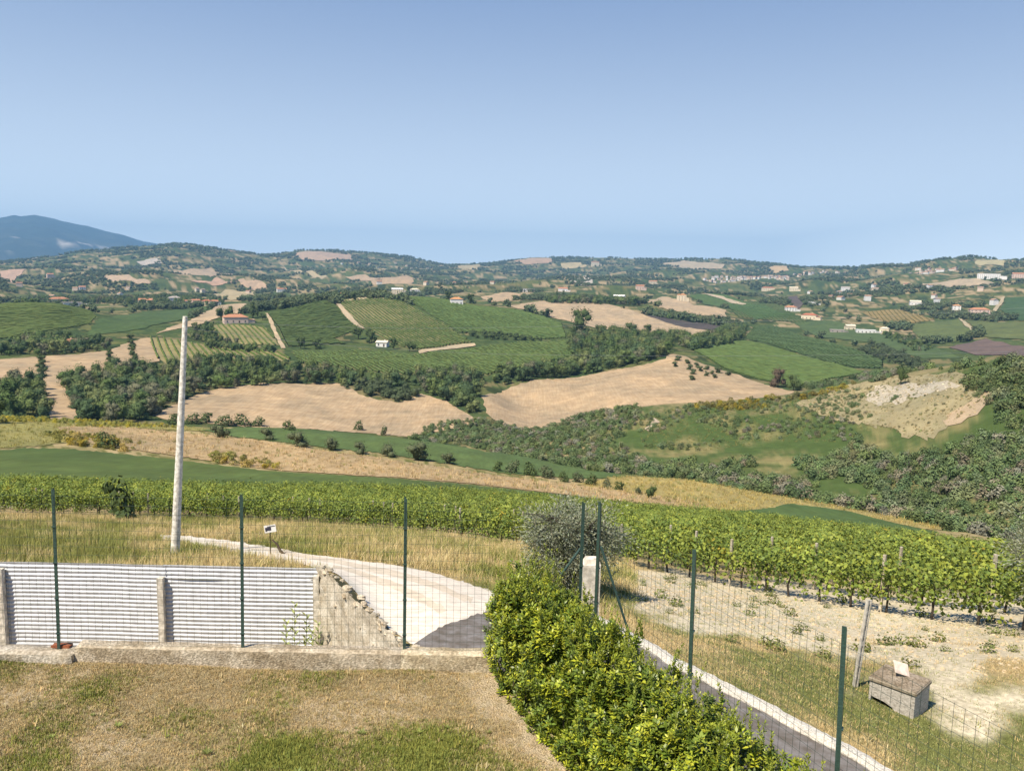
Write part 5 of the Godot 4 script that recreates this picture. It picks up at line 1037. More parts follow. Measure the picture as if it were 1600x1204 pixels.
func drape(p: PackedVector2Array, level: float, tint: Color, spotted := false, ragged := 0.0) -> ArrayMesh:
	"""The part of the terrain's surface inside the plan outline P, lifted a little."""
	var q := PackedVector2Array()
	for k in p.size():
		var a := p[k]
		var b := p[(k + 1) % p.size()]
		var n := maxi(1, mini(40, int(to_grid(a.x, a.y).distance_to(to_grid(b.x, b.y)) / 1.6)))
		for s in n:
			var w := a.lerp(b, float(s) / n)
			var g := to_grid(w.x, w.y)
			var ph := g.x * 0.9 + g.y * 0.7
			q.append(g + Vector2(nz2.get_noise_2d(ph, 3.0), nz2.get_noise_2d(ph, 77.0) * 0.4) * ragged)
	var lo := q[0]
	var hi := q[0]
	for w in q:
		lo = lo.min(w); hi = hi.max(w)
	var edge := {}
	for k in q.size():
		var a := q[k]
		var b := q[(k + 1) % q.size()]
		var n := int(a.distance_to(b) * 4.0) + 2
		for s in n + 1:
			var w := a.lerp(b, float(s) / n)
			edge[Vector2i(int(w.x), int(w.y))] = true
	var st := MB.new()
	var ids := {}
	for r in range(int(lo.y), mini(int(hi.y) + 1, NR - 1)):
		var y := r + 0.5
		var cuts := []
		for k in q.size():
			var a := q[k]
			var b := q[(k + 1) % q.size()]
			if (a.y > y) != (b.y > y):
				cuts.append(a.x + (y - a.y) / (b.y - a.y) * (b.x - a.x))
		cuts.sort()
		for c in range(int(lo.x), mini(int(hi.x) + 1, NC - 1)):
			var polys: Array
			if edge.has(Vector2i(c, r)):
				polys = Geometry2D.intersect_polygons(PackedVector2Array([Vector2(c, r), Vector2(c + 1, r), Vector2(c + 1, r + 1), Vector2(c, r + 1)]), q)
			else:
				var odd := false
				for x in cuts:
					if x < c + 0.5: odd = not odd
				if not odd: continue
				polys = [PackedVector2Array([Vector2(c, r), Vector2(c + 1, r), Vector2(c + 1, r + 1), Vector2(c, r + 1)])]
			for part in polys:
				var ks := []
				for w in part:
					if not ids.has(w):
						var g := grid_pos(w.x, w.y)
						var d := sqrt(g.x * g.x + g.z * g.z)
						var cc := clampi(int(w.x), 1, NC - 2)
						var rr := clampi(int(w.y), 1, NR - 2)
						ids[w] = st.v.size()
						st.v.append(g + Vector3.UP * (0.012 + 0.00045 * d * level))
						st.n.append((grid[(cc + 1) * NR + rr] - grid[(cc - 1) * NR + rr]).cross(grid[cc * NR + rr + 1] - grid[cc * NR + rr - 1]).normalized())
						st.c.append(mottle(g.x, g.z, tint) if spotted else tint)
					ks.append(ids[w])
				for j in range(1, ks.size() - 1):
					var a: Vector3 = st.v[ks[0]]
					if (st.v[ks[j]] - a).cross(st.v[ks[j + 1]] - a).y > 0:
						st.i.append(ks[0]); st.i.append(ks[j + 1]); st.i.append(ks[j])
					else:
						st.i.append(ks[0]); st.i.append(ks[j]); st.i.append(ks[j + 1])
	return st.mesh()


func mottle(x: float, z: float, c: Color) -> Color:
	var a := nz.get_noise_2d(x * 0.8, z * 0.8) + 0.5 * nz2.get_noise_2d(x * 0.4, z * 0.4)
	return Color(c.r * (1.0 + 0.28 * a), c.g * (1.0 + 0.22 * a), c.b * (1.0 + 0.16 * a))


func make_fields() -> void:
	for f in FIELDS:
		var o := struct(f[0], drape(poly(f[1]), f[3], Color(f[4][0], f[4][1], f[4][2]), true, 2.2 if f[0] == "bare_scarp" or f[0] == "clay_scar" else (0.7 if f[0] == "dirt_track" else 1.6)), M[f[2]], f[5])
		if o.mesh.get_surface_count() == 0: print("empty field ", f[1])


# ---------------------------------------------------------------- garden
func fence_x(z: float) -> float:
	return 0.85 + (z + 8.5) * 0.49


func lawn_y(x: float, z: float) -> float:
	return 0.035 * nz2.get_noise_2d(x * 1.6, z * 1.6) + 0.05 * nz.get_noise_2d(x * 9.0, z * 9.0) + 0.05 * smoothstep(-8.0, -8.4, z)


func lawn_green(x: float, z: float) -> float:
	var a := nz.get_noise_2d(x * 14.0 + 40.0, z * 14.0)
	var b := nz2.get_noise_2d(x * 2.4 + 7.0, z * 2.4)
	var g := smoothstep(-8.0, -6.4, z) * 0.5 + a * 0.8 + b * 0.7 - 0.02
	g += 0.45 * exp(-pow((x + 0.9) / 1.0, 2.0) - pow((z + 6.95) / 0.6, 2.0)) - 0.2 * exp(-pow((x + 4.0) / 1.0, 2.0) - pow((z + 7.2) / 0.6, 2.0))
	g -= 0.7 * exp(-pow((x - 0.1) / 0.45, 2.0) - pow((z + 7.2) / 0.9, 2.0))
	return clampf(g, 0.0, 1.0)


func make_near_ground() -> void:
	# lawn
	var st := MB.new()
	var nx := 170
	var nzz := 90
	for j in nzz + 1:
		var z := -8.46 + 5.4 * j / nzz
		for i in nx + 1:
			var x := lerpf(-8.5, fence_x(z) + 0.06, float(i) / nx)
			st.v.append(Vector3(x, lawn_y(x, z), z))
			var g := lawn_green(x, z)
			var bare := smoothstep(0.12, 0.4, nz2.get_noise_2d(x * 1.9 + 90.0, z * 2.6))
			var c := Color(0.47, 0.37, 0.205).lerp(Color(0.26, 0.245, 0.09), g).lerp(Color(0.72, 0.58, 0.37), maxf(bare * (1.0 - g) * 0.8, smoothstep(0.55, 0.15, fence_x(z) - 1.12 - x + 0.5 * nz2.get_noise_2d(x * 3.0, z * 3.0))))
			st.c.append(vary(c, 0.12))
			st.n.append(Vector3.UP)
	for j in nzz:
		for i in nx:
			var a := j * (nx + 1) + i
			for q in [a, a + 1, a + nx + 1, a + 1, a + nx + 2, a + nx + 1]: st.i.append(q)
	struct("lawn", st.mesh(), M.lawn, "short half-dried lawn in front of the low wall")
	# blades of the lawn
	var tufts := []
	for k in 3:
		var t := MB.new()
		for b in 11:
			var yaw := rng.randf() * TAU
			var lean := rng.randf_range(0.1, 0.9)
			var h := rng.randf_range(0.022, 0.05)
			var o := Vector3(rng.randf_range(-0.03, 0.03), -0.004, rng.randf_range(-0.03, 0.03))
			var d := Vector3(cos(yaw) * sin(lean), cos(lean), sin(yaw) * sin(lean))
			var w := Vector3(-sin(yaw), 0, cos(yaw)) * rng.randf_range(0.0018, 0.0032)
			var col := vary(Color(1, 1, 1), 0.25)
			var m := o + d * h * 0.6 + Vector3.UP * h * 0.1
			t.quad(o - w, o + w, m + w * 0.8, m - w * 0.8, col)
			t.tri(m - w * 0.8, m + w * 0.8, o + d * h, col)
		tufts.append(t.mesh())
	for k in 3:
		var xs := []
		var cs := []
		for q in 26000:
			var z := rng.randf_range(-8.42, -5.6)
			var x := rng.randf_range(-6.6, fence_x(z) - 0.25)
			var g := lawn_green(x, z)
			if rng.randf() > 0.45 + 0.55 * g or rng.randf() < 0.8 * smoothstep(0.55, 0.15, fence_x(z) - 1.12 - x + 0.5 * nz2.get_noise_2d(x * 3.0, z * 3.0)): continue
			var s := rng.randf_range(0.5, 1.0) * (0.7 + 0.5 * g)
			if rng.randf() < 0.004: s *= 2.2
			xs.append(turned(Vector3(x, lawn_y(x, z), z), rng.randf() * TAU, s))
			var gc := Color(0.30, 0.31, 0.075) if rng.randf() < 0.5 else Color(0.22, 0.25, 0.06)
			var dc := Color(0.58, 0.45, 0.23) if rng.randf() < 0.6 else Color(0.42, 0.34, 0.17)
			cs.append(vary(gc if rng.randf() < g * 1.1 - 0.05 else dc, 0.25))
		var o := scatter("lawn_grass", tufts[k], M.grass, xs, cs)
		tag(o, "short dry and green grass blades of the lawn", "grass", "blades of the lawn", "stuff")
	# sunken yard between the garden wall and the sheet fence
	var pit := MB.new()
	pit.quad(Vector3(-14, -2.75, -8.4), Vector3(-0.6, -2.75, -8.4), Vector3(-2.9, -2.75, -14.2), Vector3(-14, -2.75, -14.2), Color(0.62, 0.56, 0.46))
	struct("sunken_yard", pit.mesh(), M.concrete, "dusty sunken yard floor below the garden wall")
	# road and lane, draped on the slope
	struct("gravel_road", drape(poly("gravel_road"), 1.0, Color(0.93, 0.92, 0.90), true, 2.2), M.gravel, "white gravel road running down past the sheet fence")
	for k in 2:
		struct("wheel_rut", drape(poly("rut%d" % k), 1.3, Color(0.80, 0.76, 0.69), true, 1.2), M.gravel, ["worn wheel rut curving along the middle of the gravel road", "short worn wheel rut beside the stone side wall"][k])
	struct("asphalt_lane", drape(poly("asphalt_lane"), 1.6, Color.WHITE, false, 0.8), M.asphalt, "grey asphalt lane passing behind the hedge")
	# kerb along the lane
	var line := poly("kerb_line")
	var kb := MB.new()
	var pts := []
	for k in line.size() - 1:
		var n := int(line[k].distance_to(line[k + 1]) / 0.06) + 1
		for s in n:
			pts.append(line[k].lerp(line[k + 1], float(s) / n))
	var prev := []
	for k in pts.size():
		var p: Vector2 = pts[k]
		var d: Vector2 = (pts[mini(k + 1, pts.size() - 1)] - pts[maxi(k - 1, 0)]).normalized()
		var s := Vector2(-d.y, d.x)
		var ring := []
		for m in [[-0.09, -0.25], [-0.092, 0.055], [-0.07, 0.085], [0.0, 0.095], [0.07, 0.082], [0.095, 0.045], [0.1, -0.25]]:
			var w: float = m[0] + 0.022 * nz2.get_noise_2d(k * 0.9, m[0] * 60.0)
			var q := p + s * w
			ring.append(Vector3(q.x, gy(p.x, p.y) + m[1] + 0.02 * nz2.get_noise_2d(k * 0.7 + 50.0, m[0] * 90.0), q.y))
		if prev:
			for m in 6:
				kb.quad(prev[m], prev[m + 1], ring[m + 1], ring[m], vary(Color(1, 1, 1), 0.06))
		prev = ring
	struct("kerb", kb.mesh(), M.kerb, "rough white kerb edging the asphalt lane")
	# ground of the garden under the fence on the lane side
	var ft := MB.new()
	for k in 24:
		var z0 := -8.62 + 5.6 * k / 24
		var z1 := -8.62 + 5.6 * (k + 1) / 24
		var a := Vector3(fence_x(z0), 0, z0)
		var b := Vector3(fence_x(z1), 0, z1)
		var o := Vector3(0.09, 0, -0.044)
		var u := Vector3.UP * 0.04
		var e := Vector3.UP * -1.2
		ft.quad(a - o + u, b - o + u, b + o + u, a + o + u)
		ft.quad(a + o + e, a + o + u, b + o + u, b + o + e)
		ft.quad(b - o + e, b - o + u, a - o + u, a - o + e)
	var fw := put("garden_edge_wall", ft.mesh(), M.concrete)
	tag(fw, "low concrete footing under the wire fence beside the lane", "wall")


func rough_block(st: MB, a: Vector3, b: Vector3, cell: float, amp: float, tint: Color, seed_: float) -> void:
	"""A block from corner A to corner B whose faces are cut into cells and made uneven."""
	var sz := b - a
	for ax in 3:
		for sg in 2:
			var u := (ax + 1) % 3
			var w := (ax + 2) % 3
			var nu := maxi(1, int(sz[u] / cell))
			var nw := maxi(1, int(sz[w] / cell))
			var base := st.v.size()
			for i in nu + 1:
				for j in nw + 1:
					var p := a
					p[ax] += sz[ax] * sg
					p[u] += sz[u] * i / nu
					p[w] += sz[w] * j / nw
					var e := minf(minf(p.x - a.x, b.x - p.x) + minf(p.y - a.y, b.y - p.y), minf(minf(p.y - a.y, b.y - p.y) + minf(p.z - a.z, b.z - p.z), minf(p.x - a.x, b.x - p.x) + minf(p.z - a.z, b.z - p.z)))
					var k := amp * nz2.get_noise_3d(p.x * 6.0 + seed_, p.y * 6.0, p.z * 6.0)
					var c := (a + b) * 0.5
					var o := p
					if e < 0.012:  # worn edges
						var inw := (c - p); inw.x = 0
						o += inw.normalized() * (0.012 + absf(k) * 1.2)
					o += Vector3(0, k * 0.6, k)
					st.v.append(o); st.n.append(Vector3.ZERO); st.c.append(vary(tint, 0.05))
			for i in nu:
				for j in nw:
					var q := base + i * (nw + 1) + j
					var t := [q, q + nw + 1, q + nw + 2, q + 1]
					if sg == 0: t.reverse()
					for m in [[0, 1, 2], [0, 2, 3]]:
						var x: Vector3 = (st.v[t[m[1]]] - st.v[t[m[0]]]).cross(st.v[t[m[2]]] - st.v[t[m[0]]])
						for h in 3: st.n[t[m[h]]] += x
						st.i.append(t[m[0]]); st.i.append(t[m[2]]); st.i.append(t[m[1]])
			for q in range(base, st.v.size()):
				st.n[q] = st.n[q].normalized()


func steel_post(parent: Node3D, at: Vector3, top: Vector3, yaw: float) -> void:
	"""A T-section fence post with a slanted tip."""
	var st := MB.new()
	var h := top.y - at.y
	var lean := Vector3((top.x - at.x) / h, 0, (top.z - at.z) / h)
	var b := Basis(Vector3.UP, yaw)
	for s in [[0.0, 0.0, 0.034, 0.005], [0.0, -0.016, 0.005, 0.03]]:
		var lo := []
		var hi := []
		for m in [[-1, -1], [1, -1], [1, 1], [-1, 1]]:
			var o := b * Vector3(s[0] + m[0] * s[2] * 0.5, 0, s[1] + m[1] * s[3] * 0.5)
			lo.append(at + o)
			hi.append(at + o + Vector3.UP * (h - (0.03 if m[0] > 0 else 0.0)) + lean * h)
		for k in 4:
			st.quad(lo[(k + 1) % 4], lo[k], hi[k], hi[(k + 1) % 4])
		st.quad(hi[3], hi[2], hi[1], hi[0])
	for k in 4:  # wire clips
		st.box(Transform3D(b, at + lean * (0.3 + k * 0.4) + Vector3.UP * (0.3 + k * 0.4) + b * Vector3(0, 0, 0.006)), Vector3(0.044, 0.012, 0.014))
	put("post", st.mesh(), M.green_steel, parent)


func wire_panel(parent: Node3D, a: Vector3, b: Vector3, h: float, pitch: float) -> void:
	var st := MB.new()
	var along := b - a
	var n := int(along.length() / pitch)
	var r := PackedFloat32Array([0.0015, 0.0015, 0.0015, 0.0015])
	for k in n + 1:
		var p := a + along * (float(k) / n)
		var w := Vector3(0.004, 0, 0.006) * nz2.get_noise_1d(k * 3.0)
		st.tube(PackedVector3Array([p, p + Vector3.UP * h + w]), r, 3, Color.WHITE, false)
	var m := int(h / 0.09)
	for k in m + 1:
		var u := Vector3.UP * (h * k / m)
		var sag := Vector3.UP * -0.012
		st.tube(PackedVector3Array([a + u, a + along * 0.33 + u + sag, a + along * 0.67 + u + sag, b + u]), r, 3, Color.WHITE, false)
	var o := put("wire_mesh", st.mesh(), M.wire, parent)
	o.set_meta("kind", "stuff")


func make_garden() -> void:
	# low wall
	var w := thing("garden_wall", Vector3(-3, 0, -8.4), "low weathered concrete wall under the wire fence at the lawn's edge", "wall")
	var st := MB.new()
	rough_block(st, Vector3(-1.66, -0.3, -0.23), Vector3(1.86, 0.235, -0.03), 0.05, 0.018, Color(0.76, 0.70, 0.60), 1.0)
	put("wall_section", st.mesh(), M.concrete, w)
	st = MB.new()
	rough_block(st, Vector3(1.862, -0.3, -0.235), Vector3(2.84, 0.242, -0.025), 0.05, 0.018, Color(0.88, 0.82, 0.68), 9.0)
	put("wall_section", st.mesh(), M.concrete, w)
	st = MB.new()
	rough_block(st, Vector3(-5.6, -0.3, -0.225), Vector3(-1.662, 0.165, 0.02), 0.05, 0.03, Color(0.74, 0.71, 0.65), 17.0)
	put("wall_section", st.mesh(), M.concrete, w)
	st = MB.new()
	rough_block(st, Vector3(-1.95, 0.165, -0.2), Vector3(-1.75, 0.205, -0.1), 0.04, 0.012, Color(1, 1, 1), 23.0)
	put("brick", st.mesh(), M.brick, w)
	st = MB.new()  # facing down to the sunken yard
	st.quad(Vector3(-9, -2.8, -0.24), Vector3(-9, -0.1, -0.24), Vector3(2.84, -0.1, -0.24), Vector3(2.84, -2.8, -0.24), Color(0.9, 0.86, 0.78))
	put("lower_face", st.mesh(), M.concrete, w)
	# wire fence
	var f := thing("wire_fence", Vector3.ZERO, "green wire mesh fence on thin dark posts round the garden", "fence")
	var posts := [[Vector3(-6.62, 0.0, -8.45), Vector3(-6.6, 1.95, -8.4)], [Vector3(-4.86, 0.05, -8.5), Vector3(-4.81, 1.97, -8.46)], [Vector3(-2.86, 0.1, -8.5), Vector3(-2.81, 1.96, -8.42)], [Vector3(-1.11, 0.1, -8.55), Vector3(-1.1, 1.95, -8.52)],
		[Vector3(0.80, -0.3, -8.72), Vector3(0.79, 1.94, -8.55)], [Vector3(0.98, -0.3, -8.62), Vector3(0.97, 1.95, -8.5)], [Vector3(1.68, -0.3, -6.98), Vector3(1.65, 1.95, -7.01)], [Vector3(2.40, -0.3, -5.42), Vector3(2.35, 1.95, -5.44)], [Vector3(3.15, -0.3, -3.85), Vector3(3.12, 1.95, -3.87)]]
	for k in posts.size():
		steel_post(f, posts[k][0], posts[k][1], 0.0 if k < 5 else 1.1)
	wire_panel(f, Vector3(-6.62, 0.26, -8.43), Vector3(-0.2, 0.25, -8.53), 1.64, 0.075)
	wire_panel(f, Vector3(0.99, 0.06, -8.6), Vector3(3.15, 0.06, -3.85), 1.72, 0.075)
	for b in [[Vector3(0.99, 1.45, -8.52), Vector3(1.5, 0.0, -8.38)], [Vector3(0.78, 1.4, -8.6), Vector3(-0.05, 0.15, -8.6)], [Vector3(-0.20, 0.24, -8.42), Vector3(0.12, 0.62, -8.5)]]:
		st = MB.new()
		st.tube(PackedVector3Array([b[0], b[1]]), PackedFloat32Array([0.014, 0.014]), 8)
		put("brace", st.mesh(), M.green_steel, f)
	# gate pillar
	var g := thing("gate_pillar", Vector3(0.96, -1.0, -9.16), "square pale concrete pillar rising behind the hedge", "pillar")
	st = MB.new()
	rough_block(st, Vector3(-0.10, 0, -0.1), Vector3(0.10, 2.06, 0.1), 0.05, 0.012, Color(0.95, 0.92, 0.86), 31.0)
	put("shaft", st.mesh(), M.pale_concrete, g)
	st = MB.new()
	var e := 0.088
	for k in 4:
		var a0 := PI / 4 + k * PI / 2
		var a1 := a0 + PI / 2
		var p0 := Vector3(cos(a0), 0, sin(a0)) * e * 1.414
		var p1 := Vector3(cos(a1), 0, sin(a1)) * e * 1.414
		st.quad(p1 + Vector3.UP * 2.05, p0 + Vector3.UP * 2.05, p0 * 0.72 + Vector3.UP * 2.10, p1 * 0.72 + Vector3.UP * 2.10, Color(0.95, 0.92, 0.86))
	st.quad(Vector3(-e, 2.1, e) * Vector3(.72, 1, .72), Vector3(e, 2.1, e) * Vector3(.72, 1, .72), Vector3(e, 2.1, -e) * Vector3(.72, 1, .72), Vector3(-e, 2.1, -e) * Vector3(.72, 1, .72), Color(0.95, 0.92, 0.86))
	put("cap", st.mesh(), M.pale_concrete, g)
	make_hedge()
	make_mark_twig()


func make_mark_twig() -> void:  # added: dark leaves stand in for marks resembling leaf shadows on the pillar
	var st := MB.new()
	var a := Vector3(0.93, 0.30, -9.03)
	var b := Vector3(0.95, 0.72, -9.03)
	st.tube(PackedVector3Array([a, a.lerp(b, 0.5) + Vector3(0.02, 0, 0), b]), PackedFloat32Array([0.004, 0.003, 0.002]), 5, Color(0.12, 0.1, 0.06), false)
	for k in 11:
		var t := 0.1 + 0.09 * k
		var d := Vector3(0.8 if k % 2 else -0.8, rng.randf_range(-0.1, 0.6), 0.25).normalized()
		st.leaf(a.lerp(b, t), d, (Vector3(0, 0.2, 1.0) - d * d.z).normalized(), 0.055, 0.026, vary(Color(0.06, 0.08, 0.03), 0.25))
	var o := put("added_mark_twig", st.mesh(), M.leaf)
	tag(o, "added dark leafy twig standing in for unread leaf-shadow-like marks on the pale concrete pillar", "twig")


func sprig(leaves: int, long: float, rise: float) -> ArrayMesh:
	"""A shoot tip: a whorl of oval leaves round a short stem."""
	var t := MB.new()
	t.tube(PackedVector3Array([Vector3(0, -0.07, 0), Vector3(0, 0.012, 0)]), PackedFloat32Array([0.0022, 0.0015]), 4, Color(0.6, 0.7, 0.3), false)
	for k in leaves:
		var yaw := k * 2.4 + rng.randf_range(-0.3, 0.3)
		var up := rise + 0.55 * k / leaves + rng.randf_range(-0.2, 0.2)
		var d := Vector3(cos(yaw) * cos(up), sin(up), sin(yaw) * cos(up))
		var g := (Vector3.UP - d * d.y).normalized()
		var l := long * rng.randf_range(0.75, 1.1) * (1.0 - 0.35 * k / leaves)
		var at := Vector3(0, -0.045 + 0.055 * k / leaves, 0)
		t.leaf(at, d, g, l, l * 0.40, vary(Color(0.88, 0.88, 0.88), 0.13), Vector3.ZERO, 0.12)
	return t.mesh()


func make_hedge() -> void:
	var root := thing("hedge", Vector3(0.95, 0, -6.9), "dense glossy yellow-green evergreen hedge inside the fence corner", "hedge")
	var core := MB.new()
	var pts := []   # surface points: position, outward
	var n := 46
	var rows := []
	for k in n + 1:
		var t := float(k) / n
		var z := lerpf(-8.66, -4.2, t)
		var mid := fence_x(z) - 0.62 - 0.06 * smoothstep(0.0, 0.2, t)
		var half := 0.44 + 0.10 * nz2.get_noise_1d(k * 2.1) + 0.06 * smoothstep(0.4, 0.0, t)
		var top := lerpf(1.10, 0.98, pow(t, 0.6)) + 0.16 * nz2.get_noise_1d(k * 2.9 + 40.0)
		if t < 0.03: half *= 0.75
		rows.append([mid, half, top, z])
	for k in n + 1:
		for s in 22:
			var a := lerpf(-0.22, PI + 0.22, s / 21.0)
			var r: Array = rows[k]
			var ex := signf(cos(a)) * pow(absf(cos(a)), 0.75)
			var ey := pow(maxf(sin(a), 0.0), 0.7)
			var bump := 1.0 + 0.30 * nz2.get_noise_3d(k * 1.3, s * 1.9, 5.0)
			var y: float = 0.12 + (r[2] - 0.12) * ey * bump - (0.1 if sin(a) < 0 else 0.0)
			var x: float = r[0] + r[1] * ex * bump * (0.86 if sin(a) < 0 else 1.0)
			var o := Vector3(cos(a), maxf(sin(a), 0.05) * 1.1, 0).normalized()
			pts.append([Vector3(x, y, r[3]), o])
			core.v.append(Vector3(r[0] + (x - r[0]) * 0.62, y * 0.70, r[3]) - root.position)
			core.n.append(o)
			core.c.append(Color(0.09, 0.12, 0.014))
	for k in n:
		for s in 21:
			var a := k * 22 + s
			for q in [a, a + 22, a + 1, a + 1, a + 22, a + 23]: core.i.append(q)
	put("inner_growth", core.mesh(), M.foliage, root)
	for k in 26:  # woody stems at the foot
		var z := -8.45 + k * 0.16
		var x := fence_x(z) - 0.8 + rng.randf_range(-0.2, 0.25)
		var s := MB.new()
		var p := Vector3(x, -0.02, z) - root.position
		s.tube(PackedVector3Array([p, p + Vector3(rng.randf_range(-0.08, 0.05), 0.2, rng.randf_range(-0.06, 0.06)), p + Vector3(rng.randf_range(-0.12, 0.12), 0.5, rng.randf_range(-0.1, 0.1))]), PackedFloat32Array([0.014, 0.011, 0.006]), 5)
		put("stem", s.mesh(), M.bark, root)
	var shapes := [sprig(9, 0.062, 0.15), sprig(11, 0.052, 0.35), sprig(8, 0.076, 0.0), sprig(7, 0.056, 0.5)]
	var xs := [[], [], [], []]
	var cs := [[], [], [], []]
	var best := []
	for q in 12500:
		var k := rng.randi() % n
		var s := rng.randi() % 21
		var u := rng.randf()
		var v := rng.randf()
		var i := k * 22 + s
		var p: Vector3 = pts[i][0].lerp(pts[i + 22][0], u).lerp(pts[i + 1][0].lerp(pts[i + 23][0], u), v)
		var o: Vector3 = pts[i][1].lerp(pts[i + 1][1], v)
		var depth := rng.randf()
		var gap := nz2.get_noise_3d(p.x * 7.0, p.y * 7.0, p.z * 7.0)
		if gap < -0.14 and depth < 0.8: continue
		p -= o * (depth * depth * 0.22 - 0.03 - 0.05 * maxf(gap, 0.0))
		var up := (o * 0.9 + Vector3(0, 0.75, 0.1) + unit() * 0.55).normalized()
		var side := up.cross(unit()).normalized()
		var sc := rng.randf_range(0.75, 1.25)
		var x := Transform3D(Basis(side, up, side.cross(up)).scaled(Vector3(sc, sc, sc)), p - root.position)
		x.basis = x.basis
		var young := smoothstep(0.35, 1.0, rng.randf())
		var c := vary(Color(0.12, 0.175, 0.02).lerp(Color(0.44, 0.47, 0.035), young), 0.28)
		var w := rng.randi() % 4
		xs[w].append(x); cs[w].append(c)
		if depth < 0.3 and o.x < 0.4 and p.z > -8.4 and best.size() < 300 and rng.randf() < 0.35:
			best.append([w, xs[w].size() - 1])
	for q in 260:  # long shoots standing out of the top
		var k := rng.randi() % n
		var i := k * 22 + 7 + rng.randi() % 8
		var p: Vector3 = pts[i][0] - root.position
		var h := rng.randf_range(0.06, 0.2) * (1.5 if k < 7 else 1.0)
		var dir := Vector3(rng.randf_range(-0.5, 0.5), 1, rng.randf_range(-0.4, 0.4)).normalized()
		for m in 4:
			var up := (dir + unit() * 0.3).normalized()
			var side := up.cross(unit()).normalized()
			xs[3].append(Transform3D(Basis(side, up, side.cross(up)) * (0.9 - 0.08 * m), p + dir * h * (0.3 + 0.35 * m)))
			cs[3].append(vary(Color(0.26, 0.30, 0.03), 0.25))
	var own := {}
	for b in best:
		own[Vector2i(b[0], b[1])] = true
	var tints := {}
	for w in 4:
		var rx := []
		var rc := []
		for k in xs[w].size():
			if own.has(Vector2i(w, k)):
				var c: Color = cs[w][k]
				var key := Vector2i(w, int(clampf(c.r / 0.06, 0, 6)))
				if not tints.has(key):
					tints[key] = M.shiny_leaf.duplicate()
					tints[key].albedo_color = c.linear_to_srgb()
				var o := put("leaf_sprig", shapes[w], tints[key], root)
				o.transform = xs[w][k]
			else:
				rx.append(xs[w][k]); rc.append(cs[w][k])
		scatter("foliage", shapes[w], M.shiny_leaf, rx, rc, root)


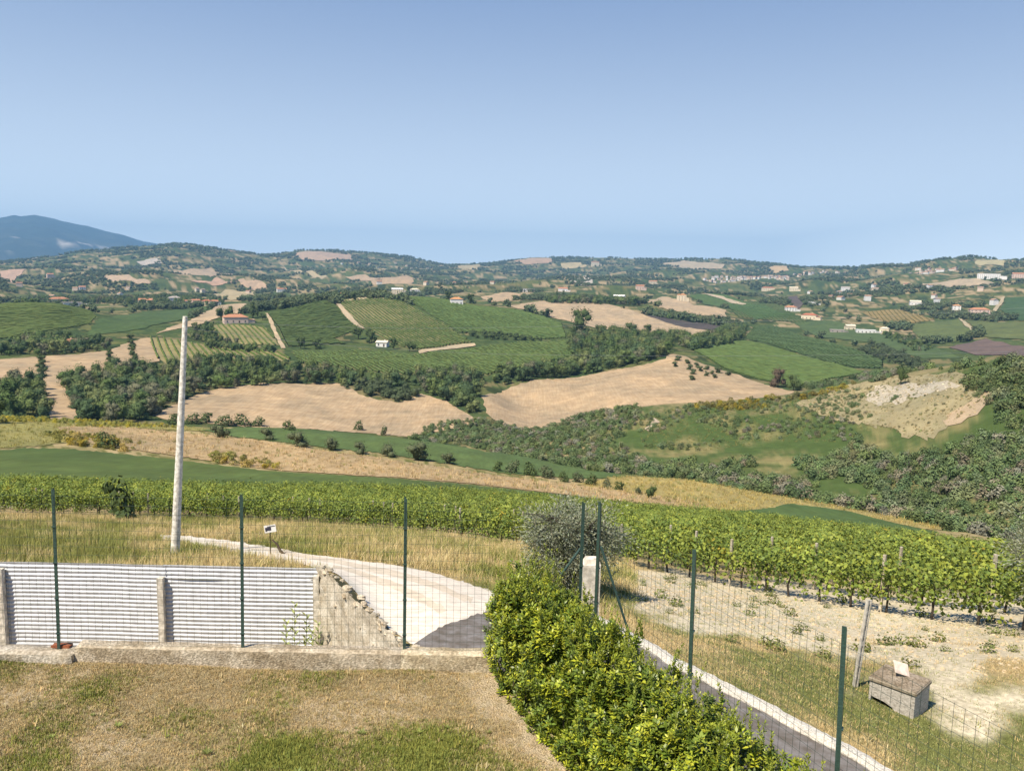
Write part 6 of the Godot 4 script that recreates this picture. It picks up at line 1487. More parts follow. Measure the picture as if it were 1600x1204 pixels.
# ---------------------------------------------------------------- roadside things beyond the garden
func make_roadside() -> void:
	# corrugated sheet fence
	var f := thing("sheet_fence", Vector3(-6.2, -2.75, -14.0), "fence of bright corrugated metal sheets between concrete posts below the garden", "fence")
	var spans := [[-5.6, -2.62, 1.845], [-2.66, 0.16, 1.85], [0.12, 2.86, 1.855]]
	for k in 3:
		var st := MB.new()
		var a: float = spans[k][0]
		var b: float = spans[k][1]
		var h: float = spans[k][2]
		var steps := int(h / 0.0095)
		var across := 10
		for j in steps + 1:
			var y := h * j / steps
			for i in across + 1:
				var t := float(i) / across
				var ph := TAU * y / 0.076
				var bend := 0.012 * nz2.get_noise_2d(t * 9.0 + k * 30.0, y * 2.0) + 0.007 * (k % 2)
				st.v.append(Vector3(lerpf(a, b, t), y + 0.008 * sin(PI * t) * (1.0 if k == 1 else -0.4) + 0.006 * nz2.get_noise_1d(t * 7.0 + k * 11.0), 0.008 * sin(ph) + bend))
				st.n.append(Vector3(0, -cos(ph) * 0.66, 1).normalized())
				st.c.append(Color(1, 1, 1) * (1.0 + 0.07 * nz2.get_noise_2d(t * 20.0, y * 14.0 + k * 9.0)))
		for j in steps:
			for i in across:
				var q := j * (across + 1) + i
				for m in [q, q + across + 1, q + 1, q + 1, q + across + 1, q + across + 2]: st.i.append(m)
		put("corrugated_sheet", st.mesh(), M.metal_sheet, f)
	for p in [[-2.72, 1.76], [0.10, 1.66], [2.84, 1.76]]:
		var st := MB.new()
		rough_block(st, Vector3(p[0] - 0.052, -0.02, 0.02), Vector3(p[0] + 0.052, p[1], 0.13), 0.05, 0.012, Color(0.86, 0.84, 0.80), p[0] * 9.0)
		put("concrete_post", st.mesh(), M.pale_concrete, f)
	# side wall of the yard, with stones along its rim
	var w := thing("stone_side_wall", Vector3(-2.3, -2.75, -12.3), "sloping grey wall with stones along its rim beside the gravel road", "wall")
	var st := MB.new()
	var a := Vector3(-3.42, -2.75, -14.0) - w.position
	var b := Vector3(-1.12, -2.75, -10.3) - w.position
	var b2 := Vector3(-0.9, -2.75, -8.6) - w.position
	var na := 60
	var nh := 26
	for i in na + 1:
		var t := float(i) / na
		var p := a.lerp(b, t * 1.4) if t < 0.714 else b.lerp(b2, (t - 0.714) / 0.286)
		for j in nh + 1:
			var y := 1.93 * j / nh
			var o := 0.05 * nz2.get_noise_2d(t * 40.0, y * 8.0) + 0.03 * nz.get_noise_2d(t * 300.0, y * 60.0)
			st.v.append(p + Vector3(-0.85 * o - 0.10 * (1.0 - y / 1.9), y, 0.5 * o) + Vector3(0.06, 0, 0))
			st.n.append(Vector3.ZERO); st.c.append(vary(Color(0.84, 0.83, 0.79), 0.05))
	for i in na:
		for j in nh:
			var q := i * (nh + 1) + j
			for m in [[q, q + nh + 1, q + 1], [q + 1, q + nh + 1, q + nh + 2]]:
				var x: Vector3 = (st.v[m[2]] - st.v[m[0]]).cross(st.v[m[1]] - st.v[m[0]])
				for h in m: st.n[h] += x
				for h in m: st.i.append(h)
	for q in st.n.size(): st.n[q] = st.n[q].normalized()
	put("wall_face", st.mesh(), M.concrete, w)
	for k in 34:
		var t := (k + rng.randf_range(-0.3, 0.3)) / 33.0
		var p := a.lerp(b, t * 1.15)
		put("stone", rock(rng.randf_range(0.045, 0.10), k), M.concrete, w).position = p + Vector3(0.10 + rng.randf_range(-0.04, 0.16), 1.86 + rng.randf_range(-0.01, 0.03), rng.randf_range(-0.05, 0.05))
	for k in 30:  # stones standing a little proud of the face
		var t := rng.randf_range(0.05, 0.95)
		var y := rng.randf_range(0.5, 1.75)
		var p := a.lerp(b, t)
		put("stone", rock(rng.randf_range(0.015, 0.032), k + 60), M.concrete, w).position = p + Vector3(0.055 - 0.10 * (1.0 - y / 1.9), y, 0.0)
	# weed growing in the yard
	var wd := thing("tall_weed", Vector3(-3.55, -2.75, -13.3), "light green leafy weed in front of the sheet fence's end post", "plant")
	for k in 5:
		var s := MB.new()
		var o := Vector3([-0.22, -0.05, 0.1, 0.3, 0.42][k], 0, rng.randf_range(-0.1, 0.2))
		var h: float = [1.15, 1.5, 1.25, 1.1, 1.2][k]
		var top := o + Vector3(rng.randf_range(-0.1, 0.1), h, 0)
		s.tube(PackedVector3Array([o, top]), PackedFloat32Array([0.008, 0.003]), 5, Color(0.22, 0.25, 0.10), false)
		for m in 26:
			var t := 0.35 + 0.65 * m / 26.0
			var yaw := m * 2.4
			var d := Vector3(cos(yaw), 0.7, sin(yaw)).normalized()
			s.leaf(o.lerp(top, t), d, (Vector3.UP - d * d.y).normalized(), rng.randf_range(0.12, 0.2) * (1.3 - 0.6 * t), 0.05, vary(Color(0.30, 0.34, 0.14), 0.2))
		put("stalk", s.mesh(), M.leaf, wd)
	# pole
	var p := thing("utility_pole", Vector3(-9.29, -3.9, -22.13), "tall tapering pale concrete pole on the grassy slope", "pole")
	var sh := MB.new()
	var pts := PackedVector3Array()
	var rad := PackedFloat32Array()
	for k in 15:
		var t := k / 14.0
		pts.append(Vector3(0.43 * t, 6.85 * t, -0.17 * t)); rad.append(lerpf(0.125, 0.066, t))
	sh.tube(pts, rad, 18, Color(1.5, 1.46, 1.36))
	put("shaft", sh.mesh(), M.pale_concrete, p)
	var cap := MB.new()
	cap.tube(PackedVector3Array([Vector3(0.43, 6.84, -0.17), Vector3(0.433, 6.9, -0.17)]), PackedFloat32Array([0.067, 0.06]), 14, Color(1.55, 1.5, 1.4))
	put("cap", cap.mesh(), M.pale_concrete, p)
	for wv in WIRES:
		var s := MB.new()
		var q := PackedVector3Array()
		var r := PackedFloat32Array()
		for k in range(0, wv[1].size(), 3):
			q.append(Vector3(wv[1][k], wv[1][k + 1], wv[1][k + 2])); r.append(0.0045)
		s.tube(q, r, 5, Color.WHITE, false)
		tag(put("overhead_wire", s.mesh(), M.wire_bright), wv[0], "wire")
	# small notice on a stake
	var g := on(-6.29, -21.08)
	var n := thing("notice_sign", g, "small white notice board on a thin stake beside the gravel road", "sign")
	st = MB.new()
	var tilt := Basis(Vector3(0, 0, 1), 0.14) * Basis(Vector3.UP, 0.15)
	st.box(Transform3D(tilt, Vector3(0.0, 0.72, 0.02)), Vector3(0.30, 0.20, 0.008), Color.WHITE, 0.002)
	put("board", st.mesh(), M.white_board, n)
	st = MB.new()
	st.box(Transform3D(tilt, Vector3(0, 0.72, 0.02) + tilt * Vector3(-0.05, 0.0, 0.006)), Vector3(0.15, 0.09, 0.003), Color(3.0, 3.2, 4.6))
	st.box(Transform3D(tilt, Vector3(0, 0.72, 0.02) + tilt * Vector3(-0.105, -0.01, 0.0075)), Vector3(0.045, 0.10, 0.003))
	st.box(Transform3D(tilt, Vector3(0, 0.72, 0.02) + tilt * Vector3(0.03, 0.06, 0.0065)), Vector3(0.20, 0.018, 0.003), Color(2, 2, 2.4))
	st.box(Transform3D(tilt, Vector3(0, 0.72, 0.02) + tilt * Vector3(-0.05, -0.005, 0.0085)), Vector3(0.035, 0.035, 0.003))
	put("printed_picture", st.mesh(), M.print_ink, n)
	st = MB.new()
	st.box(Transform3D(Basis(), Vector3(-0.01, 0.3, 0.0)), Vector3(0.025, 0.75, 0.02), Color(0.8, 0.7, 0.5), 0.003)
	put("stake", st.mesh(), M.wood, n)
	st = MB.new()
	var q := PackedVector3Array([Vector3(0.04, 0.42, 0.0), Vector3(0.18, 0.30, 0.02), Vector3(0.27, 0.12, 0.04), Vector3(0.36, 0.06, 0.05), Vector3(0.42, -0.05, 0.06)])
	st.tube(q, PackedFloat32Array([0.018, 0.028, 0.042, 0.025, 0.015]), 7)
	st.tube(PackedVector3Array([q[3], q[3] + Vector3(0.08, 0.06, 0.02)]), PackedFloat32Array([0.016, 0.006]), 6)
	var br := put("branch", st.mesh(), M.wood)
	br.position = g
	tag(br, "gnarled brown branch leaning against the notice stake", "branch")
	make_tank()


func rock(r: float, seed_: int) -> ArrayMesh:
	"""A flat angular stone with facets."""
	var fn := FastNoiseLite.new()
	fn.seed = seed_; fn.frequency = 1.1
	var st := MB.new()
	var tint := vary(Color(0.86, 0.82, 0.74), 0.14)
	var pts := []
	for a in 5:
		for s in 7:
			var th := PI * a / 4.0
			var ph := TAU * (s + 0.5 * (a % 2)) / 7.0
			var o := Vector3(sin(th) * cos(ph), cos(th) * 0.55, sin(th) * sin(ph) * 0.85)
			pts.append(o * r * (1.0 + 0.7 * fn.get_noise_3d(o.x * 2.0, o.y * 2.0, o.z * 2.0)))
	for a in 4:
		for s in 7:
			var p: Vector3 = pts[a * 7 + s]
			var q: Vector3 = pts[a * 7 + (s + 1) % 7]
			var u: Vector3 = pts[a * 7 + 7 + s]
			var v: Vector3 = pts[a * 7 + 7 + (s + 1) % 7]
			if a > 0: st.tri(p, q, u, tint)
			if a < 3: st.tri(q, v, u, tint)
	return st.mesh()


func make_tank() -> void:
	var at := on(5.42, -10.72, -0.06)
	at.y = minf(at.y, -1.52)
	var t := thing("concrete_tank", at, "squat grey concrete inspection chamber with a heavy lid on the verge", "chamber")
	t.rotation.y = -0.8
	var w := 0.60
	var d := 0.53
	var h := 0.40
	var st := MB.new()
	# hollow body, broken open at the foot of its front
	var body := CSGBox3D.new()
	body.name = "body"
	body.size = Vector3(w, h, d)
	body.position = Vector3(0, h * 0.5, 0)
	body.material = M.grey_concrete
	t.add_child(body)
	var hollow := CSGBox3D.new()
	hollow.name = "hollow"
	hollow.operation = CSGShape3D.OPERATION_SUBTRACTION
	hollow.size = Vector3(w - 0.12, h, d - 0.12)
	hollow.position = Vector3(0, -0.06, 0)
	body.add_child(hollow)
	var gap := CSGPolygon3D.new()
	gap.name = "opening"
	gap.operation = CSGShape3D.OPERATION_SUBTRACTION
	gap.polygon = PackedVector2Array([Vector2(-0.29, -0.3), Vector2(-0.27, 0.0), Vector2(-0.10, -0.02), Vector2(0.02, -0.06), Vector2(0.09, -0.15), Vector2(0.10, -0.3)])
	gap.depth = 0.3
	gap.position = Vector3(0, 0, d * 0.5 + 0.1)
	body.add_child(gap)
	st = MB.new()
	st.box(Transform3D(Basis(), Vector3(0, h + 0.035, 0)), Vector3(w + 0.04, 0.065, d + 0.04), Color(0.54, 0.51, 0.47), 0.018)
	var top := h + 0.068
	for k in 4:
		var a0 := PI / 4 + k * PI / 2
		var p0 := Vector3(cos(a0) * (w + 0.02) * 0.707, top, sin(a0) * (d + 0.02) * 0.707)
		var p1 := Vector3(cos(a0 + PI / 2) * (w + 0.02) * 0.707, top, sin(a0 + PI / 2) * (d + 0.02) * 0.707)
		st.tri(p1, p0, Vector3(0, top + 0.012, 0), Color(0.48, 0.43, 0.37))
	put("lid", st.mesh(), M.concrete, t)
	st = MB.new()
	rough_block(st, Vector3(-0.12, 0.0, -0.008), Vector3(0.12, 0.20, 0.008), 0.04, 0.004, Color(1.0, 0.86, 0.80), 2.0)
	var tile := put("tile", st.mesh(), M.pale_concrete)
	tile.transform = Transform3D(Basis(Vector3.UP, 0.2) * Basis(Vector3(0, 0, 1), -0.35) * Basis(Vector3(1, 0, 0), -0.75), at + Vector3(0.03, h + 0.10, 0.0))
	tag(tile, "pale pink tile lying tilted on the chamber's lid", "tile")
	# slotted post beside it
	var foot := on(5.02, -11.2, -0.05)
	var p := thing("slotted_post", foot, "weathered pale slotted concrete post leaning beside the chamber", "post")
	p.rotation = Vector3(0.0, 0.35, -0.10)
	p.scale = Vector3(0.8, 1.0, 0.8)
	var hh := 1.36
	for s in [-1.0, 1.0]:
		st = MB.new()
		rough_block(st, Vector3(s * 0.032 - 0.012, 0, -0.03), Vector3(s * 0.032 + 0.012, hh, 0.03), 0.05, 0.004, Color(0.66, 0.65, 0.62), 40.0 + s)
		put("rail", st.mesh(), M.pale_concrete, p)
	for k in 9:
		st = MB.new()
		var y := 0.08 + k * (hh - 0.13) / 8.0
		rough_block(st, Vector3(-0.0195, y - 0.045, -0.027), Vector3(0.0195, y + 0.045, 0.027), 0.05, 0.003, Color(0.62, 0.61, 0.58), 60.0 + k)
		put("rung", st.mesh(), M.pale_concrete, p)


# ---------------------------------------------------------------- plants
func grass_tuft(blades: int, h: float, spread: float, wide: float, lean_most: float) -> ArrayMesh:
	var t := MB.new()
	for b in blades:
		var yaw := rng.randf() * TAU
		var lean := rng.randf_range(0.05, lean_most)
		var l := h * rng.randf_range(0.6, 1.1)
		var o := Vector3(rng.randf_range(-spread, spread), -0.02, rng.randf_range(-spread, spread))
		var d := Vector3(cos(yaw) * sin(lean), cos(lean), sin(yaw) * sin(lean))
		var w := Vector3(-sin(yaw), 0, cos(yaw)) * wide * rng.randf_range(0.6, 1.2)
		var col := vary(Color(1, 1, 1), 0.22)
		var m := o + (d + Vector3.UP * 0.3).normalized() * l * 0.6
		t.quad(o - w, o + w, m + w * 0.8, m - w * 0.8, col)
		t.tri(m - w * 0.8, m + w * 0.8, o + d * l, col)
	return t.mesh()


func foliage_clump(leaves: int, size: float, r: float) -> ArrayMesh:
	"""A handful of broad leaves."""
	var t := MB.new()
	for k in leaves:
		var o := unit()
		var p := o * r * pow(rng.randf(), 0.4)
		var g := (o * 0.6 + Vector3.UP * 0.5 + unit() * 0.7).normalized()
		var d := g.cross(unit()).normalized()
		t.leaf(p, d, g, size * rng.randf_range(0.7, 1.2), size * rng.randf_range(0.7, 1.0), vary(Color(1, 1, 1), 0.22))
	return t.mesh()


func crown(lobes: Array, leaves: int, size: float, core := true, tint := Color(1, 1, 1)) -> ArrayMesh:
	"""Foliage spread over overlapping lobes [centre, radii], with open edges."""
	var t := MB.new()
	var total := 0.0
	for l in lobes:
		total += l[1].x * l[1].z + l[1].x * l[1].y
		if core: t.ball(l[0], l[1] * 0.6, 5, 8, tint, 0.5, rng.randi() % 99)
	for l in lobes:
		var n := int(leaves * (l[1].x * l[1].z + l[1].x * l[1].y) / total)
		for k in n:
			var o := unit()
			if o.y < -0.55 and rng.randf() < 0.7: continue
			var p: Vector3 = l[0] + o * l[1] * rng.randf_range(0.6, 1.18)
			var deep := false
			for m in lobes:
				if m != l and ((p - m[0]) / m[1]).length() < 0.65: deep = true
			if deep: continue
			var nn := (o * 1.2 + Vector3.UP * 0.25 + unit() * 0.6).normalized()
			var a := nn.cross(unit()).normalized()
			var b := nn.cross(a)
			var s := size * rng.randf_range(0.6, 1.25)
			t.card(p, a * s, b * s * rng.randf_range(0.5, 0.9), nn, vary(tint, 0.24))
	return t.mesh()


func random_lobes(n: int, w: float, h: float, low: float) -> Array:
	var out := [[Vector3(0, low + (h - low) * 0.5, 0), Vector3(w * 0.6, (h - low) * 0.5, w * 0.6)]]
	for k in n:
		var a := rng.randf() * TAU
		var r := w * rng.randf_range(0.35, 0.65)
		var s := w * rng.randf_range(0.34, 0.55)
		out.append([Vector3(cos(a) * r, lerpf(low + s * 0.6, h - s * 0.7, rng.randf()), sin(a) * r), Vector3(s, s * rng.randf_range(0.75, 1.0), s)])
	return out


func trunk_mesh(h: float, r: float, limbs: int, reach: float) -> ArrayMesh:
	var t := MB.new()
	t.tube(PackedVector3Array([Vector3(0, -0.3, 0), Vector3(0.03 * h, h * 0.5, 0), Vector3(0.0, h, 0.02 * h)]), PackedFloat32Array([r, r * 0.75, r * 0.4]), 7)
	for k in limbs:
		var a := k * 2.4
		var p := Vector3(0.02 * h, h * (0.45 + 0.4 * k / limbs), 0)
		t.tube(PackedVector3Array([p, p + Vector3(cos(a) * reach * 0.5, reach * 0.45, sin(a) * reach * 0.5), p + Vector3(cos(a) * reach, reach * 0.8, sin(a) * reach)]), PackedFloat32Array([r * 0.5, r * 0.32, r * 0.12]), 5)
	return t.mesh()


var kinds := {}

func make_kinds() -> void:
	# each kind: list of [crown mesh, trunk mesh], at unit height 1
	for spec in [["broadleaf", 9, 0.46, 1.0, 0.04, 900, 0.030, 6], ["olive", 5, 0.56, 1.0, -0.2, 900, 0.036, 7], ["shrub", 6, 0.66, 1.0, -0.2, 520, 0.085, 5], ["pointed", 3, 0.20, 1.0, 0.03, 420, 0.034, 3]]:
		var list := []
		for k in spec[1]:
			var w: float = spec[2] * rng.randf_range(0.8, 1.15)
			var lobes: Array
			if spec[0] == "pointed":
				lobes = [[Vector3(0, 0.35, 0), Vector3(w * 0.6, 0.36, w * 0.6)], [Vector3(0, 0.66, 0), Vector3(w * 0.42, 0.34, w * 0.42)]]
			else:
				lobes = random_lobes(spec[7] + k % 3 - 1, w, spec[3], spec[4])
			list.append([crown(lobes, spec[5], spec[6], spec[0] != "shrub"), trunk_mesh(0.5, 0.028 if spec[0] != "olive" else 0.05, 4, 0.25)])
		kinds[spec[0]] = list
	# very small trees seen from far away
	var far := []
	for k in 5:
		far.append(crown(random_lobes(3, rng.randf_range(0.5, 0.62), 1.0, 0.0), 110, 0.09))
	kinds["far"] = far


var leaf_mats := {}

func leaf_mat(c: Color) -> StandardMaterial3D:
	var key := "%0.3f %0.3f %0.3f" % [c.r, c.g, c.b]
	if not leaf_mats.has(key):
		var m: StandardMaterial3D = M.foliage.duplicate()
		m.albedo_color = c.linear_to_srgb()
		leaf_mats[key] = m
	return leaf_mats[key]


func tree(kind: String, called: String, at: Vector3, h: float, wide: float, c: Color, label: String, category := "tree", group := "") -> Node3D:
	var o := thing(called, at, label, category, group)
	var k: Array = kinds[kind][rng.randi() % kinds[kind].size()]
	var cr := put("crown", k[0], leaf_mat(c), o)
	var tr := put("trunk", k[1], M.bark, o)
	o.scale = Vector3(h * wide, h, h * wide)
	o.rotation.y = rng.randf() * TAU
	return o


func sample(p: PackedVector2Array, apart: float, most := 100000) -> Array:
	"""Points inside the outline, about APART metres from each other."""
	var lo := p[0]
	var hi := p[0]
	for w in p:
		lo = lo.min(w); hi = hi.max(w)
	var out := []
	var z := lo.y
	while z < hi.y:
		var x := lo.x
		while x < hi.x:
			var q := Vector2(x + rng.randf_range(-0.45, 0.45) * apart, z + rng.randf_range(-0.45, 0.45) * apart)
			if Geometry2D.is_point_in_polygon(q, p) and out.size() < most: out.append(q)
			x += apart
		z += apart
	return out


func make_near_vineyard() -> void:
	var area := poly("near_vineyard")
	var d := Vector2(VINE_DIR[0], VINE_DIR[1])
	var s := Vector2(d.y, -d.x)   # away from the house
	if s.y > 0: s = -s
	var front := PackedVector2Array()
	for k in range(0, VINE_FRONT.size(), 2):
		front.append(Vector2(VINE_FRONT[k], VINE_FRONT[k + 1]) + s * 0.3)
	var fine := [foliage_clump(19, 0.105, 0.26), foliage_clump(19, 0.10, 0.28), foliage_clump(17, 0.115, 0.24)]
	var coarse := [foliage_clump(24, 0.135, 0.36), foliage_clump(24, 0.125, 0.38)]
	var post := MB.new()
	post.box(Transform3D(Basis(), Vector3(0, 0.65, 0)), Vector3(0.07, 1.5, 0.07), Color(0.8, 0.78, 0.73), 0.008)
	var post_mesh := post.mesh()
	var trunks := []
	for k in 3:
		var t := MB.new()
		var b := rng.randf_range(-0.08, 0.08)
		t.tube(PackedVector3Array([Vector3(0, -0.1, 0), Vector3(b, 0.3, b * 0.5), Vector3(-b * 0.5, 0.6, 0), Vector3(b, 0.85, b)]), PackedFloat32Array([0.035, 0.028, 0.026, 0.02]), 6)
		trunks.append(t.mesh())
	var row := 0
	var off := 0.0
	while off < 100.0:
		var moved := PackedVector2Array()
		for q in front: moved.append(q + s * off)
		var segs := Geometry2D.intersect_polyline_with_polygon(moved, area)
		for sg in segs:
			var path := Curve2D.new()
			for q in sg: path.add_point(q)
			var len := path.get_baked_length()
			if len < 3.0: continue
			var at := on(sg[0].x, sg[0].y)
			var label := "front row of the near vineyard, trunks showing above the cream soil" if row == 0 else ("second vine row, just behind the front row of the near vineyard" if row == 1 else ("%s vine row from the front of the near vineyard" % ["third", "fourth", "fifth", "sixth", "seventh", "eighth", "ninth", "tenth"][row - 2] if row < 10 else "leafy vine row far back in the near vineyard towards the green field"))
			var root := thing("vine_row", at, label, "vine row", "rows of the near vineyard")
			var near := row < 4
			var per := 32.0 if row == 0 else (24.0 if near else 11.0)
			var n := int(len * per)
			var meshes: Array = fine if near else coarse
			var xs := []
			var cs := []
			for m in meshes:
				xs.append([]); cs.append([])
			for k in n:
				var t := len * (k + rng.randf()) / n
				var p := path.sample_baked(t)
				var lumps := nz2.get_noise_2d(t * 1.6 + row * 17.0, row * 3.0)
				var y := 0.28 + 0.88 * pow(rng.randf(), 0.9)
				y += 0.16 * lumps * smoothstep(0.6, 1.2, y)
				if y < 0.6 and lumps < 0.0 and rng.randf() < 0.6: continue
				if rng.randf() < 0.05: y += rng.randf_range(0.1, 0.3)
				var side := rng.randf_range(-0.48, 0.48) * (1.0 - 0.4 * smoothstep(0.9, 1.3, y))
				var q := p + s * side
				var w := rng.randi() % meshes.size()
				xs[w].append(turned(Vector3(q.x, gy(p.x, p.y) + y, q.y) - at, rng.randf() * TAU, rng.randf_range(0.7, 1.2), rng.randf_range(-0.5, 0.5)))
				var c := Color(0.11, 0.165, 0.036).lerp(Color(0.28, 0.32, 0.05), pow(rng.randf(), 1.3))
				if rng.randf() < 0.012: c = Color(0.30, 0.25, 0.03)
				cs[w].append(vary(c, 0.18))
			for w in meshes.size():
				scatter("foliage", meshes[w], M.leaf, xs[w], cs[w], root)
			if row < 2:
				var t := 0.4
				while t < len:
					var p := path.sample_baked(t)
					var o2 := put("trunk", trunks[rng.randi() % 3], M.bark, root)
					o2.position = on(p.x, p.y) - at
					o2.rotation.y = rng.randf() * TAU
					t += rng.randf_range(0.85, 1.15)
			if row < 3:
				var t := 0.1
				while t < len:
					var p := path.sample_baked(t)
					var o2 := put("support_post", post_mesh, M.concrete, root)
					o2.position = on(p.x, p.y) - at
					o2.rotation.y = rng.randf()
					t += 5.2
			row += 1
		off += 2.35


func make_plants() -> void:
	make_kinds()
	# tall dry grass on the slope and the verge
	var tall := [grass_tuft(18, 0.26, 0.2, 0.006, 1.35), grass_tuft(18, 0.20, 0.22, 0.006, 1.4), grass_tuft(16, 0.40, 0.16, 0.005, 1.1)]
	var low := [grass_tuft(18, 0.07, 0.08, 0.0035, 1.4), grass_tuft(18, 0.05, 0.10, 0.0035, 1.45)]
	var road := poly("gravel_road")
	var lane := poly("asphalt_lane")
	var kerb := poly("kerb_line")
	var vines := poly("near_vineyard")
	for k in 3:
		var xs := []
		var cs := []
		for q in 15000:
			var az := deg_to_rad(rng.randf_range(-37.0, 9.0))
			var d := lerpf(11.5, 54.0, pow(rng.randf(), 0.75))
			var x := d * sin(az)
			var z := -d * cos(az)
			if z > -14.5 and x < -0.8: continue
			if in_poly(road, x, z) or in_poly(lane, x, z) or in_poly(vines, x, z): continue
			var g := nz2.get_noise_2d(x, z) + nz.get_noise_2d(x * 2.2, z * 2.2) * 0.8
			var s := rng.randf_range(0.55, 1.05) * (0.7 if d < 17.0 else 1.0)
			xs.append(turned(on(x, z), rng.randf() * TAU, s))
			var c := Color(0.58, 0.46, 0.24)
			if g > -0.25 + rng.randf() * 0.45: c = Color(0.24, 0.25, 0.075)
			elif rng.randf() < 0.3: c = Color(0.42, 0.36, 0.15)
			cs.append(vary(c, 0.25))
		tag(scatter("tall_grass", tall[k], M.grass, xs, cs), "tall dry straw-coloured grass on the slope before the vineyard", "grass", "grass of the slope", "stuff")
	for k in 2:
		var xs := []
		var cs := []
		for q in 26000:
			var az := deg_to_rad(rng.randf_range(3.0, 40.0))
			var d := lerpf(8.8, 27.0, pow(rng.randf(), 1.2))
			var x := d * sin(az)
			var z := -d * cos(az)
			if in_poly(lane, x, z) or in_poly(vines, x, z) or in_poly(road, x, z): continue
			var a := nz.get_noise_2d(x * 2.2, z * 2.2)
			var b := nz2.get_noise_2d(x, z)
			var side := (x - 3.4) * 0.6 - (z + 11.0) * 0.8
			var soil := smoothstep(3.2, 4.6, side + a * 6.5 + b * 4.0)
			if rng.randf() < soil * 0.85: continue
			var g := smoothstep(-0.15, 0.35, a + b * 0.6 + (0.25 if d < 13.0 else 0.0))
			xs.append(turned(on(x, z), rng.randf() * TAU, rng.randf_range(0.5, 1.0) * (1.0 if rng.randf() < 0.95 else 1.8)))
			cs.append(vary(Color(0.26, 0.28, 0.10) if rng.randf() < g * 0.8 else Color(0.55, 0.43, 0.22), 0.25))
		tag(scatter("verge_grass", low[k], M.grass, xs, cs), "short mixed green and straw grass of the verge beyond the kerb", "grass", "grass of the verge", "stuff")
	# coarse dry grass on the strips of the near hillside
	var coarse := [grass_tuft(22, 0.8, 0.5, 0.03, 1.0), grass_tuft(22, 0.6, 0.6, 0.03, 1.2)]
	for sp in [["f_brown", 1.5, Color(0.50, 0.38, 0.20)], ["f_gold", 1.3, Color(0.42, 0.34, 0.12)], ["f_bank", 1.6, Color(0.34, 0.31, 0.10)], ["s5", 2.0, Color(0.24, 0.24, 0.09)], ["f_scarp2", 2.0, Color(0.36, 0.30, 0.16)]]:
		var where := [[], []]
		var tint := [[], []]
		for p in sample(poly(sp[0]), sp[1]):
			var k := rng.randi() % 2
			where[k].append(turned(on(p.x, p.y), rng.randf() * TAU, rng.randf_range(0.5, 1.1)))
			tint[k].append(vary(sp[2] if rng.randf() < 0.85 else Color(0.22, 0.23, 0.07), 0.25))
		for k in 2:
			tag(scatter("dry_grass", coarse[k], M.grass, where[k], tint[k]), "coarse dry grass on the strips of the near hillside", "grass", "dry grass strips", "stuff")
	# clods and stones on the bare scarps
	for k in 3:
		var cx := []
		var cc := []
		for nm in ["f_scarp", "f_scarp2", "f_scarp4"]:
			for p in sample(poly(nm), 4.0 if nm == "f_scarp2" else 1.7):
				if rng.randf() < 0.6: continue
				cx.append(turned(on(p.x, p.y, 0.1), rng.randf() * TAU, rng.randf_range(1.0, 4.5), rng.randf_range(-0.4, 0.4)))
				cc.append(vary(Color(0.64, 0.57, 0.45) if nm == "f_scarp" else Color(0.42, 0.36, 0.22), 0.2))
		tag(scatter("scarp_stones", rock(0.1, 200 + k), M.foliage, cx, cc), "pale clods and stones lying on the bare scarp", "stones", "clods of the scarp", "stuff")
	# clods on the cream soil before the vines
	var lx := []
	var lc := []
	for q in 3200:
		var az := deg_to_rad(rng.randf_range(7.0, 38.0))
		var d := rng.randf_range(13.0, 25.0)
		var x := d * sin(az)
		var z := -d * cos(az)
		var side := (x - 3.4) * 0.6 - (z + 11.0) * 0.8
		if side < 3.0 or side > 10.5: continue
		lx.append(turned(on(x, z), rng.randf() * TAU, rng.randf_range(0.1, 0.5), rng.randf_range(-0.5, 0.5)))
		lc.append(vary(Color(0.55, 0.48, 0.35), 0.15))
	tag(scatter("soil_clods", rock(0.1, 300), M.foliage, lx, lc), "cream clods of tilled soil in front of the vines", "soil", "", "stuff")
	# weeds in the lawn
	var wl := MB.new()
	for k in 14:
		var yaw := k * 2.4
		var d := Vector3(cos(yaw), 0.35 + 0.05 * k, sin(yaw)).normalized()
		wl.leaf(Vector3(0, 0.005, 0), d, (Vector3.UP - d * d.y).normalized(), rng.randf_range(0.05, 0.10), 0.018, vary(Color(0.9, 0.9, 0.9), 0.12))
	var wx := []
	var wc := []
	for q in 50:
		var z := rng.randf_range(-7.7, -5.8)
		var x := rng.randf_range(-6.0, fence_x(z) - 1.0)
		wx.append(turned(Vector3(x, lawn_y(x, z), z), rng.randf() * TAU, rng.randf_range(0.3, 0.9)))
		wc.append(vary(Color(0.20, 0.24, 0.06), 0.25))
	tag(scatter("lawn_weeds", wl.mesh(), M.leaf, wx, wc), "small broad-leaved weeds dotted over the lawn", "weeds", "", "stuff")
	# weeds and low bushes on the verge
	var bush := foliage_clump(110, 0.06, 0.2)
	var xs := []
	var cs := []
	for q in 60:
		var az := deg_to_rad(rng.randf_range(5.0, 33.0))
		var d := rng.randf_range(13.0, 24.0)
		var x := d * sin(az)
		var z := -d * cos(az)
		if in_poly(lane, x, z): continue
		xs.append(turned(on(x, z, 0.03), rng.randf() * TAU, rng.randf_range(0.4, 1.0)))
		cs.append(vary(Color(0.15, 0.17, 0.05), 0.25))
	tag(scatter("verge_weeds", bush, M.leaf, xs, cs), "low leafy weeds scattered over the verge", "weeds", "", "stuff")
	make_near_olive(on(1.25, -16.2), 2.4, 1.15, "rounded grey-green olive tree behind the gate pillar", 1.0)
	make_near_olive(on(10.3, -14.4), 3.0, 1.3, "grey-green olive tree cut off by the picture's edge beside the vines", 0.8)
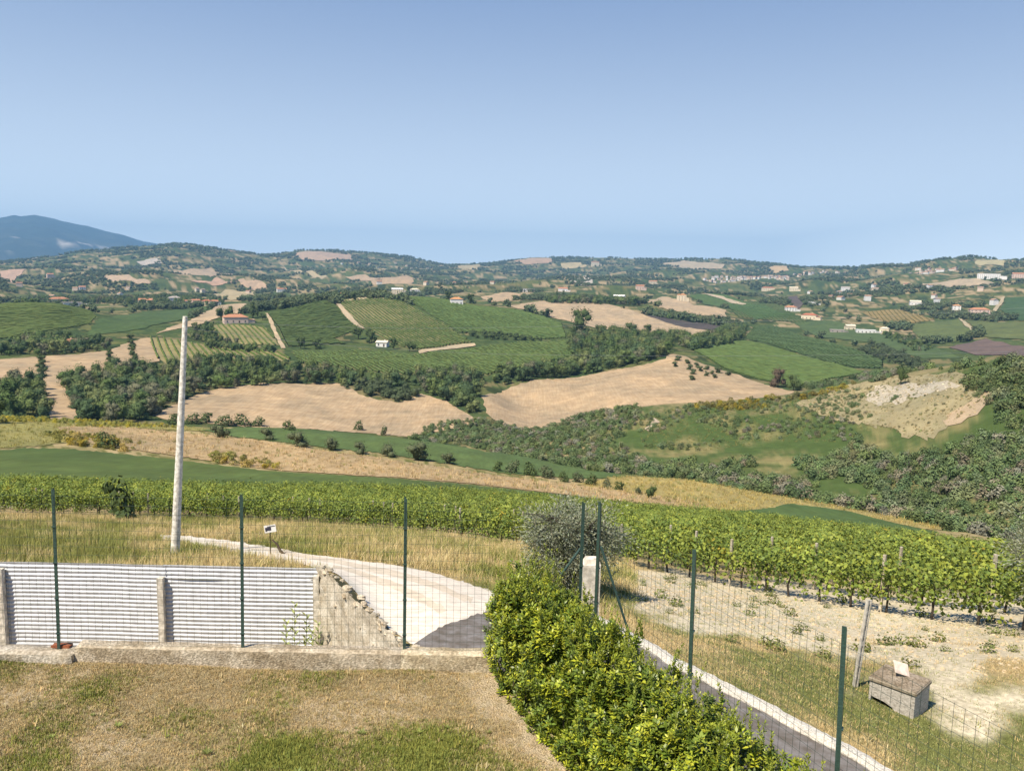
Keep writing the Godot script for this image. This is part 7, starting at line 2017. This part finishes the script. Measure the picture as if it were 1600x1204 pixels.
	# shrubs and olives on the fields below
	for t in TREES:
		var label: String = t[5]
		tree(t[0], t[1], on(t[2], t[3], -0.02 * t[4]), t[4], t[6], Color(t[7], t[8], t[9]), label, t[10], t[11])
	# broom and scrub: one mass nobody could count
	for sp in SCRUB:
		var pl := poly(sp[1])
		var where := []
		var tint := []
		for p in sample(pl, sp[2]):
			if nz.get_noise_2d(p.x * sp[7], p.y * sp[7]) < sp[8]: continue
			var h: float = sp[3] * rng.randf_range(0.5, 1.25)
			where.append(Transform3D(Basis(Vector3.UP, rng.randf() * TAU).scaled(Vector3(h * 1.1, h, h * 1.1)), on(p.x, p.y, -0.08 * h)))
			var cl: Array = sp[4][int((nz.get_noise_2d(p.x * 1.3 + 50.0, p.y * 1.3) * 0.9 + 0.5) * sp[4].size() + rng.randf_range(0.0, 2.2) + 20.0) % sp[4].size()]
			tint.append(vary(Color(cl[0] * 1.25, cl[1] * 1.25, cl[2] * 1.25), 0.28))
		var third := [[], [], []]
		var third_c := [[], [], []]
		for k in where.size():
			third[k % 3].append(where[k]); third_c[k % 3].append(tint[k])
		for k in 3:
			if third[k].size():
				tag(scatter(sp[0], kinds.shrub[k * 2 + rng.randi() % 2][0], M.foliage, third[k], third_c[k]), sp[5], sp[6], sp[5], "stuff")


func make_near_olive(at: Vector3, h: float, r: float, label: String, dens: float) -> void:
	var o := thing("olive_tree", at, label, "tree")
	var wood := MB.new()
	var leaves := MB.new()
	var tips := []
	wood.tube(PackedVector3Array([Vector3(0, -0.2, 0), Vector3(0.06, h * 0.18, 0.03), Vector3(0.0, h * 0.35, 0)]), PackedFloat32Array([0.12, 0.09, 0.075]), 9)
	for k in 9:
		var a := k * 2.4
		var e := Vector3(cos(a) * r * 0.55, h * rng.randf_range(0.35, 0.78), sin(a) * r * 0.55)
		var st := Vector3(0, h * 0.25, 0)
		wood.tube(PackedVector3Array([st, st.lerp(e, 0.5) + Vector3.UP * 0.1, e]), PackedFloat32Array([0.05, 0.035, 0.018]), 6)
		for m in 16:
			var u := unit()
			var t := e.lerp(st, rng.randf() * 0.5) + Vector3(u.x * r * 0.62, u.y * h * 0.26, u.z * r * 0.62)
			var b := e.lerp(st, 0.2 * rng.randf())
			wood.tube(PackedVector3Array([b, b.lerp(t, 0.5) + Vector3.UP * 0.05, t]), PackedFloat32Array([0.012, 0.008, 0.004]), 4, Color.WHITE, false)
			tips.append([b, t])
	for tp in tips:
		var dir: Vector3 = (tp[1] - tp[0]).normalized()
		for m in int(190 * dens):
			var t := pow(rng.randf(), 0.6)
			var u := unit()
			var p: Vector3 = tp[0].lerp(tp[1], t) + u * rng.randf() * r * 0.24
			var d := (dir * 0.5 + Vector3(u.x, u.y * 0.6 + 0.2, u.z)).normalized()
			var g := (d.cross(unit())).normalized()
			if g.y < 0: g = -g
			var c := Color(0.17, 0.195, 0.115) if rng.randf() < 0.55 else Color(0.30, 0.32, 0.24)
			leaves.leaf(p, d, g, rng.randf_range(0.055, 0.09), 0.019, vary(c, 0.25))
	put("trunk", wood.mesh(), M.bark, o)
	put("crown", leaves.mesh(), M.leaf, o)


func make_far_vineyards() -> void:
	for f in VINEYARDS:
		var p := poly(f[0])
		var mid := Vector2.ZERO
		for q in p: mid += q / p.size()
		var base := on(mid.x, mid.y)
		var root := thing("vineyard", base, f[5], "vineyard", "vineyards on the hills across the valley")
		var d := Vector2(f[1], f[2]).normalized()
		var s := Vector2(-d.y, d.x)
		var step: float = f[3]
		var tint := Color(f[4][0], f[4][1], f[4][2])
		var lo := 1e9
		var hi := -1e9
		for q in p:
			lo = minf(lo, (q - mid).dot(s)); hi = maxf(hi, (q - mid).dot(s))
		var t := lo + step * 0.5
		var h: float = f[6]
		while t < hi:
			var o := mid + s * t
			for sg in Geometry2D.intersect_polyline_with_polygon(PackedVector2Array([o - d * 900.0, o + d * 900.0]), p):
				var a: Vector2 = sg[0]
				var b: Vector2 = sg[sg.size() - 1]
				var n := maxi(2, int(a.distance_to(b) / 4.0))
				if a.distance_to(b) < 3.0: continue
				var st := MB.new()
				var prev := []
				for k in n + 1:
					var q := a.lerp(b, float(k) / n)
					var g := on(q.x, q.y) - base
					var gap := nz2.get_noise_2d(q.x * 0.9, q.y * 0.9)
					var hh := h * (0.85 + rng.randf_range(-0.2, 0.25) + 0.2 * gap)
					var w := h * 0.36 * (1.0 + rng.randf_range(-0.3, 0.3))
					var s3 := Vector3(s.x, 0, s.y)
					var ring := [g - s3 * w * 0.7 + Vector3.UP * 0.25, g - s3 * w + Vector3.UP * hh * 0.65, g + Vector3.UP * hh + s3 * rng.randf_range(-0.15, 0.15), g + s3 * w + Vector3.UP * hh * 0.65, g + s3 * w * 0.7 + Vector3.UP * 0.25]
					if prev:
						for m in 4:
							st.quad(prev[m], ring[m], ring[m + 1], prev[m + 1], vary(tint, 0.2))
					prev = ring
				if (a + b).length() * 0.5 < 5000.0: put("vine_row", st.mesh(), M.foliage, root)
			t += step * (1.0 + rng.randf_range(-0.04, 0.04))


func make_woods() -> void:
	var made := 0
	for w in WOODS:
		var all := sample(poly(w[1]), w[2])
		all.sort_custom(func(a, b): return a.length_squared() < b.length_squared())
		var rest := []
		var rest_c := []
		for k in all.size():
			var p: Vector2 = all[k]
			var h: float = w[3] * rng.randf_range(0.5, 1.3)
			var cl: Array = w[4][rng.randi() % w[4].size()]
			var c := Color(cl[0], cl[1], cl[2])
			if k < w[7]:
				tree(w[8], w[0], on(p.x, p.y, -0.06 * h), h, rng.randf_range(0.95, 1.25), c, w[5], "tree", w[6])
				made += 1
			else:
				rest.append(Transform3D(Basis(Vector3.UP, rng.randf() * TAU).scaled(Vector3(h * 1.1, h, h * 1.1)), on(p.x, p.y, -0.06 * h)))
				rest_c.append(vary(c, 0.15))
		if rest.size():
			tag(scatter("woodland", kinds[w[8]][0][0], M.foliage, rest, rest_c), "further trees of: " + w[5], "woodland", w[6], "stuff")
	print("trees ", made)


func make_mountain() -> void:
	var st := MB.new()
	var n := 150
	var rows := 36
	for i in n + 1:
		var az := lerpf(-60.0, -8.0, float(i) / n)
		var top := 0.0
		for k in range(0, PEAK.size() - 2, 2):
			if az >= PEAK[k] and az <= PEAK[k + 2]:
				var t: float = (az - PEAK[k]) / (PEAK[k + 2] - PEAK[k])
				top = lerpf(PEAK[k + 1], PEAK[k + 3], smoothstep(0.0, 1.0, t) * 0.5 + t * 0.5)
		for j in rows + 1:
			var t := float(j) / rows
			var d := lerpf(8200.0, 12400.0, t)
			var x := d * sin(deg_to_rad(az))
			var z := -d * cos(deg_to_rad(az))
			var rid := nz.get_noise_2d(x * 0.045, z * 0.045) * 130.0 + nz2.get_noise_2d(x * 0.012, z * 0.012) * 40.0
			var y := lerpf(-160.0, top + 4.3, pow(t, 0.85)) + rid * sin(PI * minf(t * 0.97, 1.0)) * clampf(top / 400.0, 0.2, 1.0) * 0.8
			st.v.append(Vector3(x, y, z)); st.n.append(Vector3.ZERO)
			var a := nz.get_noise_2d(x * 0.05 + 9.0, z * 0.05)
			var c := Color(0.022, 0.036, 0.026).lerp(Color(0.05, 0.062, 0.04), smoothstep(0.0, 0.4, a))
			var scar := nz2.get_noise_2d(x * 0.006 + 30.0, z * 0.006)
			if t < 0.62: c = c.lerp(Color(0.42, 0.38, 0.32), smoothstep(0.34, 0.5, scar))
			st.c.append(c)
	for i in n:
		for j in rows:
			var q := i * (rows + 1) + j
			for m in [[q, q + 1, q + rows + 1], [q + rows + 1, q + 1, q + rows + 2]]:
				var x: Vector3 = (st.v[m[2]] - st.v[m[0]]).cross(st.v[m[1]] - st.v[m[0]])
				for h in m: st.n[h] += x; st.i.append(h)
	for q in st.n.size(): st.n[q] = st.n[q].normalized()
	struct("mountain", st.mesh(), M.mountain, "blue hazy mountain behind the hills on the horizon")


# ---------------------------------------------------------------- houses
func house(called: String, at: Vector3, w: float, h: float, dep: float, yaw: float, wall: Color, roof: Color, style: String, label: String, group: String) -> void:
	var o := thing(called, at, label, "house", group)
	o.rotation.y = yaw
	var st := MB.new()
	st.box(Transform3D(Basis(), Vector3(0, h * 0.5 - 1.0, 0)), Vector3(w, h + 2.0, dep), wall)
	var rh := dep * 0.22
	if style == "flat":
		put("wall", st.mesh(), M.plaster, o)
		var r := MB.new()
		r.box(Transform3D(Basis(), Vector3(0, h + 0.15, 0)), Vector3(w + 0.6, 0.3, dep + 0.6), roof)
		put("roof", r.mesh(), M.tiles, o)
	else:
		var e := 0.5
		var y0 := h + 0.02
		var a := Vector3(-w / 2 - e, y0, dep / 2 + e)
		var b := Vector3(w / 2 + e, y0, dep / 2 + e)
		var c := Vector3(w / 2 + e, y0, -dep / 2 - e)
		var d := Vector3(-w / 2 - e, y0, -dep / 2 - e)
		var k := minf(w * 0.5, dep * 0.5) if style == "hip" else 0.0
		var p := Vector3(-w / 2 - e + k, y0 + rh, 0)
		var q := Vector3(w / 2 + e - k, y0 + rh, 0)
		var r := MB.new()
		r.quad(a, b, q, p, roof); r.quad(c, d, p, q, roof)
		if style == "hip":
			r.tri(b, c, q, roof); r.tri(d, a, p, roof)
		else:
			st.tri(Vector3(w / 2, h, dep / 2), Vector3(w / 2, h, -dep / 2), Vector3(w / 2, h + rh * 0.95, 0), wall)
			st.tri(Vector3(-w / 2, h, -dep / 2), Vector3(-w / 2, h, dep / 2), Vector3(-w / 2, h + rh * 0.95, 0), wall)
		r.quad(d, c, b, a, roof * 0.7)
		put("wall", st.mesh(), M.plaster, o)
		var ro := put("roof", r.mesh(), M.tiles, o)
		if w > 7.0:
			var ch := MB.new()
			ch.box(Transform3D(Basis(), Vector3(w * 0.2, h + rh * 0.9, -dep * 0.1)), Vector3(0.7, 1.4, 0.7), wall)
			put("chimney", ch.mesh(), M.plaster, ro)
	if group == "town": return
	var n := maxi(2, int(w / 4.2))
	var floors := maxi(1, int(h / 2.9))
	var win := BoxMesh.new()
	win.size = Vector3(1.1, 1.3, 0.1)
	var sill := BoxMesh.new()
	sill.size = Vector3(1.4, 0.12, 0.2)
	for fl in floors:
		for k in n:
			if fl == 0 and k == n / 2:
				var dr := BoxMesh.new()
				dr.size = Vector3(1.1, 2.1, 0.1)
				put("door", dr, M.wood, o).position = Vector3(-w / 2 + w * (k + 0.5) / n, 1.05, dep / 2 + 0.03)
				continue
			var wi := put("window", win, M.window, o)
			wi.position = Vector3(-w / 2 + w * (k + 0.5) / n, 1.5 + fl * 2.9, dep / 2 + 0.03)
			put("sill", sill, M.plaster, wi).position = Vector3(0, -0.72, 0.06)
	for sd in [-1.0, 1.0]:
		var wi := put("window", win, M.window, o)
		wi.position = Vector3(sd * (w / 2 + 0.03), 1.5, 0)
		wi.rotation.y = PI / 2
	# a lower wing on some
	if w > 13.0:
		var wg := MB.new()
		wg.box(Transform3D(Basis(), Vector3(w * 0.62, h * 0.3 - 1.0, dep * 0.1)), Vector3(w * 0.35, h * 0.6 + 2.0, dep * 0.7), wall)
		put("wing", wg.mesh(), M.plaster, o)
		var wr := MB.new()
		wr.box(Transform3D(Basis(Vector3(0, 0, 1), -0.12), Vector3(w * 0.62, h * 0.62, dep * 0.1)), Vector3(w * 0.38, 0.25, dep * 0.78), roof)
		put("wing_roof", wr.mesh(), M.tiles, o)


func make_houses() -> void:
	for q in HOUSES:
		var at := on(q[0], q[1])
		var face := atan2(-q[0], -q[1])   # front towards the valley
		house("house", at, q[2], q[3], q[4], face + q[5], Color(q[6][0], q[6][1], q[6][2]), Color(q[7][0], q[7][1], q[7][2]), q[8], q[9], "farmhouses on the hills")
	for tn in TOWNS:
		for p in sample(poly(tn[0]), tn[1], tn[2]):
			var w := rng.randf_range(7.0, 13.0)
			var pale: Color = [Color(0.74, 0.72, 0.68), Color(0.70, 0.62, 0.50), Color(0.66, 0.54, 0.44), Color(0.78, 0.78, 0.77)][rng.randi() % 4]
			var rf: Color = [Color(0.40, 0.22, 0.14), Color(0.46, 0.30, 0.20), Color(0.36, 0.26, 0.2)][rng.randi() % 3]
			house("town_house", on(p.x, p.y), w, rng.randf_range(5.0, 8.5), rng.randf_range(7.0, 10.0), atan2(-p.x, -p.y) + rng.randf_range(-0.9, 0.9), pale, rf, "gable", tn[3], "town")


func make_far_trees() -> void:
	var xs := [[], [], [], [], []]
	var cs := [[], [], [], [], []]
	for q in 110000:
		var az := rng.randf_range(-36.0, 36.0)
		var d := lerpf(820.0, 5200.0, pow(rng.randf(), 1.25))
		var x := d * sin(deg_to_rad(az))
		var z := -d * cos(deg_to_rad(az))
		var e := cell_edge.get_noise_2d(x, z) + 1.0
		var g := nz.get_noise_2d(x * 0.13, z * 0.13)
		var keep := e < 0.022 and rng.randf() < 0.8
		if g > 0.07 + 0.2 * smoothstep(3200.0, 1000.0, d): keep = true
		if rng.randf() < 0.006: keep = true
		if not keep: continue
		if d > 3000.0 and rng.randf() < 0.2: continue
		var bare := false
		for f in CLEAR:
			if in_poly(clear_polys(f), x, z): bare = true
		if bare: continue
		var h := rng.randf_range(4.0, 9.5) * (1.0 + smoothstep(2000.0, 5000.0, d) * 0.5)
		var k := rng.randi() % 5
		xs[k].append(Transform3D(Basis(Vector3.UP, rng.randf() * TAU).scaled(Vector3(h * 1.2, h, h * 1.2)), on(x, z, -0.1 * h)))
		cs[k].append(vary(Color(0.10, 0.13, 0.065), 0.3))
	for k in 5:
		tag(scatter("distant_trees", kinds.far[k], M.foliage, xs[k], cs[k]), "far hedgerow trees and copses dotting the hazy hills", "trees", "distant trees", "stuff")


var clear_cache := {}

func clear_polys(f: String) -> PackedVector2Array:
	if not clear_cache.has(f): clear_cache[f] = poly(f)
	return clear_cache[f]
